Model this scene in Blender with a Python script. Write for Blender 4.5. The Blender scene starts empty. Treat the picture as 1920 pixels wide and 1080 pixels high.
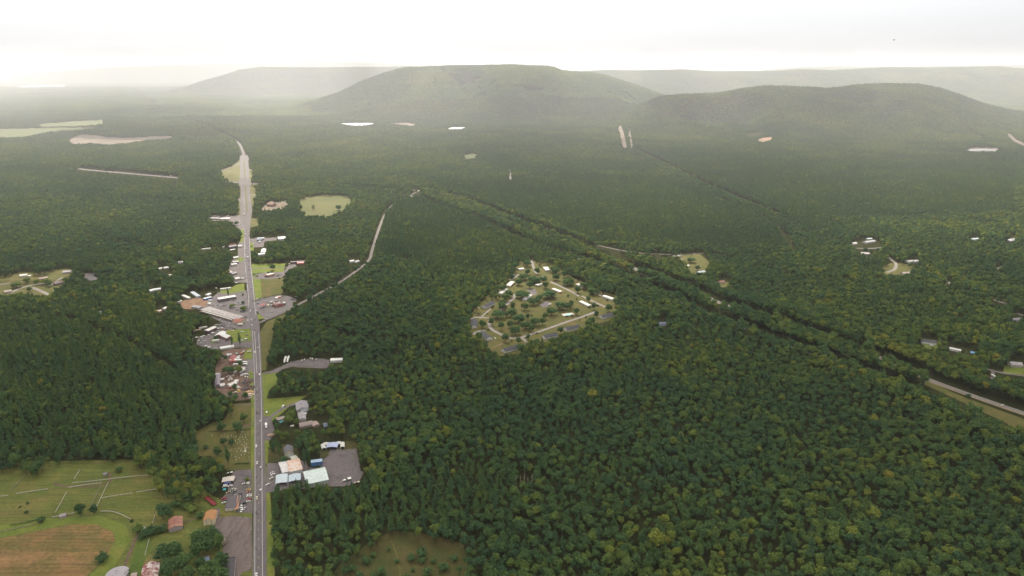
import bpy, bmesh, math, random
import numpy as np
from mathutils import Vector, Matrix
from mathutils.geometry import tessellate_polygon
R = math.radians
rnd = random.Random(7)
SC = bpy.context.scene
COL = SC.collection

# ------------------------------------------------------------------ camera
F = 1300.0                      # focal length in pixels of the 1920 px wide photograph
PITCH = math.atan(420 / F)      # looking down
CAMH = 450.0                    # drone height in metres
cd = bpy.data.cameras.new('camera')
cd.sensor_width = 36.0
cd.lens = F / 1920 * 36.0
cd.clip_start = 1.0
cd.clip_end = 200000.0
cam = bpy.data.objects.new('camera', cd)
cam.location = (0, 0, CAMH)
cam.rotation_euler = (math.pi / 2 - PITCH, 0, 0)
COL.objects.link(cam)
SC.camera = cam

# ------------------------------------------------------------------ sky, sun, exposure
SUN_EL, SUN_AZ = 50.0, -12.0     # degrees; azimuth from straight ahead, to the right positive
SKY_STRENGTH = 0.05
OVERCAST, OVERCAST_COL = 0.65, (6.7, 6.75, 6.9)
SUN_STRENGTH = 5.0
EXPOSURE = 1.75
SC.view_settings.view_transform = 'Standard'
SC.view_settings.look = 'None'
SC.view_settings.exposure = EXPOSURE
SC.view_settings.gamma = 1.0
SC.view_settings.use_curve_mapping = False
w = bpy.data.worlds.new('World')
SC.world = w
w.use_nodes = True
nt = w.node_tree
bg = nt.nodes['Background']
sky = nt.nodes.new('ShaderNodeTexSky')
sky.sky_type = 'NISHITA'
sky.sun_disc = False
sky.sun_elevation = R(SUN_EL)
sky.sun_rotation = R(SUN_AZ)
sky.altitude = 200
sky.air_density = 1.0
sky.dust_density = 2.0
sky.ozone_density = 1.0
bw = nt.nodes.new('ShaderNodeRGBToBW'); nt.links.new(sky.outputs[0], bw.inputs[0])
def wmix(f, a, b):             # thin high overcast: the clear sky is greyed and evened out
    x = nt.nodes.new('ShaderNodeMix'); x.data_type = 'RGBA'; x.inputs[0].default_value = f
    nt.links.new(a, x.inputs[6])
    if isinstance(b, tuple): x.inputs[7].default_value = (*b, 1)
    else: nt.links.new(b, x.inputs[7])
    return x.outputs[2]
tc = nt.nodes.new('ShaderNodeTexCoord'); mp = nt.nodes.new('ShaderNodeMapping'); mp.inputs['Scale'].default_value = (2.2, 2.2, 16.0)
nt.links.new(tc.outputs['Generated'], mp.inputs['Vector'])
wn = nt.nodes.new('ShaderNodeTexNoise'); wn.inputs['Scale'].default_value = 1.6; wn.inputs['Detail'].default_value = 5; nt.links.new(mp.outputs[0], wn.inputs['Vector'])
wr = nt.nodes.new('ShaderNodeMapRange'); wr.inputs['From Min'].default_value = .3; wr.inputs['From Max'].default_value = .7; wr.inputs['To Min'].default_value = .975; wr.inputs['To Max'].default_value = 1.025
nt.links.new(wn.outputs['Fac'], wr.inputs['Value'])
wm_ = nt.nodes.new('ShaderNodeVectorMath'); wm_.operation = 'SCALE'; nt.links.new(wr.outputs[0], wm_.inputs['Scale'])
nt.links.new(wm_.outputs[0], bg.inputs['Color'])
nt.links.new(wmix(OVERCAST, wmix(0.85, sky.outputs[0], bw.outputs[0]), OVERCAST_COL), wm_.inputs[0])
bg.inputs['Strength'].default_value = SKY_STRENGTH
sl = bpy.data.lights.new('sun', 'SUN')
sl.energy = SUN_STRENGTH
sl.angle = R(0.53)
sl.color = (1.0, 0.93, 0.80)
sun = bpy.data.objects.new('sun', sl)
sd = Vector((math.sin(R(SUN_AZ)) * math.cos(R(SUN_EL)), math.cos(R(SUN_AZ)) * math.cos(R(SUN_EL)), math.sin(R(SUN_EL))))
sun.rotation_euler = sd.to_track_quat('Z', 'Y').to_euler()
sun.location = (0, 0, 3000)
COL.objects.link(sun)
cy = SC.cycles
cy.max_bounces = 5
cy.diffuse_bounces = 3
cy.glossy_bounces = 1
cy.transmission_bounces = 2
cy.transparent_max_bounces = 6
cy.volume_bounces = 0
cy.use_denoising = True
cy.denoiser = 'OPENIMAGEDENOISE'
cy.denoising_input_passes = 'RGB_ALBEDO_NORMAL'
cy.denoising_prefilter = 'ACCURATE'
cy.caustics_reflective = False
cy.caustics_refractive = False
cy.sample_clamp_indirect = 4.0

# ------------------------------------------------------------------ calibration: photo pixel <-> ground point
CP, SP = math.cos(PITCH), math.sin(PITCH)
def G(px, py, z=0.0):
    u = (px - 960) / F; v = (540 - py) / F
    dx, dy, dz = u, CP + SP * v, -SP + CP * v
    t = (z - CAMH) / dz
    return Vector((dx * t, dy * t, z))
def PIX(P):
    P = np.asarray(P, float)
    x, y, z = P[..., 0], P[..., 1], P[..., 2] - CAMH
    dep = y * CP - z * SP
    up = y * SP + z * CP
    return 960 + F * x / dep, 540 - F * up / dep
def at_depth(px, py, Y):
    u = (px - 960) / F; v = (540 - py) / F
    dx, dy, dz = u, CP + SP * v, -SP + CP * v
    t = Y / dy
    return Vector((dx * t, Y, CAMH + dz * t))

# ------------------------------------------------------------------ tags
def tag(o, label=None, cat=None, group=None, kind=None):
    if label: o['label'] = label
    if cat: o['category'] = cat
    if group: o['group'] = group
    if kind: o['kind'] = kind
    return o
def empty(name, loc, rz=0.0, scale=1.0):
    o = bpy.data.objects.new(name, None)
    o.location = loc; o.rotation_euler = (0, 0, rz); o.scale = (scale,) * 3
    o.empty_display_size = 0.5
    COL.objects.link(o)
    return o
def place(name, mesh, parent=None, loc=(0, 0, 0), rz=0.0, color=None):
    o = bpy.data.objects.new(name, mesh)
    o.location = loc; o.rotation_euler = (0, 0, rz)
    if parent is not None: o.parent = parent
    if color is not None: o.color = (*color, 1.0)
    COL.objects.link(o)
    return o
def copy_tree(o, parent=None):
    c = o.copy(); COL.objects.link(c)
    if parent is not None: c.parent = parent
    for ch in o.children: copy_tree(ch, c)
    return c

# ------------------------------------------------------------------ mesh builder
class MB:
    def __init__(s): s.v = []; s.f = []; s.m = []
    def add(s, vs, fs, mi=0):
        n = len(s.v); s.v += [tuple(p) for p in vs]
        s.f += [tuple(i + n for i in f) for f in fs]; s.m += [mi] * len(fs)
    def box(s, x0, x1, y0, y1, z0, z1, mi=0, taper=0.0, M=None):
        t = taper
        vs = [(x0, y0, z0), (x1, y0, z0), (x1, y1, z0), (x0, y1, z0),
              (x0 + t, y0 + t, z1), (x1 - t, y0 + t, z1), (x1 - t, y1 - t, z1), (x0 + t, y1 - t, z1)]
        if M is not None: vs = [M @ Vector(p) for p in vs]
        s.add(vs, [(3, 2, 1, 0), (4, 5, 6, 7), (0, 1, 5, 4), (1, 2, 6, 5), (2, 3, 7, 6), (3, 0, 4, 7)], mi)
    def cyl(s, p0, p1, r0, r1, n=8, mi=0, caps=True):
        p0, p1 = Vector(p0), Vector(p1); d = (p1 - p0).normalized()
        a = d.orthogonal().normalized(); b = d.cross(a)
        vs = []
        for p, r in ((p0, r0), (p1, r1)):
            for k in range(n):
                t = 2 * math.pi * k / n
                vs.append(p + a * (r * math.cos(t)) + b * (r * math.sin(t)))
        fs = [(k, (k + 1) % n, n + (k + 1) % n, n + k) for k in range(n)]
        if caps: fs += [tuple(range(n - 1, -1, -1)), tuple(range(n, 2 * n))]
        s.add(vs, fs, mi)
    def prism(s, prof, y0, y1, mi=0):           # profile of (x,z) extruded along y
        n = len(prof)
        vs = [(x, y0, z) for x, z in prof] + [(x, y1, z) for x, z in prof]
        fs = [(k, (k + 1) % n, n + (k + 1) % n, n + k) for k in range(n)]
        fs += [tuple(range(n - 1, -1, -1)), tuple(range(n, 2 * n))]
        s.add(vs, fs, mi)
    def mesh(s, name, mats):
        me = bpy.data.meshes.new(name)
        me.from_pydata(s.v, [], s.f)
        for m in (mats if isinstance(mats, (list, tuple)) else [mats]): me.materials.append(m)
        if any(s.m): me.polygons.foreach_set('material_index', s.m)
        bm = bmesh.new(); bm.from_mesh(me)
        bmesh.ops.recalc_face_normals(bm, faces=bm.faces)
        bm.to_mesh(me); bm.free()
        return me
    def obj(s, name, mats, parent=None, loc=(0, 0, 0), rz=0.0, color=None):
        return place(name, s.mesh(name, mats), parent, loc, rz, color)

# ------------------------------------------------------------------ materials
MATS = {}
GSC = 0.50
def newmat(name):
    m = bpy.data.materials.new(name); m.use_nodes = True
    n = m.node_tree.nodes; return m, n, m.node_tree.links, n['Principled BSDF']
def noise(n, l, scale, detail=4, rough=0.6, vec=None, kind='pos'):
    t = n.new('ShaderNodeTexNoise'); t.inputs['Scale'].default_value = scale
    t.inputs['Detail'].default_value = detail; t.inputs['Roughness'].default_value = rough
    if vec is None:
        g = n.new('ShaderNodeNewGeometry') if kind == 'pos' else n.new('ShaderNodeTexCoord')
        vec = g.outputs['Position'] if kind == 'pos' else g.outputs['Object']
    l.new(vec, t.inputs['Vector'])
    return t.outputs['Fac']
def ramp(n, l, fac, stops):
    r = n.new('ShaderNodeValToRGB'); e = r.color_ramp.elements
    while len(e) < len(stops): e.new(0.5)
    for k, (p, c) in enumerate(stops): e[k].position = p; e[k].color = (*c, 1)
    l.new(fac, r.inputs['Fac']); return r.outputs['Color']
def mix(n, l, fac, a, b, mode='MIX'):
    x = n.new('ShaderNodeMix'); x.data_type = 'RGBA'; x.blend_type = mode
    for s, v in (('Factor', fac), ('A', a), ('B', b)):
        i = [k for k in x.inputs if k.name == s and k.enabled][0] if s != 'Factor' else x.inputs[0]
        if s in 'AB': i = x.inputs[6] if s == 'A' else x.inputs[7]
        if hasattr(v, 'is_linked') or isinstance(v, bpy.types.NodeSocket): l.new(v, i)
        elif isinstance(v, (int, float)): i.default_value = v
        else: i.default_value = (*v, 1)
    return x.outputs[2]
def ground_mat(name, stops, scale=0.02, fine=0.5, fineamt=0.35, rough=0.95, stretch=None, stops2=None, scale2=0.1, rows=None):
    """Stained ground: a broad noise through a colour ramp, a second layer of patches, fine mottling."""
    m, n, l, b = newmat(name)
    GS = 0.72 if any(k in name for k in ('grass', 'hay', 'green')) else GSC
    stops = [(a, tuple(GS * v for v in q)) for a, q in stops]
    if stops2: stops2 = [(a, tuple(GS * v for v in q)) for a, q in stops2]
    vec = None
    if stretch is not None:
        g = n.new('ShaderNodeNewGeometry'); mp = n.new('ShaderNodeMapping')
        mp.inputs['Rotation'].default_value = (0, 0, stretch[0]); mp.inputs['Scale'].default_value = (stretch[1], stretch[2], 1)
        l.new(g.outputs['Position'], mp.inputs['Vector']); vec = mp.outputs['Vector']
    c = ramp(n, l, noise(n, l, scale, 5, 0.62, vec), stops)
    if stops2:
        c2 = ramp(n, l, noise(n, l, scale2 * 1.7, 4, 0.6), stops2)
        f2 = ramp(n, l, noise(n, l, scale2, 5, 0.65), [(0.42, (0, 0, 0)), (0.62, (1, 1, 1))])
        c = mix(n, l, f2, c, c2)
    fn = ramp(n, l, noise(n, l, fine, 3, 0.7), [(0.25, (1 - fineamt,) * 3), (0.75, (1 + fineamt,) * 3)])
    c = mix(n, l, 1.0, c, fn, 'MULTIPLY')
    if rows is not None:      # mowing and tractor rows
        g2 = n.new('ShaderNodeNewGeometry'); mp2 = n.new('ShaderNodeMapping'); mp2.inputs['Rotation'].default_value = (0, 0, rows); mp2.inputs['Scale'].default_value = (0.012, 0.42, 1)
        l.new(g2.outputs['Position'], mp2.inputs['Vector'])
        c = mix(n, l, 1.0, c, ramp(n, l, noise(n, l, 1.0, 2, .5, mp2.outputs['Vector']), [(0.35, (.80, .80, .80)), (0.65, (1.18, 1.18, 1.18))]), 'MULTIPLY')
    l.new(c, b.inputs['Base Color']); b.inputs['Roughness'].default_value = rough
    b.inputs['Specular IOR Level'].default_value = 0.15
    return m
def surf(name, col, var=0.18, scale=0.6, rough=0.7, metal=0.0, spec=0.3, rust=None):
    """Weathered paint, roofing, siding: one colour with uneven fading and optional rust."""
    key = (name, col, var, rust)
    if key in MATS: return MATS[key]
    m, n, l, b = newmat(name)
    lo = tuple(max(0, c * (1 - var)) for c in col); hi = tuple(min(1, c * (1 + var)) for c in col)
    c = ramp(n, l, noise(n, l, scale, 5, 0.65, kind='obj'), [(0.3, lo), (0.7, hi)])
    if rust:
        f = ramp(n, l, noise(n, l, 0.22, 6, 0.7, kind='obj'), [(0.45, (0, 0, 0)), (0.58, (1, 1, 1))])
        c = mix(n, l, f, c, rust)
    l.new(c, b.inputs['Base Color']); b.inputs['Roughness'].default_value = rough
    b.inputs['Metallic'].default_value = metal; b.inputs['Specular IOR Level'].default_value = spec
    MATS[key] = m
    return m

# ------------------------------------------------------------------ numpy noise
_nr = np.random.RandomState(11)
_LAT = _nr.rand(256, 256)
def vnoise(x, y):
    x = np.asarray(x, float); y = np.asarray(y, float)
    xi = np.floor(x).astype(int); yi = np.floor(y).astype(int)
    fx = x - xi; fy = y - yi
    fx = fx * fx * (3 - 2 * fx); fy = fy * fy * (3 - 2 * fy)
    a = _LAT[xi % 256, yi % 256]; b = _LAT[(xi + 1) % 256, yi % 256]
    c = _LAT[xi % 256, (yi + 1) % 256]; d = _LAT[(xi + 1) % 256, (yi + 1) % 256]
    return (a * (1 - fx) + b * fx) * (1 - fy) + (c * (1 - fx) + d * fx) * fy
def fbm(x, y, o=4):
    s = 0; a = 0.5; t = 0
    for k in range(o):
        s = s + a * vnoise(x * 2 ** k + 17.3 * k, y * 2 ** k + 5.1 * k); t += a; a *= 0.5
    return s / t
def sstep(t): t = np.clip(t, 0, 1); return t * t * (3 - 2 * t)

# ------------------------------------------------------------------ terrain
HILLS = []
def hill(sky_px, Yr, base_px, back, spur=0.22, wl=620.0, top=14.0):
    us, zs = [], []
    for px, py in sky_px:
        p = at_depth(px, py, Yr); us.append(p.x / Yr); zs.append(max(0.0, p.z - top))
    bu, by = [], []
    for px, py in base_px:
        p = G(px, py); bu.append(p.x / p.y); by.append(min(p.y, Yr - 900))
    HILLS.append((np.array(us), np.array(zs), Yr, np.array(bu), np.array(by), back, spur, wl))
hill([(540, 215), (600, 186), (640, 172), (680, 152), (720, 137), (760, 127), (850, 123), (960, 121.5), (1030, 124.5), (1055, 132),
      (1120, 138), (1160, 149), (1200, 162), (1240, 178), (1300, 200), (1380, 230)], 7300.0,
     [(560, 215), (640, 226), (860, 234), (1000, 234), (1170, 240), (1300, 236), (1400, 230)], 2200.0, 1.3, 800.0)
hill([(1080, 250), (1150, 222), (1200, 196), (1240, 181), (1290, 177), (1340, 176), (1400, 165), (1440, 161), (1500, 163), (1560, 166), (1600, 160),
      (1660, 157), (1720, 158), (1760, 165), (1800, 178), (1840, 194), (1900, 211), (1990, 225), (2080, 240)], 5900.0,
     [(1080, 250), (1200, 258), (1300, 262), (1500, 266), (1700, 266), (1900, 262), (2080, 250)], 1500.0, 1.5, 520.0)
hill([(320, 175), (380, 152), (420, 141), (450, 131), (490, 126), (600, 127), (700, 126), (760, 126), (900, 130), (1000, 150)], 11500.0,
     [(300, 180), (1000, 180)], 3000.0, 0.4, 900.0)
hill([(1020, 150), (1090, 134), (1140, 131.5), (1200, 132.5), (1280, 130.5), (1340, 134), (1450, 133.5), (1500, 130), (1560, 132), (1660, 126.5),
      (1740, 127), (1800, 126), (1870, 125), (1920, 129), (2050, 135)], 10500.0,
     [(1000, 190), (1500, 196), (2050, 200)], 2600.0, 0.5, 900.0)
hill([(1350, 140), (1450, 128), (1500, 124), (1560, 122.5), (1700, 123), (1800, 121.5), (1920, 120), (2100, 121)], 17000.0, [(1400, 150), (2100, 150)], 5000.0, 0.2, 1500.)
hill([(20, 140), (120, 132), (200, 126), (330, 120), (430, 118), (600, 115), (700, 115.5), (760, 119), (900, 124), (1000, 130), (1100, 140)], 19000.0, [(100, 150), (1000, 150)], 6000.0, 0.2, 1500.)
hill([(-500, 140), (-200, 125), (0, 124.5), (200, 122), (400, 121), (600, 121), (800, 126), (950, 140)], 26000.0, [(-300, 140), (700, 140)], 8000.0, 0.2, 2500.)
def TZ(x, y):
    x = np.asarray(x, float); y = np.asarray(y, float)
    yy = np.maximum(y, 1.0); u = np.clip(x / yy, -3, 3)
    z = np.zeros_like(yy)
    for us, zs, Yr, bu, by, back, spur, wl in HILLS:
        crest = np.interp(u, us, zs, left=0, right=0)
        yb = np.interp(u, bu, by)
        t = (yy - yb) / (Yr - yb)
        f = sstep(t) * (1 - sstep((yy - Yr) / back))
        rid = 1 - np.abs(2 * fbm(x / wl + 3.7, y / (wl * 2.2) + 1.3, 4) - 1) * 1.6
        tt = np.clip(t, 0, 1)
        h = crest * f * (1 + spur * np.minimum(rid - 0.62, 0) * np.clip(4 * tt * (1 - tt), 0, 1))
        z = np.maximum(z, h)
    far = sstep((yy - 6500) / 6000)
    z = z + far * 34 * fbm(x / 1400.0, y / 1400.0, 4) * (z < 40) 
    return np.where(y > 1, z, 0.0)

# ------------------------------------------------------------------ ground sheet (polar grid to the horizon)
def build_ground():
    az = np.concatenate([np.linspace(-180, -56, 16)[:-1], np.linspace(-56, 56, 450), np.linspace(56, 180, 16)[1:-1]])
    az = np.radians(az)
    rad = np.concatenate([np.linspace(150, 3600, 24)[:-1], np.geomspace(3600, 13000, 220)[:-1], np.geomspace(13000, 52000, 80)])
    A, Rr = np.meshgrid(az, rad)
    X = Rr * np.sin(A); Y = Rr * np.cos(A); Z = TZ(X, Y)
    nr, na = X.shape
    vs = np.stack([X, Y, Z], -1).reshape(-1, 3).tolist()
    fs = []
    for i in range(nr - 1):
        for j in range(na):
            k = (j + 1) % na
            fs.append((i * na + j, i * na + k, (i + 1) * na + k, (i + 1) * na + j))
    fs.append(tuple(range(na - 1, -1, -1)))
    me = bpy.data.meshes.new('ground')
    me.from_pydata(vs, [], fs)
    m, n, l, b = newmat('woodland floor')
    g = n.new('ShaderNodeNewGeometry')
    floor = ramp(n, l, noise(n, l, 0.05, 4, 0.65), [(0.3, (0.016, 0.020, 0.008)), (0.7, (0.035, 0.036, 0.016))])
    far = ramp(n, l, noise(n, l, 0.004, 6, 0.7), [(0.25, (0.018, 0.032, 0.016)), (0.5, (0.035, 0.052, 0.02)), (0.75, (0.07, 0.085, 0.03))])
    ln = n.new('ShaderNodeVectorMath'); ln.operation = 'LENGTH'; l.new(g.outputs['Position'], ln.inputs[0])
    mr = n.new('ShaderNodeMapRange'); mr.inputs['From Min'].default_value = 9000; mr.inputs['From Max'].default_value = 12500
    l.new(ln.outputs['Value'], mr.inputs['Value'])
    c = mix(n, l, mr.outputs['Result'], floor, far)
    l.new(c, b.inputs['Base Color']); b.inputs['Roughness'].default_value = 1.0; b.inputs['Specular IOR Level'].default_value = 0.0
    me.materials.append(m)
    for p in me.polygons: p.use_smooth = True
    o = place('ground', me); tag(o, 'dark woodland floor reaching to the hazy horizon', 'ground', kind='structure')
build_ground()

# ------------------------------------------------------------------ flat ground patches and roads
CLEAR = []        # openings in the woods as seen from the air (photo pixels)
GAPS = []         # road lines through the woods: world polyline and half width
def patch(name, px, m, z, label=None, kind='structure', clear=False, world=None):
    pts = [G(*p, 0.0) for p in px] if world is None else [Vector((a, b, 0)) for a, b in world]
    if clear: CLEAR.append(np.array(px, float))
    tris = tessellate_polygon([[Vector((p.x, p.y, 0)) for p in pts]])
    me = bpy.data.meshes.new(name)
    me.from_pydata([(p.x, p.y, 0) for p in pts], [], [tuple(t) for t in tris])
    me.materials.append(m)
    bm = bmesh.new(); bm.from_mesh(me)
    for f in bm.faces:
        if f.normal.z < 0: f.normal_flip()
    bm.to_mesh(me); bm.free()
    o = place(name, me, loc=(0, 0, z))
    return tag(o, label, name.replace('_', ' '), kind=kind)
def smooth_line(px, k=6):
    P = [G(*p) for p in px]; out = []
    for i in range(len(P) - 1):
        p0 = P[max(i - 1, 0)]; p1 = P[i]; p2 = P[i + 1]; p3 = P[min(i + 2, len(P) - 1)]
        for j in range(k):
            t = j / k
            out.append(0.5 * ((2 * p1) + (p2 - p0) * t + (2 * p0 - 5 * p1 + 4 * p2 - p3) * t * t + (3 * p1 - p0 - 3 * p2 + p3) * t ** 3))
    out.append(P[-1]); return out
def ribbon(name, px, width, m, z, label=None, gap=None, drape=False, cat=None, offset=0.0, dash=None, line=None, kind='structure'):
    L = line or smooth_line(px)
    vs, fs = [], []
    acc = 0.0
    for i, p in enumerate(L):
        d = (L[min(i + 1, len(L) - 1)] - L[max(i - 1, 0)]); d.z = 0; d.normalize()
        nrm = Vector((-d.y, d.x, 0))
        wv = width if isinstance(width, (int, float)) else width(i / (len(L) - 1))
        zz = float(TZ(p.x, p.y)) + 0.2 if drape else 0.0
        c = p + nrm * offset
        vs += [(c.x + nrm.x * wv / 2, c.y + nrm.y * wv / 2, zz), (c.x - nrm.x * wv / 2, c.y - nrm.y * wv / 2, zz)]
        if i: fs.append((2 * i - 2, 2 * i - 1, 2 * i + 1, 2 * i))
    me = bpy.data.meshes.new(name); me.from_pydata(vs, [], fs); me.materials.append(m)
    bm = bmesh.new(); bm.from_mesh(me)
    for f in bm.faces:
        if f.normal.z < 0: f.normal_flip()
    bm.to_mesh(me); bm.free()
    o = place(name, me, loc=(0, 0, z))
    if gap: GAPS.append((np.array([(p.x, p.y) for p in L]), gap))
    return tag(o, label, cat or name.replace('_', ' '), kind=kind)

# ------------------------------------------------------------------ the cloud deck overhead (its shade lies on the near woods)
def inside_np(px, py, poly):
    poly = np.asarray(poly, float); ins = np.zeros(px.shape, bool); n = len(poly)
    for i in range(n):
        xa, ya = poly[i]; xb, yb = poly[(i + 1) % n]
        if ya == yb: continue
        c = ((ya > py) != (yb > py)) & (px < (xb - xa) * (py - ya) / (yb - ya) + xa)
        ins ^= c
    return ins
def ground_poly(px): return [(p.x, p.y) for p in (G(*q) for q in px)]
def cloud_mesh(m, X, Y, off, ZB, ZT):
    d = m.astype(float)
    for _ in range(4):      # thickness swells away from the edges
        d = (d + np.roll(d, 1, 0) + np.roll(d, -1, 0) + np.roll(d, 1, 1) + np.roll(d, -1, 1)) / 5
    idx = -np.ones((2,) + X.shape, int); vs = []
    def vid_(s, i, j):
        if idx[s, i, j] < 0:
            b = fbm(X[i, j] / 260.0, Y[i, j] / 260.0, 3)
            z = ZB - 60 * b * d[i, j] if s == 0 else ZB + 20 + (ZT - ZB) * (b + .2) * d[i, j]
            idx[s, i, j] = len(vs); vs.append((X[i, j] + off.x, Y[i, j] + off.y, z))
        return int(idx[s, i, j])
    fs = []
    ny, nx = X.shape
    for i in range(ny - 1):
        for j in range(nx - 1):
            if not m[i, j]: continue
            q = ((i, j), (i, j + 1), (i + 1, j + 1), (i + 1, j))
            fs.append(tuple(vid_(1, *a) for a in q)); fs.append(tuple(vid_(0, *a) for a in reversed(q)))
            for (di, dj, a, b) in ((0, -1, 3, 0), (0, 1, 1, 2), (-1, 0, 0, 1), (1, 0, 2, 3)):
                k, l_ = i + di, j + dj
                if 0 <= k < ny - 1 and 0 <= l_ < nx - 1 and m[k, l_]: continue
                fs.append((vid_(0, *q[a]), vid_(0, *q[b]), vid_(1, *q[b]), vid_(1, *q[a])))
    me = bpy.data.meshes.new('cloud'); me.from_pydata(vs, [], fs)
    return me
def on_land(px, py):
    """the point of the terrain seen at a photo pixel"""
    t = None
    for Y_ in np.arange(2500, 16000, 20.0):
        p = at_depth(px, py, Y_)
        if p.z <= float(TZ(p.x, p.y)): return p
    return at_depth(px, py, 16000)
def build_hill_clouds():
    ZB, ZT, c = 2300.0, 2600.0, 70.0
    polys = []
    for q in ([(545, 207), (620, 181), (680, 154), (720, 141), (785, 138), (765, 165), (725, 190), (690, 207), (600, 216)], [(925, 215), (935, 192), (958, 168), (1010, 164), (1060, 175), (1078, 200), (1010, 224)],
              [(1190, 200), (1240, 184), (1290, 195), (1360, 213), (1320, 224), (1230, 226)], [(60, 250), (200, 239), (420, 244), (470, 257), (300, 264)], [(0, 213), (250, 204), (420, 207), (380, 216), (100, 222)], [(1480, 205), (1560, 185), (1640, 190), (1600, 208)]):
        polys.append([(w.x, w.y) for w in (p + sd * ((ZB - p.z) / sd.z) for p in (on_land(*a) for a in q))])
    A = np.concatenate([np.array(q) for q in polys])
    X, Y = np.meshgrid(np.arange(A[:, 0].min() - 300, A[:, 0].max() + 300, c), np.arange(A[:, 1].min() - 300, A[:, 1].max() + 300, c))
    wx = (fbm(X / 420.0 + 3, Y / 420.0, 4) - .5) * 300; wy = (fbm(X / 420.0 + 33, Y / 420.0 + 9, 4) - .5) * 300
    m = np.zeros(X.shape, bool)
    for q in polys: m |= inside_np(X + wx, Y + wy, q)
    me = cloud_mesh(m, X, Y, Vector((0, 0, 0)), ZB, ZT)
    m_ = bpy.data.materials.new('far cloud'); m_.use_nodes = True; n = m_.node_tree.nodes; l = m_.node_tree.links; n.remove(n['Principled BSDF'])
    t = n.new('ShaderNodeBsdfTranslucent'); t.inputs['Color'].default_value = (.7, .7, .7, 1); tr = n.new('ShaderNodeBsdfTransparent'); x = n.new('ShaderNodeMixShader'); x.inputs[0].default_value = .6
    l.new(t.outputs[0], x.inputs[1]); l.new(tr.outputs[0], x.inputs[2]); l.new(x.outputs[0], n['Material Output'].inputs['Surface']); me.materials.append(m_)
    tag(place('clouds', me), 'small fair weather clouds shading the hills', 'clouds', kind='structure')
def build_cloud():
    ZB, ZT, c = 1900.0, 2250.0, 90.0
    off = sd * (ZB / sd.z)
    front = ground_poly([(2300, 290), (1920, 281), (1800, 273), (1600, 265), (1400, 267), (1200, 268), (1100, 262), (1000, 246), (900, 246),
                         (870, 264), (830, 300), (720, 330), (640, 346), (520, 335), (440, 338), (300, 322), (100, 316), (-300, 316)])
    main = front + [(-6500, 2500), (-6500, -5500), (6500, -5500), (6500, 3500)]
    holes = [ground_poly([(-60, 520), (20, 503), (130, 500), (150, 512), (110, 528), (-20, 552), (-80, 550)]),
             ground_poly([(1620, 318), (1650, 300), (1720, 299), (1760, 310), (1700, 322)])]
    gx = np.arange(-9000, 9000, c); gy = np.arange(-5500, 17000, c)
    X, Y = np.meshgrid(gx, gy)
    wx = (fbm(X / 520.0 + 3, Y / 520.0, 4) - .5) * 420; wy = (fbm(X / 520.0 + 33, Y / 520.0 + 9, 4) - .5) * 420
    QX, QY = X + wx * .5, Y + wy
    m = inside_np(QX, QY, main)
    for h in holes: m &= ~inside_np(X + wx * .12, Y + wy * .12, h)
    me = cloud_mesh(m, X, Y, off, ZB, ZT)
    m_ = bpy.data.materials.new('cloud'); m_.use_nodes = True
    n = m_.node_tree.nodes; l = m_.node_tree.links; n.remove(n['Principled BSDF'])
    t = n.new('ShaderNodeBsdfTranslucent'); t.inputs['Color'].default_value = (*([CLOUD_T] * 3), 1)
    tr = n.new('ShaderNodeBsdfTransparent'); x = n.new('ShaderNodeMixShader')
    # the deck is thick overhead and thins out, in patches, towards its far edge
    g = n.new('ShaderNodeNewGeometry'); sx = n.new('ShaderNodeSeparateXYZ'); l.new(g.outputs['Position'], sx.inputs[0])
    mr = n.new('ShaderNodeMapRange'); mr.inputs['From Min'].default_value = off.y + 900; mr.inputs['From Max'].default_value = off.y + 2000
    mr.inputs['To Min'].default_value = CLOUD_CLEAR[0]; mr.inputs['To Max'].default_value = CLOUD_CLEAR[1]; l.new(sx.outputs['Y'], mr.inputs['Value'])
    nz = n.new('ShaderNodeMapRange'); nz.inputs['From Min'].default_value = .3; nz.inputs['From Max'].default_value = .7; nz.inputs['To Min'].default_value = -.13; nz.inputs['To Max'].default_value = .13
    l.new(noise(n, l, 0.0022, 3, .55), nz.inputs['Value'])
    ad = n.new('ShaderNodeMath'); ad.operation = 'ADD'; ad.use_clamp = True; l.new(mr.outputs[0], ad.inputs[0]); l.new(nz.outputs[0], ad.inputs[1])
    l.new(ad.outputs[0], x.inputs[0])
    l.new(t.outputs[0], x.inputs[1]); l.new(tr.outputs[0], x.inputs[2]); l.new(x.outputs[0], n['Material Output'].inputs['Surface'])
    me.materials.append(m_)
    for p in me.polygons: p.use_smooth = True
    o = place('clouds', me); tag(o, 'broken white cloud deck shading the near woods', 'clouds', kind='structure')
CLOUD_T, CLOUD_CLEAR = 0.55, (0.23, 0.85)
build_cloud()
build_hill_clouds()

# ------------------------------------------------------------------ ground covers
M_PAST = ground_mat('pasture grass', [(0.3, (0.07, 0.10, 0.022)), (0.5, (0.12, 0.135, 0.034)), (0.68, (0.20, 0.145, 0.058))], scale=0.018, fine=0.3,
                    stops2=[(0.3, (0.085, 0.125, 0.025)), (0.7, (0.16, 0.15, 0.042))], scale2=0.03, rows=-0.35)
M_HAY = ground_mat('hay field', [(0.3, (0.12, 0.125, 0.034)), (0.46, (0.23, 0.14, 0.062)), (0.7, (0.31, 0.175, 0.092))], scale=0.02, fine=0.25, stretch=(0.25, 0.6, 1.6),
                   stops2=[(0.3, (0.10, 0.11, 0.032)), (0.7, (0.18, 0.125, 0.05))], scale2=0.028, rows=0.2)
M_GREEN = ground_mat('green strip', [(0.3, (0.065, 0.11, 0.022)), (0.7, (0.13, 0.165, 0.035))], scale=0.04, fine=0.4)
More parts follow.
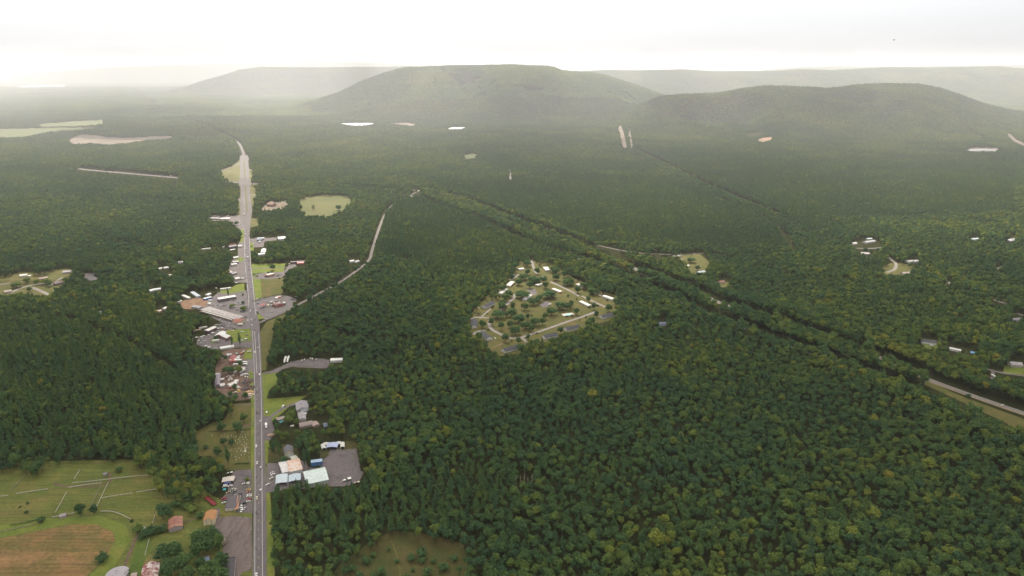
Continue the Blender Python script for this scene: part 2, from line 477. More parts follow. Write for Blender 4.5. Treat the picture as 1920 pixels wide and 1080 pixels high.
M_LAWN = ground_mat('mown grass', [(0.3, (0.10, 0.145, 0.028)), (0.55, (0.155, 0.185, 0.036)), (0.75, (0.21, 0.18, 0.055))], scale=0.035, fine=0.4)
M_DRYG = ground_mat('dry turf', [(0.3, (0.12, 0.145, 0.036)), (0.52, (0.175, 0.155, 0.05)), (0.72, (0.23, 0.165, 0.075))], scale=0.03, fine=0.4,
                    stops2=[(0.3, (0.10, 0.12, 0.03)), (0.7, (0.14, 0.13, 0.04))], scale2=0.05)
M_SCRUB = ground_mat('brown scrub', [(0.3, (0.065, 0.085, 0.025)), (0.5, (0.10, 0.098, 0.032)), (0.72, (0.15, 0.115, 0.048))], scale=0.03, fine=0.4)
RDIR = math.atan2(G(451.5, 200).x - G(486, 1080).x, G(451.5, 200).y - G(486, 1080).y)
M_ROAD = ground_mat('asphalt', [(0.3, (0.175, 0.155, 0.168)), (0.7, (0.235, 0.21, 0.225))], scale=0.05, fine=0.5, fineamt=0.18, stretch=(RDIR, 3.0, 0.25))
M_OLDR = ground_mat('worn asphalt', [(0.3, (0.17, 0.152, 0.152)), (0.7, (0.24, 0.216, 0.213))], scale=0.06, fine=0.5, fineamt=0.12, stretch=(RDIR, 3.0, 0.25))
M_LANE = ground_mat('side road asphalt', [(0.3, (0.19, 0.168, 0.168)), (0.7, (0.27, 0.238, 0.235))], scale=0.08, fine=0.4, fineamt=0.22)
M_LOT = ground_mat('parking asphalt', [(0.25, (0.16, 0.142, 0.15)), (0.5, (0.235, 0.21, 0.218)), (0.75, (0.30, 0.27, 0.276))], scale=0.045, fine=0.35, fineamt=0.25)
M_CRACK = ground_mat('cracked paving', [(0.25, (0.10, 0.08, 0.08)), (0.45, (0.22, 0.175, 0.172)), (0.75, (0.30, 0.245, 0.235))], scale=0.12, fine=0.4, fineamt=0.3, stretch=(RDIR, 2.2, 0.3))
M_GRAV = ground_mat('gravel', [(0.28, (0.13, 0.113, 0.126)), (0.5, (0.225, 0.195, 0.213)), (0.72, (0.30, 0.26, 0.272))], scale=0.05, fine=0.3, fineamt=0.35, stops2=[(0.3, (0.13, 0.12, 0.11)), (0.7, (0.22, 0.19, 0.19))], scale2=0.05)
M_DIRT = ground_mat('red dirt', [(0.3, (0.24, 0.145, 0.10)), (0.7, (0.40, 0.255, 0.165))], scale=0.08, fine=0.5)
M_YARD = ground_mat('yard dirt', [(0.3, (0.15, 0.10, 0.08)), (0.7, (0.27, 0.18, 0.14))], scale=0.12, fine=0.6)
M_CONC = ground_mat('pale concrete', [(0.3, (0.31, 0.28, 0.26)), (0.7, (0.40, 0.365, 0.34))], scale=0.06, fine=0.5, fineamt=0.08)
M_SAND = ground_mat('bare sand', [(0.3, (0.17, 0.15, 0.10)), (0.5, (0.24, 0.19, 0.145)), (0.7, (0.33, 0.265, 0.195))], scale=0.012, fine=0.08)
M_FIELD = ground_mat('far meadow', [(0.3, (0.105, 0.13, 0.036)), (0.7, (0.17, 0.155, 0.06))], scale=0.012, fine=0.1, fineamt=0.15)
M_WHITE = surf('road paint', (0.50, 0.49, 0.48), var=0.06, scale=0.3)
M_YELLOW = surf('yellow road paint', (0.62, 0.42, 0.10), var=0.06, scale=0.3)
def water_mat():
    m, n, l, b = newmat('glint painted water')
    b.inputs['Base Color'].default_value = (0.30, 0.32, 0.33, 1); b.inputs['Roughness'].default_value = 0.35  # pale base colour paints in the glint of the bright sky
    b.inputs['Specular IOR Level'].default_value = 0.8
    bp = n.new('ShaderNodeBump'); bp.inputs['Strength'].default_value = 0.05
    l.new(noise(n, l, 0.4, 2), bp.inputs['Height']); l.new(bp.outputs['Normal'], b.inputs['Normal'])
    return m
M_WATER = water_mat()
M_STREET = ground_mat('pale street', [(0.3, (0.33, 0.295, 0.285)), (0.7, (0.45, 0.40, 0.385))], scale=0.08, fine=0.4, fineamt=0.15)
N_SINGLE = 300
KEEPOUT = []
TALL = []
CLEAR_FAR = []
GAPW = 0
def cr(pts, ox, oy, s): return [(ox + x / s, oy + y / s) for x, y in pts]
_rr = random.Random(3)
def ragged(px, amp):
    out = []
    for (x0, y0), (x1, y1) in zip(px, list(px[1:]) + [px[0]]):
        n = max(1, int(math.hypot(x1 - x0, y1 - y0) / 7))
        for k in range(n):
            t = k / n; out.append((x0 + (x1 - x0) * t + _rr.uniform(-amp, amp), y0 + (y1 - y0) * t + _rr.uniform(-amp, amp) * .7))
    return out
def open_up(px, far=False, rag=0.0):
    if rag: px = ragged(px, rag)
    CLEAR.append(np.array(px, float))
    if far: CLEAR_FAR.append(np.array(px, float))

# --- pasture corner, bottom left
open_up([(-80, 885), (60, 893), (90, 879), (150, 866), (230, 870), (288, 895), (300, 938), (340, 950), (378, 948), (384, 930), (397, 940), (420, 925), (472, 962), (476, 1100), (-80, 1100)], rag=4)
patch('pasture', [(-140, 870), (300, 860), (400, 930), (473, 962), (474, 1200), (-260, 1200)], M_PAST, 0.05, 'rough grass pasture divided by white rails')
patch('hayfield', [(-140, 1035), (0, 1010), (60, 998), (130, 984), (180, 984), (211, 998), (216, 1014), (197, 1048), (150, 1090), (120, 1200), (-200, 1200)], M_HAY, 0.10, 'cut brown hayfield with a rounded end')
patch('grass_strip', [(-120, 1008), (0, 985), (90, 973), (190, 967), (236, 985), (245, 1012), (225, 1045), (190, 1100), (150, 1100), (196, 1050), (217, 1014), (212, 997), (180, 982.5), (130, 982.5), (60, 996.5), (0, 1008.5), (-120, 1030)], M_LAWN, 0.09, 'mown green strip round the hayfield')
patch('green_meadow', [(255, 1012), (283, 1003), (284, 1025), (270, 1055), (262, 1095), (235, 1095), (250, 1045)], M_GREEN, 0.11, 'bright green meadow strip beside the hayfield')
for L_, lab in (([(224, 1090), (240, 1045), (254, 1012), (262, 996)], 'tan vehicle track beside the green meadow'), ([(300, 985), (345, 980), (372, 968), (390, 962)], 'faint track from the rusty barn to the orange roofed house'), ([(100, 905), (125, 912), (200, 908), (205, 885)], 'worn track through the paddock gates')):
    ribbon('farm_track', L_, 2.6, M_YARD, 0.13, lab)
# --- used-car yard and bare lot
patch('car_yard', [(434, 890), (440, 882), (473, 880), (474, 962), (446, 962), (440, 952), (425, 945), (416, 935), (428, 920), (426, 905)], M_GRAV, 0.12, 'grey gravel yard packed with used cars')
open_up([(434, 882), (474, 878), (476, 965), (415, 965), (412, 930), (416, 905), (430, 880)])
patch('bare_lot', [(398, 966), (404, 952), (412, 954), (412, 970), (420, 970), (440, 967), (472, 971), (472, 1068), (452, 1075), (446, 1090), (438, 1090), (440, 1045), (427, 1050), (418, 1042), (416, 1020), (422, 1012), (405, 998), (395, 985)], M_CRACK, 0.12, 'cracked empty paved lot beside the highway')
# --- cemetery and verge above it
patch('cemetery_lawn', [(438, 757), (475, 755), (474, 882), (425, 882), (395, 855), (362, 856), (360, 815), (396, 793), (420, 787)], M_DRYG, 0.05, 'dry grass of the roadside cemetery')
open_up([(443, 758), (477, 755), (476, 882), (432, 874), (404, 851), (368, 852), (368, 816), (396, 799), (418, 792), (440, 781)], rag=3)
ribbon('farm_track', [(439, 804), (455, 800), (474, 794)], 4.0, M_YARD, 0.1, 'pale dirt track into the cemetery', gap=3)
ribbon('dirt_driveway', [(438, 759.5), (474, 758.5)], 3.5, M_SAND, 0.1, 'pale dirt drive off the highway')
# --- scrap yard
patch('scrap_yard', [(404, 690), (415, 660), (430, 655), (478, 652), (480, 748), (440, 752), (404, 730)], M_YARD, 0.05, 'red dirt yard crowded with scrap')
open_up([(427, 658), (478, 652), (482, 750), (470, 748), (440, 744), (421, 734), (404, 721), (404, 699), (412, 684), (420, 682), (424, 690), (432, 664)])
patch('yard_lawn', [(456, 672), (458, 662), (466, 653), (474, 653), (475, 672), (470, 674)], M_LAWN, 0.08, 'small triangle of lawn above the scrap yard')
patch('yard_apron', [(456, 676), (475, 672), (476, 700), (468, 695), (464, 700), (457, 700)], M_LOT, 0.09, 'grey paved apron in front of the scrap yard')
# --- repair yard
patch('repair_yard', [(379, 650), (368, 645), (372, 632), (392, 628), (402, 608), (420, 606), (430, 613), (446, 618), (472, 641), (472, 652), (440, 652), (425, 656), (400, 655)], M_GRAV, 0.05, 'gravel yard of the repair shop')
patch('shop_lawn', cr([(950, 300), (1500, 270), (1560, 320), (1570, 560), (1050, 605), (1030, 480), (930, 400)], 350, 595, 12.707), M_LAWN, 0.09, 'lawn in front of the repair shop')
patch('shop_island', cr([(600, 520), (690, 470), (740, 560), (660, 640), (600, 610), (580, 560)], 350, 595, 12.707), M_LAWN, 0.10, 'small grass island beside the repair shop')
open_up([(358, 637), (362, 628), (378, 612), (402, 606), (416, 608), (440, 612), (470, 613), (475, 655), (442, 649), (424, 655), (405, 654), (376, 652), (366, 645)])
# --- strip mall and dirt lot
patch('strip_mall_lot', [(384, 562), (400, 556), (410, 548), (462, 544), (468, 590), (472, 616), (440, 618), (420, 607), (400, 596), (378, 583)], M_LOT, 0.05, 'grey car park round the strip mall')
patch('dirt_lot', cr([(30, 450), (150, 385), (450, 325), (640, 400), (650, 490), (520, 570), (300, 600), (90, 590)], 335, 530, 12), M_DIRT, 0.07, 'bare red dirt lot')
patch('mall_lawn', cr([(945, 245), (930, 165), (1180, 105), (1300, 45), (1475, 15), (1482, 190), (1130, 245)], 335, 530, 12), M_LAWN, 0.09, 'bright lawn above the strip mall')
open_up([(335, 568), (345, 553), (362, 545), (380, 545), (395, 541), (425, 539), (445, 533), (462, 528), (468, 575), (474, 618), (440, 620), (415, 610), (398, 596), (384, 588), (373, 584), (340, 578)])
# --- gas station corner and east side fields
patch('gas_station_lot', cr([(225, 470), (300, 405), (880, 308), (1180, 358), (1300, 418), (1290, 480), (1200, 490), (1200, 600), (1050, 690), (560, 950), (490, 920), (340, 770), (270, 700)], 460, 530, 13.5), M_LOT, 0.10, 'wide grey forecourt of the gas station')
patch('corner_lawn', cr([(300, 790), (350, 790), (490, 910), (310, 935)], 460, 530, 13.5), M_LAWN, 0.16, 'small green triangle at the junction')
patch('empty_field', [(474, 521), (534, 521), (531, 545), (526, 556), (500, 562), (479, 570)], M_DRYG, 0.07, 'rough vacant field beside the highway')
patch('field_edge', [(473, 522), (488, 522), (491, 558), (479, 568)], M_LAWN, 0.09, 'mown grass edge of the vacant field')
patch('restaurant_lot', cr([(600, 520), (770, 520), (950, 490), (1310, 480), (1370, 440), (1420, 380), (1460, 320), (1600, 300), (1640, 350), (1450, 430), (1380, 540), (1290, 612), (980, 645), (620, 632)], 420, 470, 12), M_LANE, 0.10, 'pale paved lot of the roadside restaurant')
patch('restaurant_lawn', [(472, 495), (535, 494), (532, 510), (500, 511), (472, 513)], M_LAWN, 0.07, 'grass between lane and restaurant')
patch('restaurant_bed', cr([(640, 530), (740, 530), (780, 570), (720, 590), (630, 585)], 420, 470, 12), M_GREEN, 0.14, 'planted bed at the restaurant entrance')
ribbon('side_lane', [(470, 504.5), (490, 503.5), (520, 503), (540, 501)], 6.0, M_LANE, 0.12, 'pale lane to the red roofed store', gap=4)
open_up([(466, 494), (490, 497), (530, 494), (542, 490), (552, 488), (575, 488), (575, 497), (560, 500), (545, 502), (536, 512), (531, 523), (529, 545), (527, 553), (545, 556), (554, 561), (556, 567), (550, 570), (548, 576), (536, 585), (514, 604), (510, 622), (508, 640), (504, 655), (499, 690), (490, 690), (482, 600), (474, 545)])
patch('junction_verge', [(488, 622), (499, 604), (536, 587), (545, 590), (515, 612), (509, 640), (504, 665), (499, 694), (490, 694)], M_DRYG, 0.06, 'grass verge below the junction')
# --- east driveway lot, homes, feed-store lot
patch('truck_lot', cr([(-60, 720), (0, 690), (250, 590), (450, 490), (650, 450), (900, 410), (1200, 410), (1370, 450), (1400, 560), (1300, 650), (1100, 650), (1000, 640), (600, 630), (500, 600), (230, 680), (130, 750), (-100, 780), (-220, 790), (-210, 740)], 510, 640, 12.8), M_GRAV, 0.10, 'brown gravel lot with parked trucks')
open_up([(492, 694), (515, 690), (528, 684), (530, 668), (545, 667), (546, 677), (565, 672), (604, 669), (620, 672), (645, 670), (645, 678), (622, 680), (611, 690), (588, 690), (570, 689), (549, 687), (528, 693), (520, 700), (494, 703)])
patch('east_verge', [(490, 700), (520, 697), (522, 716), (504, 732), (500, 748), (575, 742), (560, 752), (545, 760), (500, 800), (505, 835), (502, 870), (494, 870)], M_LAWN, 0.05, 'mown verge and front lawns east of the highway')
ribbon('gravel_driveway', [(494, 790), (505, 784), (517, 775), (530, 766), (543, 760), (556, 757)], 5.5, M_LOT, 0.12, 'curved gravel drive to the grey house', gap=4)
patch('roadside_apron', [(493, 779), (508, 782), (511, 795), (515, 806), (510, 818), (506, 826), (496, 826)], M_GRAV, 0.10, 'gravel pull-off with a parked box truck')
open_up([(493, 698), (518, 696), (520, 716), (503, 731), (498, 747), (545, 748), (560, 745), (580, 747), (581, 770), (577, 783), (600, 785), (616, 790), (613, 800), (585, 803), (560, 801), (540, 804), (515, 802), (517, 812), (511, 822), (508, 830), (503, 848), (498, 870), (494, 800)])
patch('store_lot', cr([(950, 650), (1000, 560), (1020, 500), (1100, 430), (1150, 300), (1400, 320), (1610, 300), (1660, 500), (1690, 700), (1750, 720), (1660, 900), (1500, 960), (1350, 980), (1120, 980), (200, 1060), (-20, 1100), (0, 560), (240, 560), (600, 500), (700, 540), (760, 640)], 500, 810, 9.6), M_GRAV, 0.09, 'broad gravel lot round the feed store')
patch('tent_lawn', cr([(950, 300), (1150, 180), (1600, 150), (1640, 330), (1150, 330), (1080, 430), (960, 480)], 500, 810, 9.6), M_SCRUB, 0.07, 'brown grass under the carports')
patch('house_lawn', [(503, 842), (520, 838), (530, 832), (556, 838), (565, 858), (520, 866), (502, 868)], M_SCRUB, 0.07, 'shaded lawn round the cream house')
open_up([(497, 866), (520, 861), (530, 856), (526, 846), (530, 834), (545, 829), (553, 845), (562, 858), (580, 868), (585, 860), (600, 857), (600, 848), (600, 832), (606, 826), (645, 824), (666, 838), (675, 862), (678, 882), (683, 888), (672, 905), (655, 903), (640, 909), (617, 907), (580, 904), (560, 896), (552, 904), (530, 908), (515, 906), (507, 916), (503, 960), (503, 1100), (497, 1100)])
# --- brown scrub clearing, bottom
patch('scrub_clearing', [(600, 1110), (640, 1055), (690, 1020), (735, 995), (800, 1000), (870, 1020), (890, 1110)], M_SCRUB, 0.05, 'brown scrubby clearing in the woods')
open_up([(640, 1100), (652, 1062), (690, 1033), (728, 1008), (768, 1004), (788, 1014), (778, 1030), (800, 1026), (848, 1026), (866, 1046), (850, 1100)], rag=7)
ribbon('footpath', [(733, 1012), (742, 1035), (748, 1060), (752, 1090)], 1.6, M_DRYG, 0.1, 'faint pale track across the scrub clearing')
# --- housing loop in the woods
L6 = lambda p: cr(p, 860, 470, 5.4)
open_up(L6([(575, 150), (600, 135), (670, 150), (725, 90), (755, 90), (775, 180), (860, 150), (935, 160), (1045, 215), (1130, 290), (1200, 315), (1310, 335), (1390, 410), (1590, 465), (1590, 520), (1510, 575), (1400, 610), (1440, 620), (1575, 605), (1590, 655), (1440, 715), (1380, 715), (1240, 755), (1150, 800), (1090, 830), (1010, 825), (890, 905), (830, 900), (690, 930), (615, 1000), (440, 1040), (400, 1020), (330, 1000), (290, 930), (215, 870), (150, 860), (145, 810), (112, 795), (108, 690), (190, 620), (235, 600), (235, 540), (340, 495), (440, 530), (480, 480), (400, 430), (415, 385), (470, 365), (490, 310), (540, 240), (590, 220)]), rag=4.5)
patch('loop_lawn', L6([(560, 120), (760, 60), (950, 140), (1150, 270), (1400, 390), (1620, 460), (1620, 680), (1400, 740), (1000, 880), (620, 1040), (400, 1070), (270, 960), (90, 850), (90, 680), (220, 520), (400, 360)]), M_DRYG, 0.05, 'grass clearing inside the housing loop')
for nm, p, wd, lab in (('loop_road', [(355, 685), (315, 715), (312, 755), (340, 800), (440, 855), (520, 885), (630, 878), (750, 840), (900, 790), (1100, 720), (1280, 660), (1390, 618)], 6.5, 'curved pale street along the lower loop'),
                       ('loop_street', [(425, 610), (490, 540), (560, 475), (572, 440)], 6.5, 'short straight street in the loop'),
                       ('loop_lane', [(738, 85), (752, 150), (775, 210), (800, 235)], 6.0, 'lane entering the loop from the woods'),
                       ('upper_street', [(930, 315), (1050, 370), (1180, 435), (1215, 462)], 6.0, 'diagonal street on the upper side of the loop'),
                       ('end_street', [(1250, 460), (1330, 500), (1490, 572)], 5.5, 'street past the right hand homes'),
                       ('driveway', [(120, 690), (200, 675), (345, 688)], 5.0, 'drive to the white gabled houses'),
                       ('driveway', [(215, 690), (270, 635), (325, 590)], 3.5, 'drive beside the upper white gabled house'),
                       ('driveway', [(525, 300), (570, 265), (612, 240)], 6.0, 'drive between two white roofed homes'),
                       ('dirt_path', [(335, 988), (420, 950), (520, 908)], 3.0, 'orange dirt path below the loop street'),
                       ('driveway', [(625, 878), (660, 900), (695, 930)], 5.0, 'short drive off the loop street'),
                       ('driveway', [(155, 850), (180, 825), (270, 805)], 6.0, 'drive beside the dark roofed ranch house'),
                       ('driveway', [(1390, 430), (1430, 450), (1470, 470)], 6.0, 'drive beside the right hand white home')):
    ribbon(nm, L6(p), wd, M_DIRT if 'dirt' in nm else M_STREET, 0.12 + 0.01 * (len(lab) % 5), lab)
patch('parking_pad', L6([(690, 390), (770, 385), (800, 440), (740, 455)]), M_LOT, 0.15, 'grey parking pad among the homes')
patch('foundation_slab', L6([(815, 550), (880, 510), (950, 535), (900, 565), (850, 575)]), M_LOT, 0.15, 'bare house slab in the loop')
# --- interstate through the woods
FAR_C = [(620, 352), (700, 354), (793, 357.5), (843, 367), (893, 383), (960, 410), (1043, 441), (1120, 473), (1181, 500), (1246, 524), (1308, 548), (1350, 568), (1425, 592), (1500, 617), (1560, 638), (1650, 671), (1683, 684), (1740, 711.5), (1800, 734), (1860, 755), (1930, 779), (2100, 836)]
NEAR_C = [(620, 360), (700, 362), (773, 367.5), (827, 389), (893, 410), (960, 442), (1043, 473), (1110, 493), (1179, 519), (1245, 550), (1308, 581), (1373, 606.5), (1417, 623), (1470, 645), (1540, 668), (1662, 712), (1760, 752), (1930, 830)]
ribbon('interstate', FAR_C, 12.5, M_LANE, 0.10, 'far carriageway of the interstate between the trees', gap=18)
ribbon('interstate', NEAR_C, 11.0, M_LANE, 0.11, 'near carriageway of the interstate between the trees', gap=16)
for off, mm in ((4.6, M_WHITE), (-4.6, M_YELLOW)):
    ribbon('edge_line', FAR_C, 0.5, mm, 0.17, 'painted edge line of the interstate', offset=off, cat='road marking')
ribbon('lane_line', FAR_C, 0.3, M_WHITE, 0.17, 'pale lane line of the interstate', cat='road marking')
open_up([(1733, 703), (1760, 711), (1830, 736), (1940, 770), (1940, 803), (1880, 777), (1830, 757), (1790, 742), (1745, 722)])
patch('interstate_verge', [(1725, 705), (1780, 733), (1840, 757), (1960, 800), (1960, 830), (1880, 790), (1800, 752), (1735, 722)], M_DRYG, 0.05, 'tan grass verge of the interstate')
for q in ([(1332, 559), (1342, 563), (1367, 572), (1366, 577), (1350, 573), (1333, 565)], [(1371, 604), (1395, 612), (1420, 622), (1418, 626), (1395, 617), (1372, 608)], [(1186, 500), (1197, 504), (1198, 519), (1191, 518), (1187, 508)], [(783, 356), (790, 355.5), (789, 359.5), (770, 369.5), (766, 367)]): open_up(q)
W_C = [(-200, 279), (0, 299), (80, 309), (150, 317), (240, 325), (330, 333), (430, 341), (470, 343.5), (520, 346), (620, 354)]
ribbon('interstate', W_C, 24.0, M_LANE, 0.10, 'distant interstate crossing under the highway bridge', gap=12)
open_up([(145, 314.5), (240, 322.5), (335, 331), (335, 334.5), (325, 352), (331, 352), (334, 337), (240, 327.5), (145, 319)])
open_up([(436, 338.5), (452, 340), (486, 343.5), (486, 347), (452, 344.5), (436, 342)])
ribbon('country_road', [(484, 606), (500, 599), (530, 586), (565, 568), (600, 549), (640, 527), (672, 505), (692, 487), (698, 468), (706, 442), (716, 414), (724, 399), (738, 383), (762, 369), (787, 357)], 7.0, M_LANE, 0.13, 'narrow country road leading into the woods', gap=7)
for q in ([(556, 566), (580, 555), (606, 541), (607, 546), (585, 560), (560, 572)], [(606, 543), (640, 524), (668, 505), (690, 486), (692, 488), (670, 508), (641, 528), (607, 546)], [(689, 489), (696, 465), (704, 440), (714, 412), (719, 411), (712, 436), (704, 462), (697, 489)]): open_up(q)
ribbon('frontage_road', [(1118, 459.5), (1169, 470), (1215, 475.5), (1277, 477), (1318, 475)], 6.0, M_LANE, 0.12, 'frontage road along the pines', gap=5)
open_up([(1118, 458), (1169, 468), (1215, 474), (1277, 475.5), (1318, 473.5), (1330, 493), (1323, 506), (1302, 513), (1290, 503), (1288, 492), (1274, 480), (1240, 478.5), (1238, 490), (1228, 485), (1222, 478), (1169, 472.5), (1145, 472), (1118, 464)])
patch('home_lawn', [(1270, 476), (1312, 476), (1332, 493), (1324, 508), (1300, 515), (1285, 500)], M_DRYG, 0.06, 'lawn of the pale blue roofed house')
# --- homes on the right
open_up([(1598, 452), (1640, 446), (1645, 455), (1655, 463), (1650, 467), (1640, 470), (1632, 480), (1620, 476), (1612, 468), (1600, 466)])
open_up([(1664, 481), (1668, 484), (1683, 494), (1695, 496), (1699, 484), (1722, 484), (1722, 492), (1710, 500), (1705, 512), (1690, 513), (1676, 512), (1660, 514), (1653, 508), (1655, 498), (1672, 498), (1665, 488)])
patch('cul_de_sac_lawn', [(1650, 495), (1690, 492), (1712, 500), (1708, 516), (1650, 515)], M_DRYG, 0.05, 'lawns beside the curved street')
ribbon('curved_street', [(1665, 482), (1674, 489), (1680, 495), (1677, 505), (1662, 511)], 7.0, M_CONC, 0.12, 'pale curved street among trees')
ribbon('street', [(1606, 465.5), (1630, 466), (1655, 464)], 8.0, M_LANE, 0.12, 'short pale street by the far homes')
for q in ([(1816, 443), (1838, 443), (1836, 449), (1818, 449)], [(1888, 443), (1904, 442), (1902, 454), (1890, 454)], [(1772, 525), (1786, 525), (1784, 533), (1773, 533)], [(1806, 543), (1816, 545), (1829, 551), (1826, 552.5), (1806, 546)], [(1858, 558), (1870, 562), (1886, 567), (1884, 571), (1862, 566)], [(1906, 586), (1922, 590), (1922, 597), (1896, 599), (1898, 592)], [(1868, 500), (1880, 499), (1878, 507), (1866, 506)],
          [(1720, 633), (1760, 632), (1758, 648), (1740, 652), (1722, 640)], [(1778, 647), (1800, 648), (1835, 655), (1832, 664), (1805, 661), (1780, 655)], [(1890, 671), (1918, 672), (1925, 690), (1925, 706), (1880, 701), (1866, 700), (1864, 711), (1857, 711), (1856, 698), (1846, 692), (1850, 689), (1890, 694), (1895, 688)],
          [(1345, 521), (1362, 521), (1370, 530), (1362, 539), (1348, 535)], [(1232, 596), (1254, 599), (1252, 611), (1238, 610)], [(276, 537), (302, 535), (304, 546), (278, 548)], [(292, 497), (318, 496), (322, 515), (312, 515), (296, 504)], [(328, 487), (344, 486), (344, 493), (328, 493)], [(290, 574), (316, 570), (316, 580), (292, 586)], [(183, 580), (192, 580), (191, 586), (184, 586)], [(650, 483), (676, 483), (676, 492), (652, 492)]): open_up(q)
for p, wd, lab in (([(1806, 544), (1829, 551)], 6, 'pale driveway glimpsed between dark trees'), ([(1858, 560), (1872, 565), (1886, 569)], 7, 'pale clearing track on the right'), ([(1906, 587), (1925, 594)], 7, 'gravel track at the right edge'), ([(1866, 505), (1880, 500)], 6, 'pinkish driveway between trees'), ([(1846, 690.5), (1858, 694), (1882, 699.5), (1925, 705)], 6, 'lane past the grey roofed house'), ([(1862, 696), (1860, 711)], 5, 'short spur off the right hand lane')):
    ribbon('lane', p, wd, M_LANE, 0.12, lab)
patch('right_lawn', [(1884, 684), (1930, 686), (1930, 708), (1880, 700)], M_LAWN, 0.05, 'lawn below the grey roofed house')
patch('woodland_lawn', [(1725, 640), (1758, 644), (1758, 655), (1735, 655)], M_LAWN, 0.05, 'lawn below the white sided house')
patch('cottage_lawn', [(1350, 530), (1372, 528), (1368, 542), (1350, 540)], M_DRYG, 0.05, 'brown lawn of the small cottage')
# --- sunlit homes on the left edge
open_up([(-30, 525), (20, 519), (40, 509), (60, 510), (66, 520), (90, 513), (115, 504), (136, 503), (137, 512), (126, 522), (118, 531), (104, 538), (97, 546), (90, 553), (75, 547), (60, 549), (40, 546), (20, 550), (-30, 552)])
patch('sunlit_lawn', [(-40, 520), (40, 512), (136, 503), (140, 515), (118, 533), (92, 555), (-40, 555)], M_DRYG, 0.05, 'sunlit yellow green lawns at the left edge')
for p, wd in (([(-30, 535), (0, 533.5), (41, 528)], 7), ([(18, 550), (46, 538), (88, 531)], 8), ([(60, 539), (75, 545), (92, 553)], 8), ([(93, 536), (105, 528), (117, 520)], 6)):
    ribbon('gravel_lane', p, wd, M_CONC, 0.12, 'pale gravel lane among the sunlit homes')
open_up([(150, 514), (178, 514), (184, 524), (170, 524)]); patch('gravel_pad', [(148, 513), (180, 512), (186, 525), (168, 526)], M_LOT, 0.06, 'grey gravel pad in the left woods')
# --- upper strip along the highway
patch('roadside_lots', [(392, 404), (452, 404), (459, 440), (460, 490), (463, 530), (440, 530), (428, 512), (432, 492), (446, 478), (446, 458), (452, 450), (450, 430), (428, 414), (386, 414)], M_LANE, 0.04, 'paved frontage west of the highway')
open_up([(384, 411), (396, 406), (452, 405), (459, 440), (462, 530), (455, 531), (445, 527), (442, 520), (430, 513), (426, 507), (437, 497), (434, 490), (437, 478), (446, 476), (446, 468), (432, 471), (425, 466), (376, 468), (376, 464), (424, 462), (428, 457), (444, 456), (451, 452), (452, 432), (444, 425), (434, 413)])
patch('roadside_grass', [(450, 432), (457, 430), (457, 452), (450, 455)], M_LAWN, 0.08, 'grass verge west of the highway'); patch('roadside_grass', [(442, 484), (456, 482), (456, 489), (444, 492)], M_LAWN, 0.08, 'grass patch between roadside shops')
patch('service_lot', [(468, 448), (484, 445), (500, 446), (518, 445), (520, 450), (496, 453), (494, 463), (476, 464), (468, 462)], M_LANE, 0.07, 'pale lot of the blue roofed shop')
open_up([(466, 447), (478, 446), (482, 443), (498, 442), (519, 444), (521, 439), (538, 439), (534, 451), (520, 450), (498, 454), (497, 463), (500, 464), (500, 472), (496, 479), (484, 480), (480, 474), (474, 470), (468, 466)])
patch('shop_verge', [(468, 455), (475, 455), (476, 470), (468, 470)], M_LAWN, 0.09, 'grass strip beside the highway')
open_up([(468, 410), (484, 411), (485, 417), (481, 424), (468, 426)]); patch('junction_grass', [(466, 408), (486, 410), (484, 424), (466, 427)], M_DRYG, 0.06, 'tan grass at the upper junction')
patch('round_field', [(556, 378), (575, 369), (610, 364.5), (652, 367.5), (662, 374), (655, 386), (640, 397), (610, 407), (572, 405), (560, 393)], M_FIELD, 0.06, 'round pale hay meadow ringed by trees')
open_up([(560, 378), (577, 370.5), (610, 366), (650, 369), (657, 374), (651, 385), (640, 394), (612, 403), (575, 403), (563, 392)], rag=1.6)
open_up([(487, 392), (495, 387), (507, 376.5), (518, 379), (530, 377), (541, 378), (541, 383), (520, 390), (503, 392)])
patch('quarry_floor', [(484, 396), (494, 388), (508, 377), (520, 380), (543, 377), (544, 385), (520, 394)], M_SAND, 0.06, 'pale bare ground of a small works')
# --- interchange
open_up([(413, 320), (435, 312), (449, 301), (451, 336), (435, 338), (418, 333)]); open_up([(466, 318), (475, 322), (473, 330), (469, 333)]); open_up([(470, 350), (480, 352), (480, 366), (474, 382), (470, 382)]); open_up([(445, 372), (452, 378), (452, 402), (448, 402)])
patch('interchange_grass', [(408, 322), (435, 311), (450, 299), (452, 340), (430, 342), (410, 335)], M_DRYG, 0.04, 'grass inside the slip road loop')
patch('roadside_grass', [(466, 316), (480, 322), (482, 366), (476, 386), (466, 386)], M_DRYG, 0.035, 'grass east of the upper highway'); patch('roadside_grass', [(443, 370), (453, 370), (453, 404), (446, 404)], M_DRYG, 0.035, 'grass west of the upper highway')
ribbon('slip_road', [(412, 320), (430, 315), (444, 310), (452, 303)], 9, M_LANE, 0.14, 'pale slip road curving off the bridge'); ribbon('slip_road', [(414, 322.5), (430, 322), (451, 323)], 8, M_LANE, 0.13, 'lower slip road beside the grass loop')
ribbon('slip_road', [(466, 316), (476, 321)], 8, M_LANE, 0.13, 'short slip road east of the highway'); ribbon('slip_road', [(470, 364), (480, 367)], 8, M_LANE, 0.13, 'short spur east of the highway'); ribbon('slip_road', [(446, 373), (455, 380)], 8, M_LANE, 0.13, 'short spur west of the highway')
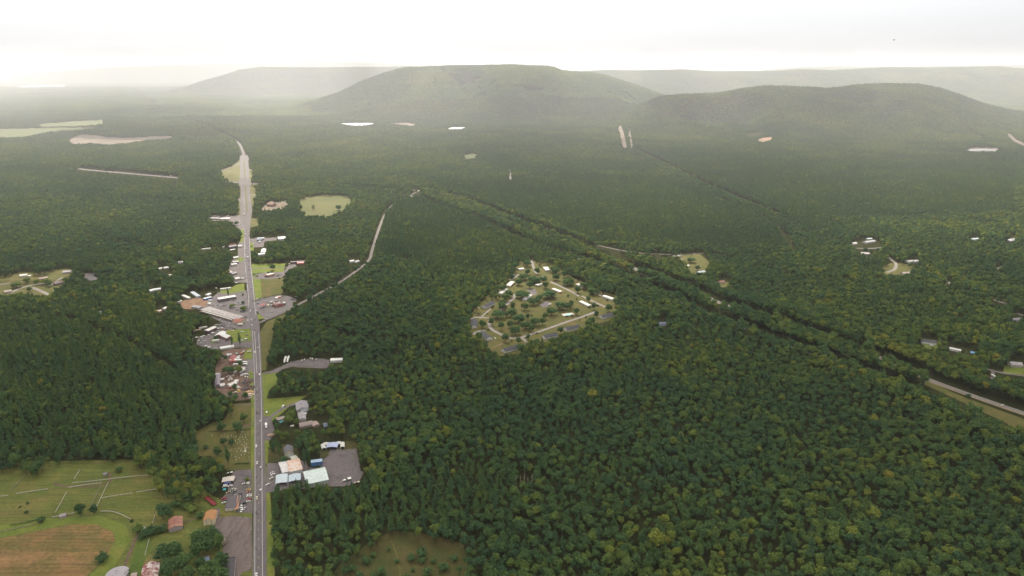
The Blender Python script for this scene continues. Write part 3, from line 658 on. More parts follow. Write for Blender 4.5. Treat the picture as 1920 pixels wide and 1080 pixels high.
# --- the highway
HL = [(473, 1100), (474, 1000), (476, 900), (477, 840), (477.3, 750), (474, 690), (472, 650), (470.5, 620), (468, 598), (465.5, 570), (463.5, 545), (461, 520), (457.5, 490), (457, 470), (457.5, 450), (458, 440)]
HR = [(468, 440), (468.5, 455), (469.5, 475), (471, 495), (473.5, 520), (477, 545), (480, 570), (482, 590), (486, 603), (489, 640), (490.5, 680), (493, 740), (495, 800), (497, 860), (499, 940), (500, 1000), (500.5, 1100)]
UL = [(458, 440), (456.5, 425), (450.5, 412), (450.5, 395), (451, 375), (450.5, 345), (450, 320), (449.5, 300), (451, 291)]
UR = [(464.5, 291), (465.5, 300), (467, 320), (468.5, 345), (470.5, 375), (473, 395), (470, 415), (468, 440)]
patch('highway', [(478, 1240)] + HL[0:] + HR + [(503, 1240)], M_ROAD, 0.20, 'straight grey highway with busy traffic')
patch('upper_highway', UL + UR, M_OLDR, 0.205, 'pale divided upper highway')
open_up([(470, 1100), (471, 1000), (473, 900), (474, 800), (474, 740), (470, 690), (468, 640), (464, 590), (459, 540), (454, 490), (454, 450)] + [(471, 450), (472, 480), (476, 520), (481, 560), (489, 600), (492, 650), (494, 700), (500, 760), (501, 830), (503, 900), (506, 960), (512, 1020), (513, 1100)])
open_up([(455, 450), (455, 425), (446, 412), (446, 395), (447, 345), (447, 300), (450, 289), (466, 289), (469, 300), (472, 345), (475, 375), (477, 390), (474, 415), (470, 450)])
patch('highway_verge', [(496, 860), (505, 905), (512, 1000), (516, 1100), (500, 1100)], M_LAWN, 0.05, 'grass verge east of the highway'); patch('highway_verge', [(466, 655), (474, 690), (477, 750), (477, 850), (474, 960), (470, 960), (471, 760), (463, 655)], M_LAWN, 0.055, 'grass verge west of the highway')
patch('median', [(456.6, 302), (458.3, 302), (460.2, 336), (462.5, 365), (464.2, 398), (462.2, 398), (460.2, 365), (458, 336)], M_DRYG, 0.26, 'narrow grass median of the upper highway')
def line_px(pts, width, m, label, z=0.24, name='road_marking'):
    ribbon(name, None, width, m, z, label, cat='road marking', line=[G(*p) for p in pts])
line_px([(477.6, 1100), (478.1, 980), (478.3, 870), (478.2, 760), (476.8, 690), (475.2, 655), (473, 620)], 0.3, M_WHITE, 'white left edge line of the highway')
line_px([(492.3, 1100), (491.7, 980), (491.2, 870), (490.4, 760), (488.3, 690), (486.6, 655), (484.6, 625)], 0.3, M_WHITE, 'white right edge line of the highway')
line_px([(463, 590), (461, 560), (459.6, 535), (458.7, 505)], 0.4, M_WHITE, 'white left edge line beside the strip mall') if False else None
line_px([(479.4, 590), (476.5, 560), (474.4, 535), (470.8, 505), (468.6, 470), (467.4, 445)], 0.35, M_WHITE, 'white right edge line beside the gas station')
line_px([(466.6, 575), (464.8, 545), (461.8, 515), (459.3, 490), (458.4, 465), (459, 445)], 0.35, M_WHITE, 'white left edge line beside the strip mall')
line_px([(481.6, 700), (480.2, 670), (478.6, 640), (477.2, 620)], 0.35, M_WHITE, 'white turn lane line above the scrap yard')
for k, y in enumerate(np.geomspace(705, 1085, 26)):      # dashed centre line
    x = np.interp(y, [640, 700, 870, 1085], [479.5, 482.4, 484.9, 485.0])
    a = G(x, y); d = (G(x, y - 8) - a).normalized()
    line_px([tuple(PIX(a)), tuple(PIX(a + d * 3.2))], 0.22, M_YELLOW, 'yellow centre dash of the highway', name='centre_dash')
for x in (461, 463.6, 466, 468.5, 471):                      # turn-lane dashes at the junction
    pass
ribbon('distant_highway', [(457.5, 292), (454.5, 282), (447, 268), (430, 258), (408, 246), (385, 236), (360, 226)], 14, M_OLDR, 0.12, 'highway winding away through the woods', gap=20)
open_up([(454, 291), (453, 283), (449, 272), (453, 272), (458, 284), (461, 291)]) 
# --- far fields, water, quarry, power-line cuts
M_FARM = ground_mat('distant meadow', [(0.3, (0.10, 0.13, 0.045)), (0.7, (0.16, 0.17, 0.07))], scale=0.006, fine=0.03, fineamt=0.25)
M_PIT = ground_mat('distant bare ground', [(0.3, (0.12, 0.115, 0.08)), (0.5, (0.20, 0.155, 0.125)), (0.7, (0.27, 0.215, 0.165))], scale=0.008, fine=0.03, fineamt=0.3)
def far_patch(name, px, m, label, lift=1.5, kind='structure', edge=True):
    px = ragged(px, .35 if name in ('pond', 'lake') else 1.0)
    z = 0.0
    for _ in range(4):
        P = [G(x, y, z) for x, y in px]; z = max(float(TZ(p.x, p.y)) for p in P)
    open_up(px, far=True)
    P = [G(x, y, z + lift) for x, y in px]
    return patch(name, px, m, z + lift, label, kind, world=[(p.x, p.y) for p in P])
far_patch('meadow', [(68, 234), (120, 228.5), (195, 225), (193, 233), (150, 236), (75, 237.5)], M_FARM, 'upper sunlit meadow on the left')
far_patch('meadow', [(-40, 243), (60, 240.5), (120, 239.5), (192, 239), (150, 244), (95, 248), (40, 257), (-40, 259)], M_FARM, 'lower sunlit meadow on the left')
far_patch('quarry', [(128, 266), (140, 256), (155, 252), (180, 253.5), (205, 258), (250, 258.5), (280, 256), (320, 255), (325, 259), (270, 263), (235, 268), (205, 271), (170, 268), (140, 270)], M_PIT, 'bare tan quarry cut among woods')
far_patch('lake', [(26, 162.5), (60, 159.5), (122, 159), (121, 162), (60, 164), (27, 164)], M_WATER, 'long pale lake far off on the left')
far_patch('pond', [(634, 231.6), (655, 230.6), (690, 230.4), (706, 231.4), (694, 234), (680, 235.6), (655, 235)], M_WATER, 'white glinting pond at the foot of the hill')
far_patch('pond', [(836, 241.5), (850, 238.5), (876, 238.6), (866, 242), (852, 243)], M_WATER, 'small glinting pond below the hill')
far_patch('sand_bank', [(728, 231.5), (760, 230.5), (783, 234), (776, 236.5), (750, 234.5)], M_PIT, 'strip of bare sand beside the pond')
far_patch('power_line_cut', [(1158, 236), (1166, 236), (1176, 277), (1169, 277)], M_PIT, 'bare cut for the power line')
far_patch('gravel_road', [(1178, 242), (1183, 242), (1187, 277), (1183, 277)], M_PIT, 'pale gravel road climbing to the hill')
far_patch('clearing', [(868, 291), (884, 288), (896, 290), (890, 297), (876, 298)], M_FARM, 'small sunlit clearing in mid woods')
far_patch('dirt_clearing', [(1418, 263), (1432, 258), (1450, 257), (1448, 262), (1430, 266)], M_DIRT, 'orange dirt clearing below the right hill')
far_patch('clearing', [(1398, 250), (1425, 248), (1432, 252), (1420, 256), (1400, 255)], M_FARM, 'yellow clearing below the right hill')
far_patch('dirt_road', [(1888, 250), (1893, 250), (1905, 262), (1924, 270), (1924, 274), (1900, 266)], M_PIT, 'sandy road at the right edge')
far_patch('lane', [(953.5, 318), (957, 318), (959, 336), (953.5, 336)], M_LANE, 'short pale lane in mid woods')
far_patch('works_yard', [(1808, 279), (1830, 277), (1872, 278), (1868, 284), (1825, 284.5)], M_LANE, 'pale yard of the distant works')
for L, hw in (([(1190, 281), (1260, 315), (1330, 350), (1400, 380), (1475, 410)], 21), ([(246, 165), (270, 185), (302, 213)], 22), ([(1660, 205), (1730, 222), (1790, 245), (1850, 262)], 14)):
    GAPS.append((np.array([(G(*p).x, G(*p).y) for p in L]), hw))

for L in (FAR_C, NEAR_C, W_C, [(457, 290), (447, 268), (430, 258), (408, 246), (385, 236)], [(1190, 281), (1260, 315), (1330, 350), (1400, 380), (1475, 410)]): TALL.append((np.array([(G(*p).x, G(*p).y) for p in L]), 42.0))

# stand edges and hidden tracks that show as dark lines in the canopy
for L, hw in (([(330, 438), (390, 434), (452, 430)], 8), ([(165, 452), (330, 468), (440, 472)], 7), ([(180, 524), (270, 508), (330, 500)], 8), ([(520, 345), (640, 350), (770, 366)], 10), ([(530, 398), (640, 412), (720, 402)], 9), ([(690, 492), (800, 486), (890, 478)], 7), ([(800, 351), (1000, 332), (1240, 336)], 12), ([(1240, 336), (1420, 402), (1490, 475)], 8), ([(0, 590), (120, 600), (230, 640), (330, 700)], 6), ([(1100, 300), (1250, 310), (1420, 345), (1600, 350)], 14), ([(600, 620), (680, 640), (760, 640)], 7), ([(1330, 478), (1480, 520), (1600, 530)], 7), ([(0, 385), (160, 372), (380, 380)], 10)):
    GAPS.append((np.array([(p.x, p.y) for p in smooth_line(L, 4)]), hw))
p_ = G(983, 906); KEEPOUT.append((p_.x, p_.y - 6, 11.0))

# ------------------------------------------------------------------ foliage
def leaf_mat(name, inst):
    m, n, l, b = newmat(name)
    n.remove(b)
    out = n['Material Output']
    def attr(nm, t):
        a = n.new('ShaderNodeAttribute'); a.attribute_type = t; a.attribute_name = nm; return a.outputs['Fac']
    tint = attr('tint', 'INSTANCER'); leaf = attr('leaf', 'GEOMETRY'); lt = attr('crown_tint', 'GEOMETRY')
    s = n.new('ShaderNodeMath'); s.operation = 'ADD'; l.new(tint, s.inputs[0]); l.new(lt, s.inputs[1])
    c = ramp(n, l, s.outputs[0], LEAF_STOPS)
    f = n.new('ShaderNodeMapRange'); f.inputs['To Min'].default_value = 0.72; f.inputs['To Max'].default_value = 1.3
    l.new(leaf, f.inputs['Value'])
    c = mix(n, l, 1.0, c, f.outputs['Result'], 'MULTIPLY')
    d = n.new('ShaderNodeBsdfDiffuse'); t = n.new('ShaderNodeBsdfTranslucent'); x = n.new('ShaderNodeMixShader')
    x.inputs[0].default_value = 0.28
    l.new(c, d.inputs['Color']); l.new(c, t.inputs['Color'])
    l.new(d.outputs[0], x.inputs[1]); l.new(t.outputs[0], x.inputs[2]); l.new(x.outputs[0], out.inputs['Surface'])
    return m
LEAF_STOPS = [(0.0, (0.049, 0.094, 0.048)), (0.3, (0.069, 0.119, 0.043)), (0.55, (0.112, 0.154, 0.040)),
              (0.8, (0.165, 0.190, 0.040)), (1.0, (0.205, 0.190, 0.042))]
LEAF = leaf_mat('foliage', True)
BARK = ground_mat('bark', [(0.3, (0.06, 0.045, 0.035)), (0.7, (0.13, 0.11, 0.09))], scale=1.5, fine=6.0)

def crown_data(seed, kind, nleaf, core=True, size=1.25):
    """Leaf-clump faces on a few uneven lobes; returns verts, faces, per-face leaf value."""
    r = np.random.RandomState(seed)
    vs, fs, lv = [], [], []
    lobes = []
    if kind == 'broad':
        cz, rx, rz = 10.5, 4.3, 5.0
        lobes.append((np.array([0, 0, cz]), np.array([rx * .8, rx * .8, rz * .85])))
        for k in range(9):
            a = r.rand() * 6.28; h = r.uniform(-0.55, 0.85)
            q = math.sqrt(max(0.05, 1 - h * h)) * r.uniform(.5, .75)
            lobes.append((np.array([rx * q * math.cos(a), rx * q * math.sin(a), cz + rz * h * .68]), np.ones(3) * r.uniform(1.5, 2.5) * np.array([1, 1, .9])))
    elif kind == 'open':      # grown in the open: full to near the ground
        cz, rx, rz = 7.4, 4.6, 6.2
        lobes.append((np.array([0, 0, cz]), np.array([rx * .85, rx * .85, rz * .85])))
        for k in range(12):
            a = r.rand() * 6.28; h = r.uniform(-0.75, 0.85)
            q = math.sqrt(max(0.05, 1 - h * h)) * r.uniform(.55, .8)
            lobes.append((np.array([rx * q * math.cos(a), rx * q * math.sin(a), cz + rz * h * .72]), np.ones(3) * r.uniform(1.5, 2.3)))
    elif kind == 'pine':
        for k in range(8):
            t = k / 7.0; z = 6.0 + 11.5 * t; rr = 3.3 * (1 - t) ** .75 + .7
            a = r.rand() * 6.28; o = rr * .3
            lobes.append((np.array([o * math.cos(a), o * math.sin(a), z]), np.array([rr * r.uniform(.75, 1.1), rr * r.uniform(.75, 1.1), 1.5])))
    elif kind == 'poplar':
        for k in range(7):
            t = k / 6.0; z = 3.5 + 13 * t; rr = 2.3 * math.sin(math.pi * (0.12 + .8 * t)) + .3
            a = r.rand() * 6.28
            lobes.append((np.array([.3 * math.cos(a), .3 * math.sin(a), z]), np.array([rr, rr, 1.9])))
    else:   # bush
        for k in range(6):
            a = r.rand() * 6.28; q = r.rand() * 1.5
            lobes.append((np.array([q * math.cos(a), q * math.sin(a), 1.3 + r.rand() * .6]), np.array([1.3, 1.3, 1.2]) * r.uniform(.8, 1.2)))
    if core:
        for c, s in lobes:
            # small core inside every lobe, darkened as painted inner shade: a lumpy octahedron
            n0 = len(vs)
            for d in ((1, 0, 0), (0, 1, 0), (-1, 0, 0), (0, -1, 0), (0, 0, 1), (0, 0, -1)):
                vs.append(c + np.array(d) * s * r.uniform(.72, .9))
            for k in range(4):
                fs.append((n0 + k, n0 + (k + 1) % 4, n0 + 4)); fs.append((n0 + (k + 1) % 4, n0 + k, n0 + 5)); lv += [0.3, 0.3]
    wts = np.array([s[0] * s[1] for c, s in lobes]); wts /= wts.sum()
    for i in range(nleaf):
        k = r.choice(len(lobes), p=wts); c, s = lobes[k]
        d = r.randn(3); d /= np.linalg.norm(d)
        if d[2] < -0.4: d[2] *= -1
        p = c + d * s * r.uniform(.85, 1.08)
        nn = d / s; nn /= np.linalg.norm(nn); nn = nn + r.randn(3) * 0.28; nn /= np.linalg.norm(nn)
        a = np.cross(nn, r.randn(3)); a /= np.linalg.norm(a); b = np.cross(nn, a)
        h = size * r.uniform(.6, 1.15) * .5; g = h * r.uniform(.6, 1.0)
        n0 = len(vs)
        vs += [p + a * h, p + b * g, p - a * h * .9, p - b * g]
        fs.append((n0, n0 + 1, n0 + 2, n0 + 3)); lv.append(r.rand())
    return vs, fs, lv
def trunk_mb(h, r=0.28, limbs=3, seed=0):
    b = MB(); q = random.Random(seed)
    b.cyl((0, 0, -0.4), (0.1, 0.05, h), r, r * .45, 6)
    for k in range(limbs):
        a = q.random() * 6.28; z = h * q.uniform(.5, .8)
        b.cyl((0.05, 0, z), (1.9 * math.cos(a), 1.9 * math.sin(a), z + 2.2), r * .45, r * .15, 4)
    return b
def face_attr(me, name, vals):
    a = me.attributes.new(name, 'FLOAT', 'FACE'); a.data.foreach_set('value', np.asarray(vals, np.float32))
def crown_mesh(name, seed, kind, nleaf, size=1.25, tints=None):
    vs, fs, lv = crown_data(seed, kind, nleaf, True, size)
    me = bpy.data.meshes.new(name); me.from_pydata([tuple(v) for v in vs], [], fs); me.materials.append(LEAF)
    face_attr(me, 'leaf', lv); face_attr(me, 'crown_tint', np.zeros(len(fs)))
    return me
def whole_tree_mesh(name, seed, kind, nleaf, size, trunk_h):
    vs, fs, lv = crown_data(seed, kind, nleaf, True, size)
    t = trunk_mb(trunk_h, limbs=0); n0 = len(vs)
    me = bpy.data.meshes.new(name)
    me.from_pydata([tuple(v) for v in vs] + t.v, [], fs + [tuple(i + n0 for i in f) for f in t.f])
    me.materials.append(LEAF); me.materials.append(BARK)
    me.polygons.foreach_set('material_index', [0] * len(fs) + [1] * len(t.f))
    face_attr(me, 'leaf', lv + [0.5] * len(t.f)); face_attr(me, 'crown_tint', np.zeros(len(fs) + len(t.f)))
    return me
def blob_tile_mesh(name, seed, size, pitch):
    """Distant stand of trees: each crown a lumpy low blob of its own height and tint, on a square of ground."""
    r = np.random.RandomState(seed); vs, fs, lv, ct = [], [], [], []
    k = int(size / pitch)
    for i in range(k):
        for j in range(k):
            x = (i + r.rand()) * pitch - size / 2; y = (j + r.rand()) * pitch - size / 2
            h = r.uniform(12, 19) + 3 * math.sin(x * .05 + seed) ; w = pitch * r.uniform(.5, .85)
            n0 = len(vs); m = 5; tt = r.normal(0, .2); t0 = r.rand() * 6
            for zz, q in ((-1, 1.0), (h * .62, 1.0), (h * .88, .72)):
                for s in range(m):
                    a = t0 + 6.283 * s / m; e = w * q * r.uniform(.75, 1.2)
                    vs.append((x + e * math.cos(a), y + e * math.sin(a), zz + r.uniform(-1, 1)))
            vs.append((x + r.uniform(-1, 1), y + r.uniform(-1, 1), h * 1.02))
            for lv_ in range(2):
                for s in range(m):
                    fs.append((n0 + lv_ * m + s, n0 + lv_ * m + (s + 1) % m, n0 + lv_ * m + m + (s + 1) % m, n0 + lv_ * m + m + s)); lv.append(r.rand()); ct.append(tt)
            for s in range(m):
                fs.append((n0 + 2 * m + s, n0 + 2 * m + (s + 1) % m, n0 + 3 * m)); lv.append(r.rand()); ct.append(tt)
    me = bpy.data.meshes.new(name); me.from_pydata(vs, [], fs); me.materials.append(LEAF)
    face_attr(me, 'leaf', lv); face_attr(me, 'crown_tint', ct)
    return me

# ------------------------------------------------------------------ where trees stand
rs = np.random.RandomState(5)
def inpoly(px, py, poly):
    res = np.zeros(px.shape, bool)
    x0, y0 = poly.min(0); x1, y1 = poly.max(0)
    idx = np.nonzero((px >= x0) & (px <= x1) & (py >= y0) & (py <= y1))[0]
    if len(idx) == 0: return res
    X, Y = px[idx], py[idx]; ins = np.zeros(len(idx), bool)
    n = len(poly)
    for i in range(n):
        xa, ya = poly[i]; xb, yb = poly[(i + 1) % n]
        if ya == yb: continue
        c = ((ya > Y) != (yb > Y)) & (X < (xb - xa) * (Y - ya) / (yb - ya) + xa)
        ins ^= c
    res[idx] = ins
    return res
def near_line(x, y, line, hw):
    out = np.zeros(x.shape, bool)
    lo = line.min(0) - hw; hi = line.max(0) + hw
    idx = np.nonzero((x > lo[0]) & (x < hi[0]) & (y > lo[1]) & (y < hi[1]))[0]
    if len(idx) == 0: return out
    P = np.stack([x[idx], y[idx]], 1); best = np.full(len(idx), 1e9)
    for a, b in zip(line[:-1], line[1:]):
        d = b - a; L = (d * d).sum() + 1e-9
        t = np.clip(((P - a) @ d) / L, 0, 1)
        q = a + t[:, None] * d
        best = np.minimum(best, ((P - q) ** 2).sum(1))
    out[idx] = best < hw * hw
    return out
def scatter(y0, y1, s, jit=0.42, r0=0.0):
    """Jittered grid over the wedge of land the photograph takes in, a margin beyond its edges."""
    xs = []; 
    rows = np.arange(y0, y1, s)
    for i, yy in enumerate(rows):
        half = yy * 0.80 + 70
        c = np.arange(-half, half, s) + (i % 2) * s * .5
        xs.append(np.stack([c, np.full(c.shape, yy)], 1))
    P = np.concatenate(xs)
    P += (rs.rand(*P.shape) - .5) * 2 * jit * s
    return P
KEEP_DEAD = None
def keep(P, H):
    x, y = P[:, 0], P[:, 1]; z = TZ(x, y)
    ok = np.ones(len(P), bool)
    for fr in (0.0, 0.55, 0.97):
        px, py = PIX(np.stack([x, y, z + H * fr], 1))
        px = px + (vnoise(x / 14.0, y / 14.0) - .5) * 5; py = py + (vnoise(x / 14.0 + 50, y / 14.0) - .5) * 3.5
        for poly in CLEAR: ok &= ~inpoly(px, py, poly)
    for line, hw in GAPS: ok &= ~near_line(x, y, line, hw)
    for cx, cyy, rr in KEEPOUT: ok &= (x - cx) ** 2 + (y - cyy) ** 2 > rr * rr
    return ok

PINE_ZONES = [np.array(p, float) for p in (
    [(720, 395), (790, 370), (1000, 450), (1100, 480), (960, 500), (850, 520), (700, 480)],
    [(800, 350), (1000, 330), (1250, 335), (1430, 400), (1480, 470), (1120, 460), (960, 400)],
    [(0, 600), (200, 560), (330, 600), (380, 700), (400, 800), (330, 900), (0, 870)],
    [(500, 900), (640, 930), (800, 880), (1000, 900), (860, 1000), (640, 1010), (520, 1000)],
    [(1250, 310), (1900, 290), (1900, 400), (1500, 420)])]
def zone_pine(P):
    px, py = PIX(np.stack([P[:, 0], P[:, 1], np.zeros(len(P))], 1))
    z = np.zeros(len(P), bool)
    for q in PINE_ZONES: z |= inpoly(px, py, q)
    return z
def tint_of(P, pine):
    x, y = P[:, 0], P[:, 1]
    t = 0.38 + 0.8 * (fbm(x / 140.0, y / 140.0, 4) - .5) + 0.6 * (fbm(x / 900.0 + 9, y / 900.0, 3) - .5) + rs.normal(0, .17, len(P))
    yel = rs.rand(len(P)) < 0.035
    t = np.where(yel, t + rs.uniform(.15, .36, len(P)), t)
    t = np.where(pine, t * .5 + rs.normal(0, .08, len(P)) + .05, t)
    return np.clip(t, 0.0, 1.0)
BROAD, PINE = [], []
for k in range(5): BROAD.append((crown_mesh('broadleaf_crown', 100 + k, 'broad', 240), trunk_mb(9, seed=k).mesh('broadleaf_trunk', BARK)))
for k in range(4): PINE.append((crown_mesh('pine_crown', 200 + k, 'pine', 210, 1.15), trunk_mb(15, .25, 0, k).mesh('pine_trunk', BARK)))
OPEN = [(crown_mesh('open_crown', 140 + k, 'open', 420, 1.2), trunk_mb(6, .3, 0, seed=k).mesh('open_trunk', BARK)) for k in range(4)]
BUSH = [crown_mesh('bush_crown', 300 + k, 'bush', 90, .8) for k in range(2)]
POPLAR = [(crown_mesh('column_crown', 310 + k, 'poplar', 170, 1.0), trunk_mb(7, .2, 0, k).mesh('column_trunk', BARK)) for k in range(2)]
VAR = []          # meshes the woodland is made of
for k in range(5): VAR.append(whole_tree_mesh('wood_broadleaf', 100 + k, 'broad', 240, 1.25, 9))
for k in range(4): VAR.append(whole_tree_mesh('wood_pine', 200 + k, 'pine', 210, 1.15, 14))
for k in range(4): VAR.append(whole_tree_mesh('wood_broadleaf_small', 120 + k, 'broad', 70, 2.0, 9))
for k in range(3): VAR.append(whole_tree_mesh('wood_pine_small', 220 + k, 'pine', 60, 1.9, 14))
for k in range(4): VAR.append(blob_tile_mesh('wood_stand', 400 + k, 150.0, 8.5))
pts, rot, scl, vid, tnt = [], [], [], [], []
NEAR = []
def grow(P, near, keep_first=0):
    pine_z = zone_pine(P)
    hn = fbm(P[:, 0] / 60.0 + 40, P[:, 1] / 60.0, 3)
    s = 0.66 + 0.58 * hn + rs.normal(0, .15, len(P)); s = np.clip(s, .5, 1.5)
    s = np.where(rs.rand(len(P)) < .07, s * 1.25, s)
    edge = np.zeros(len(P), bool)
    for line, hw in TALL: edge |= near_line(P[:, 0], P[:, 1], line, hw)
    s = np.where(edge, np.maximum(s, .95) * 1.28, s)
    pine = np.where(pine_z, rs.rand(len(P)) < .85, rs.rand(len(P)) < .24)
    ok = keep(P, 15.5 * s)
    P, s, pine = P[ok], s[ok], pine[ok]
    t = tint_of(P, pine)
    n = len(P)
    if near: v = np.where(pine, 5 + rs.randint(0, 4, n), rs.randint(0, 5, n))
    else: v = np.where(pine, 13 + rs.randint(0, 3, n), 9 + rs.randint(0, 4, n))
    z = TZ(P[:, 0], P[:, 1])
    return np.stack([P[:, 0], P[:, 1], z], 1), s, v, t
D1, D2, D3, D4 = 1500.0, 3000.0, 4700.0, 6300.0
P1 = grow(scatter(430, D1, 8.3), True)
P2 = grow(scatter(D1, D2, 8.6), False)
P3 = grow(scatter(D2, D3, 9.6), False)
P4 = grow(scatter(D3, D4, 11.0), False); P4[1][:] *= 1.15
P3 = [np.concatenate([a, b]) for a, b in zip(P3, P4)]
# the individuals: the ones that show largest, nearest the camera and inside the frame
px, py = PIX(P1[0] + np.array([0, 0, 8.0]))
inside = (px > 2) & (px < 1918) & (py < 1076)
order = np.argsort(-np.where(inside, py, -1))
IND = order[:N_SINGLE]
mask = np.ones(len(P1[0]), bool); mask[IND] = False
SINGLES = [a[IND] for a in P1]
P1 = [a[mask] for a in P1]
def tiles():
    s = 128.0; P = scatter(D4 + 50, 14200, s, 0.10)
    x, y = P[:, 0], P[:, 1]; z = TZ(x, y)
    ok = np.ones(len(P), bool)
    for fr in (0.0, 14.0):
        px, py = PIX(np.stack([x, y, z + fr], 1))
        for poly in CLEAR_FAR: ok &= ~inpoly(px, py, poly)
    for line, hw in GAPS[-20:]:
        if line[:, 1].max() > 5500: ok &= ~near_line(x, y, line, hw + 45)
    e = 40.0
    nx = -(TZ(x + e, y) - TZ(x - e, y)) / (2 * e); ny = -(TZ(x, y + e) - TZ(x, y - e)) / (2 * e)
    t = 0.44 + 1.0 * (fbm(x / 420.0 + 9, y / 420.0, 4) - .5) + rs.normal(0, .09, len(P))  # stand tint; the broad swing also paints sunlit and shaded patches on hills
    return np.stack([x, y, z], 1)[ok], np.ones(ok.sum()), 16 + rs.randint(0, 4, ok.sum()), np.clip(t, 0, 1)[ok], nx[ok], ny[ok]
T = tiles()
allp = np.concatenate([P1[0], P2[0], P3[0], T[0]])
alls = np.concatenate([P1[1], P2[1], P3[1], T[1]])
allv = np.concatenate([P1[2], P2[2], P3[2], T[2]])
allt = np.concatenate([P1[3], P2[3], P3[3], T[3]])
nt_ = len(T[0]); N = len(allp)
rotv = np.zeros((N, 3), np.float32); rotv[:, 2] = rs.rand(N) * 6.283
for i in range(nt_):      # distant stands follow the slope they grow on
    nrm = Vector((T[4][i], T[5][i], 1)).normalized()
    q = nrm.to_track_quat('Z', 'Y') @ Matrix.Rotation(rs.randint(4) * math.pi / 2, 3, 'Z').to_quaternion()
    rotv[N - nt_ + i] = q.to_euler()
wide = rs.uniform(.88, 1.2, N); sv = np.stack([alls * wide, alls * wide, alls], 1).astype(np.float32)
sv[N - nt_:] = 1.0
me = bpy.data.meshes.new('woodland')
me.vertices.add(N); me.vertices.foreach_set('co', allp.astype(np.float32).ravel())
for nm, tp, arr in (('tree_rot', 'FLOAT_VECTOR', rotv), ('tree_scale', 'FLOAT_VECTOR', sv)):
    a = me.attributes.new(nm, tp, 'POINT'); a.data.foreach_set('vector', arr.ravel())
a = me.attributes.new('tree_kind', 'INT', 'POINT'); a.data.foreach_set('value', allv.astype(np.int32))
a = me.attributes.new('tint', 'FLOAT', 'POINT'); a.data.foreach_set('value', allt.astype(np.float32))
wood = place('woodland', me)
tag(wood, 'unbroken mixed green woodland covering the plain and hills', 'woodland', kind='stuff')
ng = bpy.data.node_groups.new('woodland', 'GeometryNodeTree')
ng.interface.new_socket('Geometry', in_out='INPUT', socket_type='NodeSocketGeometry')
ng.interface.new_socket('Geometry', in_out='OUTPUT', socket_type='NodeSocketGeometry')
gi = ng.nodes.new('NodeGroupInput'); go = ng.nodes.new('NodeGroupOutput')
iop = ng.nodes.new('GeometryNodeInstanceOnPoints')
iop.inputs['Pick Instance'].default_value = True
jn = ng.nodes.new('GeometryNodeGeometryToInstance')
for k, m_ in reversed(list(enumerate(VAR))):
    ob = bpy.data.objects.new(m_.name, m_)
    oi = ng.nodes.new('GeometryNodeObjectInfo'); oi.inputs['Object'].default_value = ob; oi.inputs['As Instance'].default_value = True
    ng.links.new(oi.outputs['Geometry'], jn.inputs[0])
def na(nm, t):
    a = ng.nodes.new('GeometryNodeInputNamedAttribute'); a.data_type = t; a.inputs['Name'].default_value = nm
    return a.outputs['Attribute']
j2 = ng.nodes.new('GeometryNodeJoinGeometry')
for oi in [x for x in ng.nodes if x.bl_idname == 'GeometryNodeObjectInfo']: ng.links.new(oi.outputs['Geometry'], j2.inputs[0])
ng.nodes.remove(jn)
ng.links.new(j2.outputs[0], iop.inputs['Instance'])
ng.links.new(gi.outputs[0], iop.inputs['Points'])
ng.links.new(na('tree_kind', 'INT'), iop.inputs['Instance Index'])
er = ng.nodes.new('FunctionNodeEulerToRotation'); ng.links.new(na('tree_rot', 'FLOAT_VECTOR'), er.inputs[0])
ng.links.new(er.outputs[0], iop.inputs['Rotation'])
ng.links.new(na('tree_scale', 'FLOAT_VECTOR'), iop.inputs['Scale'])
ng.links.new(iop.outputs[0], go.inputs[0])
md = wood.modifiers.new('woodland', 'NODES'); md.node_group = ng
print('WOODLAND', len(P1[0]), len(P2[0]), len(P3[0]), nt_)

# ------------------------------------------------------------------ labels: each thing told apart from its look-alikes
ONES = 'one two three four five six seven eight nine ten eleven twelve thirteen fourteen fifteen sixteen seventeen eighteen nineteen'.split()
ORDS = 'first second third fourth fifth sixth seventh eighth ninth tenth eleventh twelfth thirteenth fourteenth fifteenth sixteenth seventeenth eighteenth nineteenth'.split()
NUM = ['zero'] + ONES + ['twenty'] + ['twenty-' + v for v in ONES[:9]] + ['thirty'] + ['thirty-' + v for v in ONES[:9]]
ORD = ORDS + ['twentieth'] + ['twenty-' + v for v in ORDS[:9]] + ['thirtieth'] + ['thirty-' + v for v in ORDS[:9]]
PENDING = []
def later(o, what, zone, px, py): PENDING.append((o, what, zone, px, py))
def write_labels():
    by = {}
    for t in PENDING: by.setdefault((t[1], t[2]), []).append(t)
    for (what, zone), L in by.items():
        base = f'{what} {zone}'
        if len(L) == 1: L[0][0]['label'] = base; continue
        xs = [t[3] for t in L]; ys = [t[4] for t in L]
        row = (max(xs) - min(xs)) > 1.6 * (max(ys) - min(ys))
        L.sort(key=(lambda t: t[3]) if row else (lambda t: -t[4]))
        n = len(L); N_ = NUM[n] if n < len(NUM) else str(n)
        for i, t in enumerate(L):
            if row:
                w_ = ('left of two', 'right of two')[i] if n == 2 else ('leftmost of ' + N_ if i == 0 else 'rightmost of ' + N_ if i == n - 1 else f'{ORD[i]} from left of {N_}')
            else:
                w_ = ('nearer of two', 'farther of two')[i] if n == 2 else ('nearest of ' + N_ if i == 0 else 'farthest of ' + N_ if i == n - 1 else f'{ORD[i]} nearest of {N_}')
            t[0]['label'] = f'{base}, {w_}'

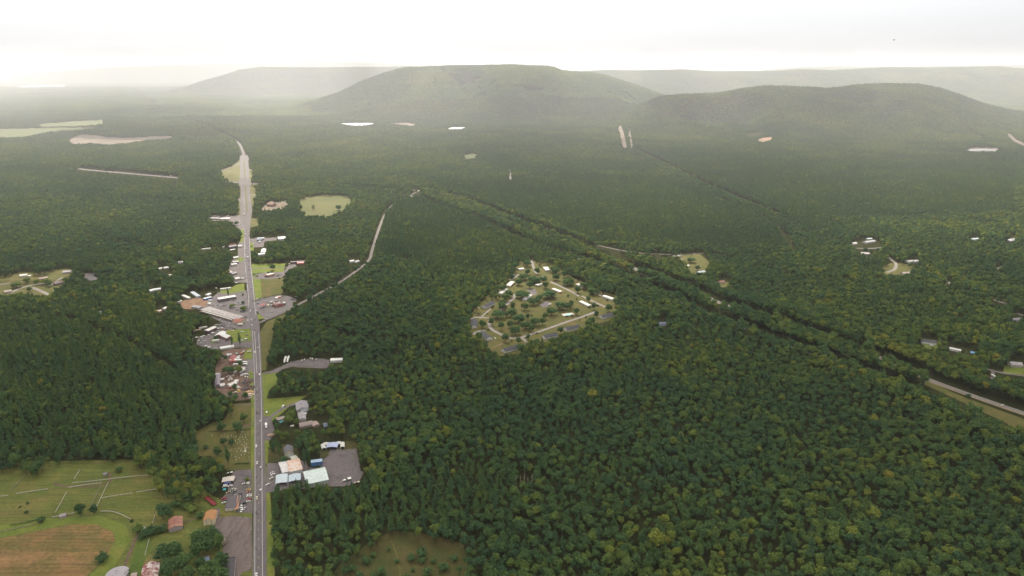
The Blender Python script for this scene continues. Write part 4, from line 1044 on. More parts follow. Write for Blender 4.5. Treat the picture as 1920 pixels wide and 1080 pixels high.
# ------------------------------------------------------------------ vehicles
def paint_mat():
    m, n, l, b = newmat('car paint')
    o = n.new('ShaderNodeObjectInfo'); l.new(o.outputs['Color'], b.inputs['Base Color'])
    b.inputs['Roughness'].default_value = 0.35; b.inputs['Coat Weight'].default_value = 0.4
    return m
PAINT = paint_mat()
GLASS = surf('dark glass', (0.02, 0.024, 0.028), rough=0.12, spec=0.7)
RUBBER = surf('rubber', (0.018, 0.018, 0.018), rough=0.9)
STEEL = surf('steel', (0.35, 0.35, 0.36), rough=0.5, metal=0.3)
COLR = dict(white=(.80, .80, .79), silver=(.42, .43, .44), grey=(.18, .18, .19), dark=(.035, .036, .042), black=(.015, .015, .017), red=(.42, .025, .03), maroon=(.16, .02, .025),
            yellow=(.75, .50, .04), cream=(.70, .62, .45), blue=(.05, .12, .40), teal=(.06, .30, .34), tan=(.45, .36, .25), salmon=(.60, .25, .18), green=(.20, .32, .22), orange=(.62, .30, .12), pale=(.62, .60, .56))
def car_parts(kind):
    """body profile along the length (y forward), cabin glass, roof; lengths in metres."""
    b, g = MB(), MB()
    if kind == 'sedan':
        L, W = 4.7, 1.85
        b.prism([(-2.35, .35), (2.30, .35), (2.35, .62), (2.2, .82), (1.0, .95), (-1.55, .98), (-2.32, .92)], -W / 2, W / 2)
        b.prism([(-1.05, 1.40), (.25, 1.40), (.15, 1.46), (-.95, 1.46)], -W / 2 + .22, W / 2 - .22)
        g.prism([(-1.75, .97), (1.05, .95), (.28, 1.40), (-1.08, 1.40)], -W / 2 + .14, W / 2 - .14); ax = (1.42, -1.40)
    elif kind == 'suv':
        W = 1.95
        b.prism([(-2.3, .42), (2.3, .42), (2.35, .75), (2.2, 1.02), (1.05, 1.12), (-2.28, 1.14)], -W / 2, W / 2)
        b.prism([(-2.05, 1.68), (.30, 1.68), (.2, 1.78), (-2.0, 1.78)], -W / 2 + .12, W / 2 - .12)
        g.prism([(-2.25, 1.12), (1.1, 1.11), (.35, 1.69), (-2.1, 1.69)], -W / 2 + .08, W / 2 - .08); ax = (1.42, -1.40)
    elif kind == 'pickup':
        W = 2.0
        b.prism([(-2.8, .5), (2.75, .5), (2.8, .85), (2.65, 1.12), (1.3, 1.2), (-.6, 1.2), (-.6, .8), (-2.65, .8), (-2.65, 1.2), (-2.8, 1.2)], -W / 2, W / 2)
        b.box(-2.65, -.6, -W / 2, -W / 2 + .1, .8, 1.2); b.box(-2.65, -.6, W / 2 - .1, W / 2, .8, 1.2)
        b.prism([(-.5, 1.74), (.65, 1.74), (.55, 1.82), (-.45, 1.82)], -W / 2 + .16, W / 2 - .16)
        g.prism([(-.62, 1.19), (1.35, 1.19), (.7, 1.75), (-.52, 1.75)], -W / 2 + .1, W / 2 - .1); ax = (1.75, -1.75)
    elif kind == 'van':
        W = 2.0
        b.prism([(-2.7, .4), (2.7, .4), (2.72, .9), (2.3, 1.25), (1.7, 2.0), (1.5, 2.1), (-2.65, 2.1), (-2.72, 1.9)], -W / 2, W / 2)
        g.prism([(1.15, 1.30), (2.27, 1.28), (1.74, 1.96), (1.15, 1.96)], -W / 2 - .015, W / 2 + .015); ax = (1.75, -1.65)
    # the profiles run along x; turn them so that +y is forward
    out = []
    for mb in (b, g):
        mb.v = [(-y, x, z) for x, y, z in mb.v]; out.append(mb)
    return out[0], out[1], ax, W
def wheel_mb(r=.34, w=.24):
    b = MB(); b.cyl((-w / 2, 0, 0), (w / 2, 0, 0), r, r, 12); b.cyl((-w / 2 - .01, 0, 0), (w / 2 + .01, 0, 0), r * .55, r * .55, 8, 1); return b
WHEEL = wheel_mb().mesh('wheel', [RUBBER, STEEL]); BIGWHEEL = wheel_mb(.52, .3).mesh('wheel', [RUBBER, STEEL])
VEH = {}
for k in ('sedan', 'suv', 'pickup', 'van'):
    b, g, ax, W = car_parts(k)
    allb = MB(); allb.add(b.v, b.f, 0); allb.add(g.v, g.f, 1)
    for y in ax:
        for s in (-1, 1):
            wb = wheel_mb(); allb.add([(x + s * (W / 2 - .1), yy + y, z + .34) for x, yy, z in wb.v], wb.f, 2)
    VEH[k] = dict(parts=[('body', b.mesh('car_body', PAINT)), ('windows', g.mesh('car_windows', GLASS))], axles=ax, W=W, wheel=WHEEL, r=.34, whole=allb.mesh('whole_car', [PAINT, GLASS, RUBBER]))
def long_vehicle(kind):
    b, g, e = MB(), MB(), []
    if kind == 'box_truck':
        b.box(-1.25, 1.25, -4.6, 1.7, .95, 3.6); g2 = MB(); g2.prism([(1.85, .6), (4.0, .6), (4.05, 1.5), (3.5, 2.5), (1.85, 2.6)], -1.1, 1.1); g2.v = [(-y, x, z) for x, y, z in g2.v]
        g.prism([(2.6, 1.55), (4.0, 1.52), (3.54, 2.42), (2.6, 2.42)], -1.12, 1.12); g.v = [(-y, x, z) for x, y, z in g.v]
        parts = [('cargo_box', b.mesh('cargo_box', PAINT)), ('cab', g2.mesh('cab', PAINT)), ('windows', g.mesh('windows', GLASS))]; ax, r, W = (3.0, -3.0), .5, 2.4
    elif kind == 'semi_trailer':
        b.box(-1.3, 1.3, -7.0, 6.6, 1.25, 4.0); u = MB(); u.box(-.5, .5, -6.8, 6.2, .95, 1.245); u.cyl((-.8, 4.2, 0), (-.8, 4.2, 1.0), .08, .08, 6); u.cyl((.8, 4.2, 0), (.8, 4.2, 1.0), .08, .08, 6)
        parts = [('cargo_box', b.mesh('cargo_box', PAINT)), ('chassis', u.mesh('chassis', STEEL))]; ax, r, W = (-4.4, -5.7), .52, 2.4
    elif kind == 'semi_truck':
        b.box(-1.3, 1.3, -10.0, 3.4, 1.25, 4.0); c = MB(); c.prism([(3.9, .7), (8.6, .7), (8.7, 1.7), (7.0, 2.0), (6.4, 3.2), (3.9, 3.5)], -1.2, 1.2); c.v = [(-y, x, z) for x, y, z in c.v]
        g.prism([(5.5, 2.05), (6.98, 2.03), (6.45, 3.0), (5.5, 3.0)], -1.22, 1.22); g.v = [(-y, x, z) for x, y, z in g.v]; u = MB(); u.box(-.5, .5, -9.8, 4.5, .95, 1.245)
        parts = [('cargo_box', b.mesh('cargo_box', PAINT)), ('cab', c.mesh('cab', PAINT)), ('windows', g.mesh('windows', GLASS)), ('chassis', u.mesh('chassis', STEEL))]; ax, r, W = (7.4, 4.2, -7.4, -8.7), .52, 2.4
    elif kind == 'camper':
        b.prism([(-4.0, .6), (4.0, .6), (4.15, 1.6), (3.6, 3.0), (-3.9, 3.1), (-4.1, 2.6)], -1.25, 1.25); b.v = [(-y, x, z) for x, y, z in b.v]
        for y0 in (-2.8, -.6, 1.6):
            g.box(-1.27, 1.27, y0, y0 + 1.1, 1.7, 2.3)
        parts = [('body', b.mesh('camper_body', PAINT)), ('windows', g.mesh('windows', GLASS))]; ax, r, W = (-.4, -1.2), .36, 2.3
    elif kind == 'boat':
        n = 9; prof = []
        for i in range(n + 1):
            t = i / n; wv = 1.2 * (1 - t ** 3) ** .8 + .02; prof.append((wv, -3.2 + 6.6 * t))
        vs, fs = [], []
        for wv, y in prof:
            vs += [(-wv, y, 1.3), (wv, y, 1.3), (-wv * .55, y, .75), (wv * .55, y, .75), (0, y, .55), (-wv * .8, y, 1.22), (wv * .8, y, 1.22)]
        for i in range(n):
            a, c = 7 * i, 7 * i + 7
            for p, q in ((0, 2), (2, 4), (4, 3), (3, 1), (1, 6), (6, 5), (5, 0)): fs.append((a + p, a + q, c + q, c + p))
        fs.append((0, 5, 6, 1, 3, 4, 2)); b.add(vs, fs)
        g.prism([(-.6, 1.2), (.9, 1.2), (.5, 1.75), (-.5, 1.75)], -.75, .75); g.v = [(-y, x, z) for x, y, z in g.v]
        u = MB(); u.box(-.12, .12, -3.0, 4.6, .38, .54); u.box(-1.1, 1.1, -1.2, -1.0, .34, .5)
        parts = [('hull', b.mesh('boat_hull', PAINT)), ('windshield', g.mesh('boat_windshield', GLASS)), ('boat_trailer', u.mesh('boat_trailer', STEEL))]; ax, r, W = (-1.1,), .34, 2.3
    VEH[kind] = dict(parts=parts, axles=ax, W=W, wheel=BIGWHEEL if r > .4 else WHEEL, r=r)
for k in ('box_truck', 'semi_trailer', 'semi_truck', 'camper', 'boat'): long_vehicle(k)
VNAME = dict(sedan=('sedan_car', 'car', 'car'), suv=('estate_car', 'car', 'tall car'), pickup=('pickup_truck', 'pickup truck', 'pickup truck'), van=('panel_van', 'van', 'van'), box_truck=('box_truck', 'truck', 'box truck'),
             semi_trailer=('cargo_trailer', 'trailer', 'long cargo trailer'), semi_truck=('articulated_lorry', 'truck', 'long truck with trailer'), camper=('camper_trailer', 'camper', 'camper'), boat=('motor_boat', 'boat', 'boat on trailer'))
def vehicle(kind, px, py, col, rz, zone, group, scale=1.0, tiny=None, look=None):
    V = VEH[kind]; p = G(px, py, 0.9); z0 = 0.245
    nm, cat, word = VNAME[kind]
    c = COLR[col]; f = rnd.uniform(.56, .72); c = tuple(min(.88, v * f) for v in c)
    tiny = (py < 600) if tiny is None else tiny
    if tiny and 'whole' in V:
        o = place(nm, V['whole'], None, (p.x, p.y, z0), rz, c); o.scale = (scale,) * 3
    else:
        o = empty(nm, (p.x, p.y, z0), rz, scale)
        for pn, me in V['parts']: place(pn, me, o, color=c)
        for y in V['axles']:
            for s in (-1, 1): place('wheel', V['wheel'], o, (s * (V['W'] / 2 - .1), y, V['r']))
    tag(o, None, cat, group)
    later(o, f'{look or col} {word}', zone, px, py)
    return o

# ------------------------------------------------------------------ buildings
WIN = None
def window_meshes():
    f = MB(); f.box(-.06, .06, -.55, .55, -.75, .75); p = MB(); p.box(-.09, .09, -.45, .45, -.65, .65)
    d = MB(); d.box(-.07, .07, -.5, .5, 0, 2.1); h = MB(); h.box(-.1, .1, .32, .4, 1.0, 1.1)
    return f.mesh('window_frame', surf('white trim', (.70, .70, .68))), p.mesh('window_pane', GLASS), d.mesh('door', surf('door paint', (.22, .18, .16))), h.mesh('door_handle', STEEL)
W_FRAME, W_PANE, W_DOOR, W_HANDLE = window_meshes()
def add_window(par, x, y, z, rz=0.0, s=1.0):
    f = place('window', W_FRAME, par, (x, y, z), rz); f.scale = (1, s, s)
    place('pane', W_PANE, f); return f
def add_door(par, x, y, z, rz=0.0, s=1.0):
    d = place('door', W_DOOR, par, (x, y, z), rz); d.scale = (1, s, s); place('handle', W_HANDLE, d); return d
def frame_of(A, B, z):
    a, b = G(*A, z), G(*B, z); c = (a + b) / 2; d = b - a
    rz = math.atan2(-d.x, d.y)
    return Vector((c.x, c.y, 0)), d.length, rz
def building(name, cat, A, B, width, eave, rise, wall, roof, label, flat=False, wins=True, over=0.4, floors=1, rust=None, wrust=None, bay=4.5, group=None, minl=None, door=True, chimney=False, spans=None, z0=0.2, shed=False):
    """A, B: the two ends of the ridge (or of the flat roof's long axis) seen in the photograph."""
    c, L, rz = frame_of(A, B, eave + rise)
    if minl: L = max(L, minl)
    c.z = z0
    o = empty(name, c, rz); tag(o, label, cat, group)
    W = width / 2; h = L / 2
    wall = tuple(v * .72 for v in wall); roof = tuple(v * .62 for v in roof)
    if rust: rust = tuple(v * .75 for v in rust)
    wm = surf('wall ' + name, wall, .10, .5, rust=wrust); rm = surf('roofing ' + name, roof, .22, .30, rough=.6, rust=rust)
    b = MB()
    if flat or shed:
        b.prism([(-W, -.3), (W, -.3), (W, eave), (-W, eave + (rise if shed else 0))], -h, h)
    else: b.prism([(-W, -.3), (W, -.3), (W, eave), (0, eave + rise - .05), (-W, eave)], -h, h)
    b.obj('wall', wm, o)
    r = MB(); t = .22
    if flat:
        r.box(-W - .15, W + .15, -h - .15, h + .15, eave + .003, eave + .25)
        for x0, x1, y0, y1 in ((-W - .2, -W + .15, -h - .2, h + .2), (W - .15, W + .2, -h - .2, h + .2), (-W + .15, W - .15, -h - .2, -h + .15), (-W + .15, W - .15, h - .15, h + .2)): r.box(x0, x1, y0, y1, eave + .1, eave + .25 + rise)
    elif shed: r.prism([(W + over, eave - .05), (W + over, eave + t), (-W - over, eave + rise + t), (-W - over, eave + rise - .05)], -h - over, h + over)
    else:
        k = rise / W
        r.prism([(-W - over, eave - over * k), (0, eave + rise), (W + over, eave - over * k), (W + over, eave - over * k + t), (0, eave + rise + t), (-W - over, eave - over * k + t)], -h - over, h + over)
    ro = r.obj('roof', rm, o)
    if chimney:
        ch = MB(); ch.box(.8, 1.7, -.5, .5, eave, eave + rise + 1.0); ch.obj('chimney', surf('brick', (.22, .09, .07)), ro)
    # which long side and which end look at the camera
    side = 1 if (Matrix.Rotation(rz, 3, 'Z') @ Vector((1, 0, 0))).dot(-c) > 0 else -1
    end = 1 if (Matrix.Rotation(rz, 3, 'Z') @ Vector((0, 1, 0))).dot(-c) > 0 else -1
    if wins:
        n = max(1, int(L / bay)); ys = [(-h + (k + .5) * L / n) for k in range(n)]
        for fl in range(floors):
            zz = 1.55 + fl * 2.7
            for k, y in enumerate(ys):
                if fl == 0 and door and k == n // 2: continue
                if eave - zz > .6: add_window(o, side * (W + .02), y, zz, 0)
            if width > 6 and eave - zz > .4:
                for x in (-W * .45, W * .45): add_window(o, x, end * (h + .02), zz, math.pi / 2)
        if n > 2:
            for y in (ys[0], ys[-1]): add_window(o, -side * (W + .02), y, 1.55, 0)
    if door:
        n = max(1, int(L / bay)); add_door(o, side * (W + .02), (-h + (n // 2 + .5) * L / n), .05, 0, 1.0 if eave > 2.3 else eave / 2.4)
    return o
def canopy(name, cat, A, B, width, h, rise, roof, label, group=None, rust=None, posts=(.14, (.55, .55, .55)), sides=False):
    c, L, rz = frame_of(A, B, h + rise); c.z = 0.2
    o = empty(name, c, rz); tag(o, label, cat, group); W = width / 2; hh = L / 2; k = rise / W
    roof = tuple(v * .62 for v in roof)
    r = MB(); r.prism([(-W, h), (0, h + rise), (W, h), (W, h + .14), (0, h + rise + .14), (-W, h + .14)], -hh, hh); r.obj('roof', surf('roofing ' + name, roof, .1, .4, rust=rust), o)
    if sides:
        s = MB(); s.box(-W + .02, -W + .1, -hh + .1, hh - .1, h * .35, h); s.box(W - .1, W - .02, -hh + .1, hh - .1, h * .35, h); s.obj('side_panel', surf('panel ' + name, tuple(v * .9 for v in roof)), o)
    for x in (-W + .2, W - .2):
        for y in (-hh + .2, hh - .2):
            p = MB(); p.cyl((0, 0, 0), (0, 0, h), posts[0], posts[0], 6); p.obj('post', surf('canopy post', posts[1]), o, (x, y, 0))
    return o
def box_thing(name, cat, px, py, size, col, rz, label, lid=None, z=0.2, rust=None, zone=None, group=None, trim=True):
    """A small squared object with a raised lid or top: bins, crates, tanks, sheds too small for windows."""
    sx, sy, sz = size; p = G(px, py, sz * .6)
    o = empty(name, (p.x, p.y, z), rz); tag(o, label, cat, group)
    b = MB(); b.box(-sx / 2, sx / 2, -sy / 2, sy / 2, 0, sz * .86, taper=sx * .02)
    for k in range(5):
        y = -sy / 2 + sy * (k + .5) / 5; b.box(-sx / 2 - .04, sx / 2 + .04, y - .05, y + .05, .05, sz * .8)
    b.obj('body', surf('body ' + name, col, .12, rust=rust), o)
    t = MB(); t.prism([(-sx / 2 - .12, sz * .86), (sx / 2 + .12, sz * .86), (sx / 2, sz * .93), (0, sz), (-sx / 2, sz * .93)], -sy / 2 - .12, sy / 2 + .12)
    t.obj('lid', surf('lid ' + name, lid or tuple(min(.85, v * 1.1) for v in col), .12, rust=rust), o)
    if zone: later(o, label, zone, px, py)
    return o
def heap(name, cat, px, py, rx, ry, h, cols, label, seed, n=60):
    """Loose scrap: many odd plates, beams and tyres lying on each other."""
    q = random.Random(seed); p = G(px, py, h * .4); o = empty(name, (p.x, p.y, 0.2), 0); tag(o, label, cat)
    ms = [surf('scrap colour', c, .25, 1.0, rust=(.16, .07, .04) if k % 2 else None) for k, c in enumerate(cols)]
    b = MB()
    for k in range(n):
        a = q.random() * 6.28; d = q.random() ** .6; x, y = rx * d * math.cos(a), ry * d * math.sin(a); z = h * (1 - d) * q.random()
        M = Matrix.Translation((x, y, z)) @ Matrix.Rotation(q.random() * 6.28, 4, 'Z') @ Matrix.Rotation(q.uniform(-.5, .5), 4, 'X')
        s = q.uniform(.6, 2.4), q.uniform(.4, 1.6), q.uniform(.2, .9)
        if q.random() < .25:
            b.cyl(M @ Vector((0, 0, 0)), M @ Vector((0, 0, .35)), .5, .5, 8, q.randrange(len(cols)))
        else: b.box(-s[0] / 2, s[0] / 2, -s[1] / 2, s[1] / 2, 0, s[2], q.randrange(len(cols)), M=M)
    b.obj('heap', ms, o); return o

# ------------------------------------------------------------------ single trees
def tree(px, py, wpx, zone, kind='broad', tint=None, group=None, look=None, squash=1.0):
    base0 = G(px, py, 6.0); dep = base0.y * CP - (base0.z - CAMH) * SP
    wm = 1.12 * wpx * dep / F
    k = {'broad': 9.4, 'pine': 6.6, 'poplar': 4.6, 'bush': 4.6}[kind]; cz = {'broad': 7.4, 'pine': 11.0, 'poplar': 10.0, 'bush': 1.5}[kind]
    s = max(.25, wm / k); sz = min(s, 1.35) * squash if kind != 'bush' else s * .85
    p = G(px, py, cz * sz)
    tint = rnd.uniform(.15, .5) if tint is None else tint
    nm, cat, word = {'broad': ('broadleaf_tree', 'tree', 'leafy tree'), 'pine': ('pine_tree', 'tree', 'pine tree'), 'poplar': ('column_tree', 'tree', 'narrow column tree'), 'bush': ('bush', 'bush', 'bush')}[kind]
    o = empty(nm, (p.x, p.y, 0.0), rnd.random() * 6.28); o.scale = (s, s, sz)
    tag(o, None, cat, group)
    if kind == 'bush':
        c = place('foliage', rnd.choice(BUSH), o)
        t = MB(); t.cyl((0, 0, -.2), (0, 0, 1.2), .1, .06, 5); t.obj('stem', BARK, o)
    else:
        cm, tm = rnd.choice({'broad': OPEN, 'pine': PINE, 'poplar': POPLAR}[kind])
        c = place('crown', cm, o); place('trunk', tm, o)
    c['tint'] = float(tint)
    tone = look or ('dark green' if tint < .28 else 'mid green' if tint < .58 else 'yellow green')
    later(o, f'{tone} {word}', zone, px, py)
    return o

# ================================================================== things in the photograph
RD = math.atan2(-(G(480, 700).x - G(481.7, 900).x), G(480, 700).y - G(481.7, 900).y)      # heading of the highway
W_, GR_, DK_, CR_ = (.72, .72, .71), (.26, .26, .28), (.045, .047, .055), (.66, .60, .48)
# --- farm corner
building('barn', 'barn', (317, 966), (341, 966.5), 12, 4.2, 2.6, (.30, .27, .26), (.28, .105, .075), 'red roofed barn with grey front standing alone in the meadow', rust=(.33, .15, .11), bay=6) if False else None
building('barn', 'barn', (328.5, 968), (328.5, 986), 12.5, 4.0, 2.4, (.36, .33, .34), (.30, .12, .09), 'rusty red roofed barn with grey front in the pasture', rust=(.36, .19, .14), bay=6)
building('farm_barn', 'barn', (283, 1053), (277, 1090), 14, 5.0, 3.2, (.22, .05, .045), (.24, .05, .045), 'big red barn with peeling white streaked roof at the bottom edge', rust=(.62, .57, .56), bay=6)
building('farmhouse', 'house', (396.5, 955), (390.5, 972), 10.5, 5.6, 2.4, (.72, .63, .45), (.46, .23, .085), 'cream two storey house with orange rusted roof by the bare lot', floors=2, rust=(.34, .15, .06), bay=3, chimney=False)
c_ = G(220, 1076, 3); o = empty('silo_dome', (c_.x, c_.y, 0.1)); tag(o, 'rounded grey roofed grain bin at the bottom edge', 'grain bin')
b = MB(); b.cyl((0, 0, 0), (0, 0, 3.5), 9.5, 9.5, 24); b.obj('wall', surf('galvanised', (.30, .28, .31)), o)
b = MB(); b.cyl((0, 0, 3.503), (0, 0, 6.8), 9.9, 1.0, 24); r_ = b.obj('roof', surf('galvanised roof', (.27, .25, .285), .2), o); b = MB(); b.cyl((0, 0, 6.8), (0, 0, 7.5), .9, .7, 12); b.obj('vent_cap', STEEL, r_)
building('lean_to', 'shed', (246, 1078), (256, 1076), 5, 2.2, .6, (.4, .3, .28), (.42, .33, .32), 'small pale pink roofed shed between grain bin and red barn', wins=False)
building('cottage', 'cottage', (384, 1047), (391, 1044), 8, 3, 2, (.4, .42, .48), (.16, .20, .32), 'blue roofed cottage half hidden by roadside trees', bay=4)
building('garage', 'garage', (428, 1047), (425, 1092), 12, 4.0, .5, (.72, .70, .66), (.065, .06, .07), 'low dark flat roofed building with white edge by the bare lot', flat=True, bay=7)
building('collapsed_shed', 'shed', (413, 1006), (421, 1014), 8, 2.6, 1.2, (.40, .32, .25), (.05, .045, .045), 'tumbledown shed with dark fallen roof at the lot edge', wins=False, rust=(.45, .36, .28))
building('field_shed', 'shed', (194, 887), (200, 886), 4, 2.4, 1.0, (.33, .30, .33), (.27, .25, .28), 'small grey field shed at the top of the paddocks', wins=False)
building('field_shed', 'shed', (112, 965), (123, 962.5), 5, 2.6, 1.2, (.44, .38, .39), (.38, .34, .35), 'pale grey roofed stock shelter on the curved paddock fence', wins=False)
building('field_shed', 'shed', (72, 975), (79, 973.5), 4, 2.0, .8, (.30, .28, .26), (.28, .27, .26), 'weathered shelter beside a bush above the hayfield', wins=False)
building('field_shed', 'shed', (265, 990), (272, 988), 4, 2.4, .8, (.55, .54, .52), (.50, .49, .48), 'little white shed beside the hedge', wins=False)
# long red trailer
t = frame_of((386, 931), (403, 946), 1.6); o = empty('flatbed_trailer', (t[0].x, t[0].y, .1), t[2]); tag(o, 'long red flatbed trailer parked beside the orange roofed house', 'trailer')
L = t[1] / 2; RED = surf('red paint', (.19, .028, .03), .2); b = MB(); b.box(-2.2, 2.2, -L, L, 1.15, 1.4)
for k in range(12): b.box(-2.25, 2.25, -L + L * k / 6 + .1, -L + L * k / 6 + .35, 1.41, 1.55)
b.obj('deck', RED, o); b = MB(); b.box(-2.2, -2.0, -L, L, 1.56, 2.3); b.box(2.0, 2.2, -L, L, 1.56, 2.3); b.obj('side_rail', RED, o)
for x in (-1.9, 1.9):
    for y in (-L * .6, -L * .6 - 1.3): place('wheel', BIGWHEEL, o, (x, y, .55))
# --- paddock fences
FW = surf('white rail', (.40, .38, .34), .15); FD = surf('grey rail', (.20, .19, .16), .2)
def post_mesh(m): b = MB(); b.box(-.12, .12, -.12, .12, -.3, 1.45); b.box(-.16, .16, -.16, .16, 1.45, 1.55); return b.mesh('fence_post', m)
POSTW, POSTD = post_mesh(FW), post_mesh(FD)
def fence(pts, label, white=True, step=4.5):
    L = smooth_line(pts, 5) if len(pts) > 2 else [G(*pts[0]), G(*pts[1])]
    o = empty('rail_fence', (L[0].x, L[0].y, .1)); tag(o, label, 'fence', 'paddock fences')
    M = FW if white else FD; b = MB(); acc = 0; last = L[0]; posts = [L[0]]
    for p, q in zip(L[:-1], L[1:]):
        d = (q - p); n = Vector((-d.y, d.x, 0)).normalized() * .07
        for z0, z1 in ((.45, .65), (.85, 1.05), (1.22, 1.42)):
            vs = [p - n, p + n, q + n, q - n]; o0 = L[0]
            b.add([(v.x - o0.x, v.y - o0.y, z) for z in (z0, z1) for v in vs], [(3, 2, 1, 0), (4, 5, 6, 7), (0, 1, 5, 4), (1, 2, 6, 5), (2, 3, 7, 6), (3, 0, 4, 7)])
        k = max(1, int(d.length / step))
        for i in range(1, k + 1): posts.append(p + d * i / k)
    b.obj('rails', M, o)
    for p in posts: place('post', POSTW if white else POSTD, o, (p.x - L[0].x, p.y - L[0].y, 0))
for pts, lab, wh in (([(20, 921), (47, 894)], 'faint grey fence running up the left paddock', False), ([(31, 927), (60, 922), (90, 918)], 'pale fence along the left paddock foot', True), ([(-10, 933), (15, 930)], 'short pale fence at the left edge', True),
        ([(104, 962), (125, 924)], 'white fence climbing from the curved fence to the middle paddock', True), ([(129, 915), (160, 910), (191, 906)], 'white fence, lower of the parallel pair in the middle', True),
        ([(136, 906.5), (165, 904), (195, 900.5), (243, 895), (290, 891)], 'long white fence along the top of the paddocks', True), ([(139, 899), (150, 882)], 'short white fence reaching up to the wood', True),
        ([(168, 954), (190, 911)], 'grey fence, left one of the slanting pair', False), ([(181, 952), (203, 906)], 'tan fence, right one of the slanting pair', True),
        ([(189, 935), (220, 930), (248, 926)], 'white fence across the right paddock, left length', True), ([(256, 924), (295, 918)], 'white fence across the right paddock, right length', True),
        ([(99, 971), (120, 967), (139, 963)], 'white fence left of the stock shelter trees', True), ([(189, 960), (209, 960), (228, 966), (246, 975)], 'curved white fence rounding the hayfield top', True),
        ([(272, 1042), (280, 1012)], 'short white fence beside the green meadow', True), ([(286, 984), (291, 966)], 'thin white fence left of the rusty barn', True), ([(0, 998), (40, 990), (66, 984)], 'dark fence above the hayfield on the left', False)):
    fence(pts, lab, wh)
# --- used-car yard
building('car_office', 'office', (441, 928), (432, 952), 11.5, 3.4, .3, (.62, .60, .58), (.105, .09, .105), 'dark flat roofed office of the used-car yard with white front', flat=True, bay=3.5)
canopy('porch_roof', 'canopy', (446, 928), (443.5, 955), 3.6, 3.2, .4, (.50, .24, .15), 'long orange rusted porch roof beside the dark office')
canopy('carport', 'carport', (429, 893.5), (427, 902.5), 13, 3.2, .4, (.66, .60, .54), 'cream carport roof at the left of the used-car yard')
canopy('tarp_shelter', 'shelter', (420, 904.5), (432, 903.5), 4, 2.6, .5, (.07, .11, .33), 'blue tarpaulin shelter below the cream carport')
ZU = 'in the used-car yard'; GU = 'cars in the used-car yard'
A1 = RD + math.pi / 2
for px, py, c, k, zn in ((466, 917, 'yellow', 'sedan', 'r'), (466.5, 921, 'salmon', 'suv', 'r'), (466, 924, 'maroon', 'sedan', 'r'), (467, 926.8, 'white', 'sedan', 'r'), (467, 930, 'white', 'pickup', 'r'), (466, 932.8, 'dark', 'sedan', 'r'), (467, 935.5, 'red', 'suv', 'r'), (466, 939.5, 'white', 'sedan', 'r'),
                         (423, 908, 'white', 'suv', 'l'), (421.5, 912, 'white', 'van', 'l'), (431.5, 911, 'white', 'pickup', 'l'), (428, 923, 'tan', 'sedan', 'm'), (439, 917, 'cream', 'pickup', 'm'), (439, 921, 'grey', 'suv', 'm'), (439.5, 924.5, 'dark', 'sedan', 'm'), (440, 928, 'white', 'sedan', 'm'), (435, 919, 'green', 'sedan', 'm'),
                         (450, 925.5, 'black', 'sedan', 'c'), (457.5, 943, 'dark', 'suv', 'c'), (452, 950, 'white', 'suv', 'b'), (448, 954.5, 'grey', 'sedan', 'b'), (453.3, 953.8, 'white', 'sedan', 'b'), (453.5, 957.6, 'white', 'suv', 'b'), (458.5, 953.5, 'silver', 'sedan', 'b'),
                         (420, 934.5, 'red', 'pickup', 'o'), (419, 939, 'maroon', 'sedan', 'o'), (419.8, 942.2, 'white', 'sedan', 'o'), (458, 906.5, 'white', 'sedan', 'c'), (461.8, 905, 'dark', 'suv', 'c')):
    zz = dict(r='in the used-car row along the highway', l='under trees left of the used-car yard', m='in the row between office and carport', c='standing loose in the used-car yard', b='below the porch of the used-car office', o='in grass left of the used-car office')[zn]
    vehicle(k, px, py, c, A1 + rnd.uniform(-.25, .25) + (0 if zn != 'b' else 1.2), zz, GU)
vehicle('boat', 431, 886.5, 'white', A1, 'behind the cream carport', GU)
box_thing('storage_crate', 'crate', 421, 918, (2.4, 3.0, 1.8), COLR['teal'], A1, 'teal storage crate below the white van row')
def sign_pole(px, py, label, h=9, w=3.0, col=(.75, .72, .62)):
    p = G(px, py); o = empty('pole_sign', (p.x, p.y, .1), RD); tag(o, label, 'sign'); b = MB(); b.cyl((0, 0, 0), (0, 0, h), .22, .18, 8); b.obj('pole', STEEL, o)
    b = MB(); b.box(-w / 2, w / 2, -.2, .2, h - 2.0, h); b.box(-w / 2 - .1, w / 2 + .1, -.12, .12, h - 2.1, h + .1); b.obj('sign_panel', surf('sign panel', col), o)
sign_pole(467, 917, 'tall pole sign at the used-car yard entrance'); 
tree(463.5, 899, 9, 'beside the used-car yard entrance', 'broad', .6, squash=.6)
# east forecourt
ZF = 'on the gravel in front of the feed store'
for px, py, c, k in ((510, 886, 'white', 'sedan'), (511.7, 889.5, 'white', 'pickup'), (509, 897, 'pale', 'suv'), (502, 908, 'white', 'sedan')): vehicle(k, px, py, c, A1 + .5, ZF, 'cars outside the feed store', look='white' if c == 'white' else 'pale grey')
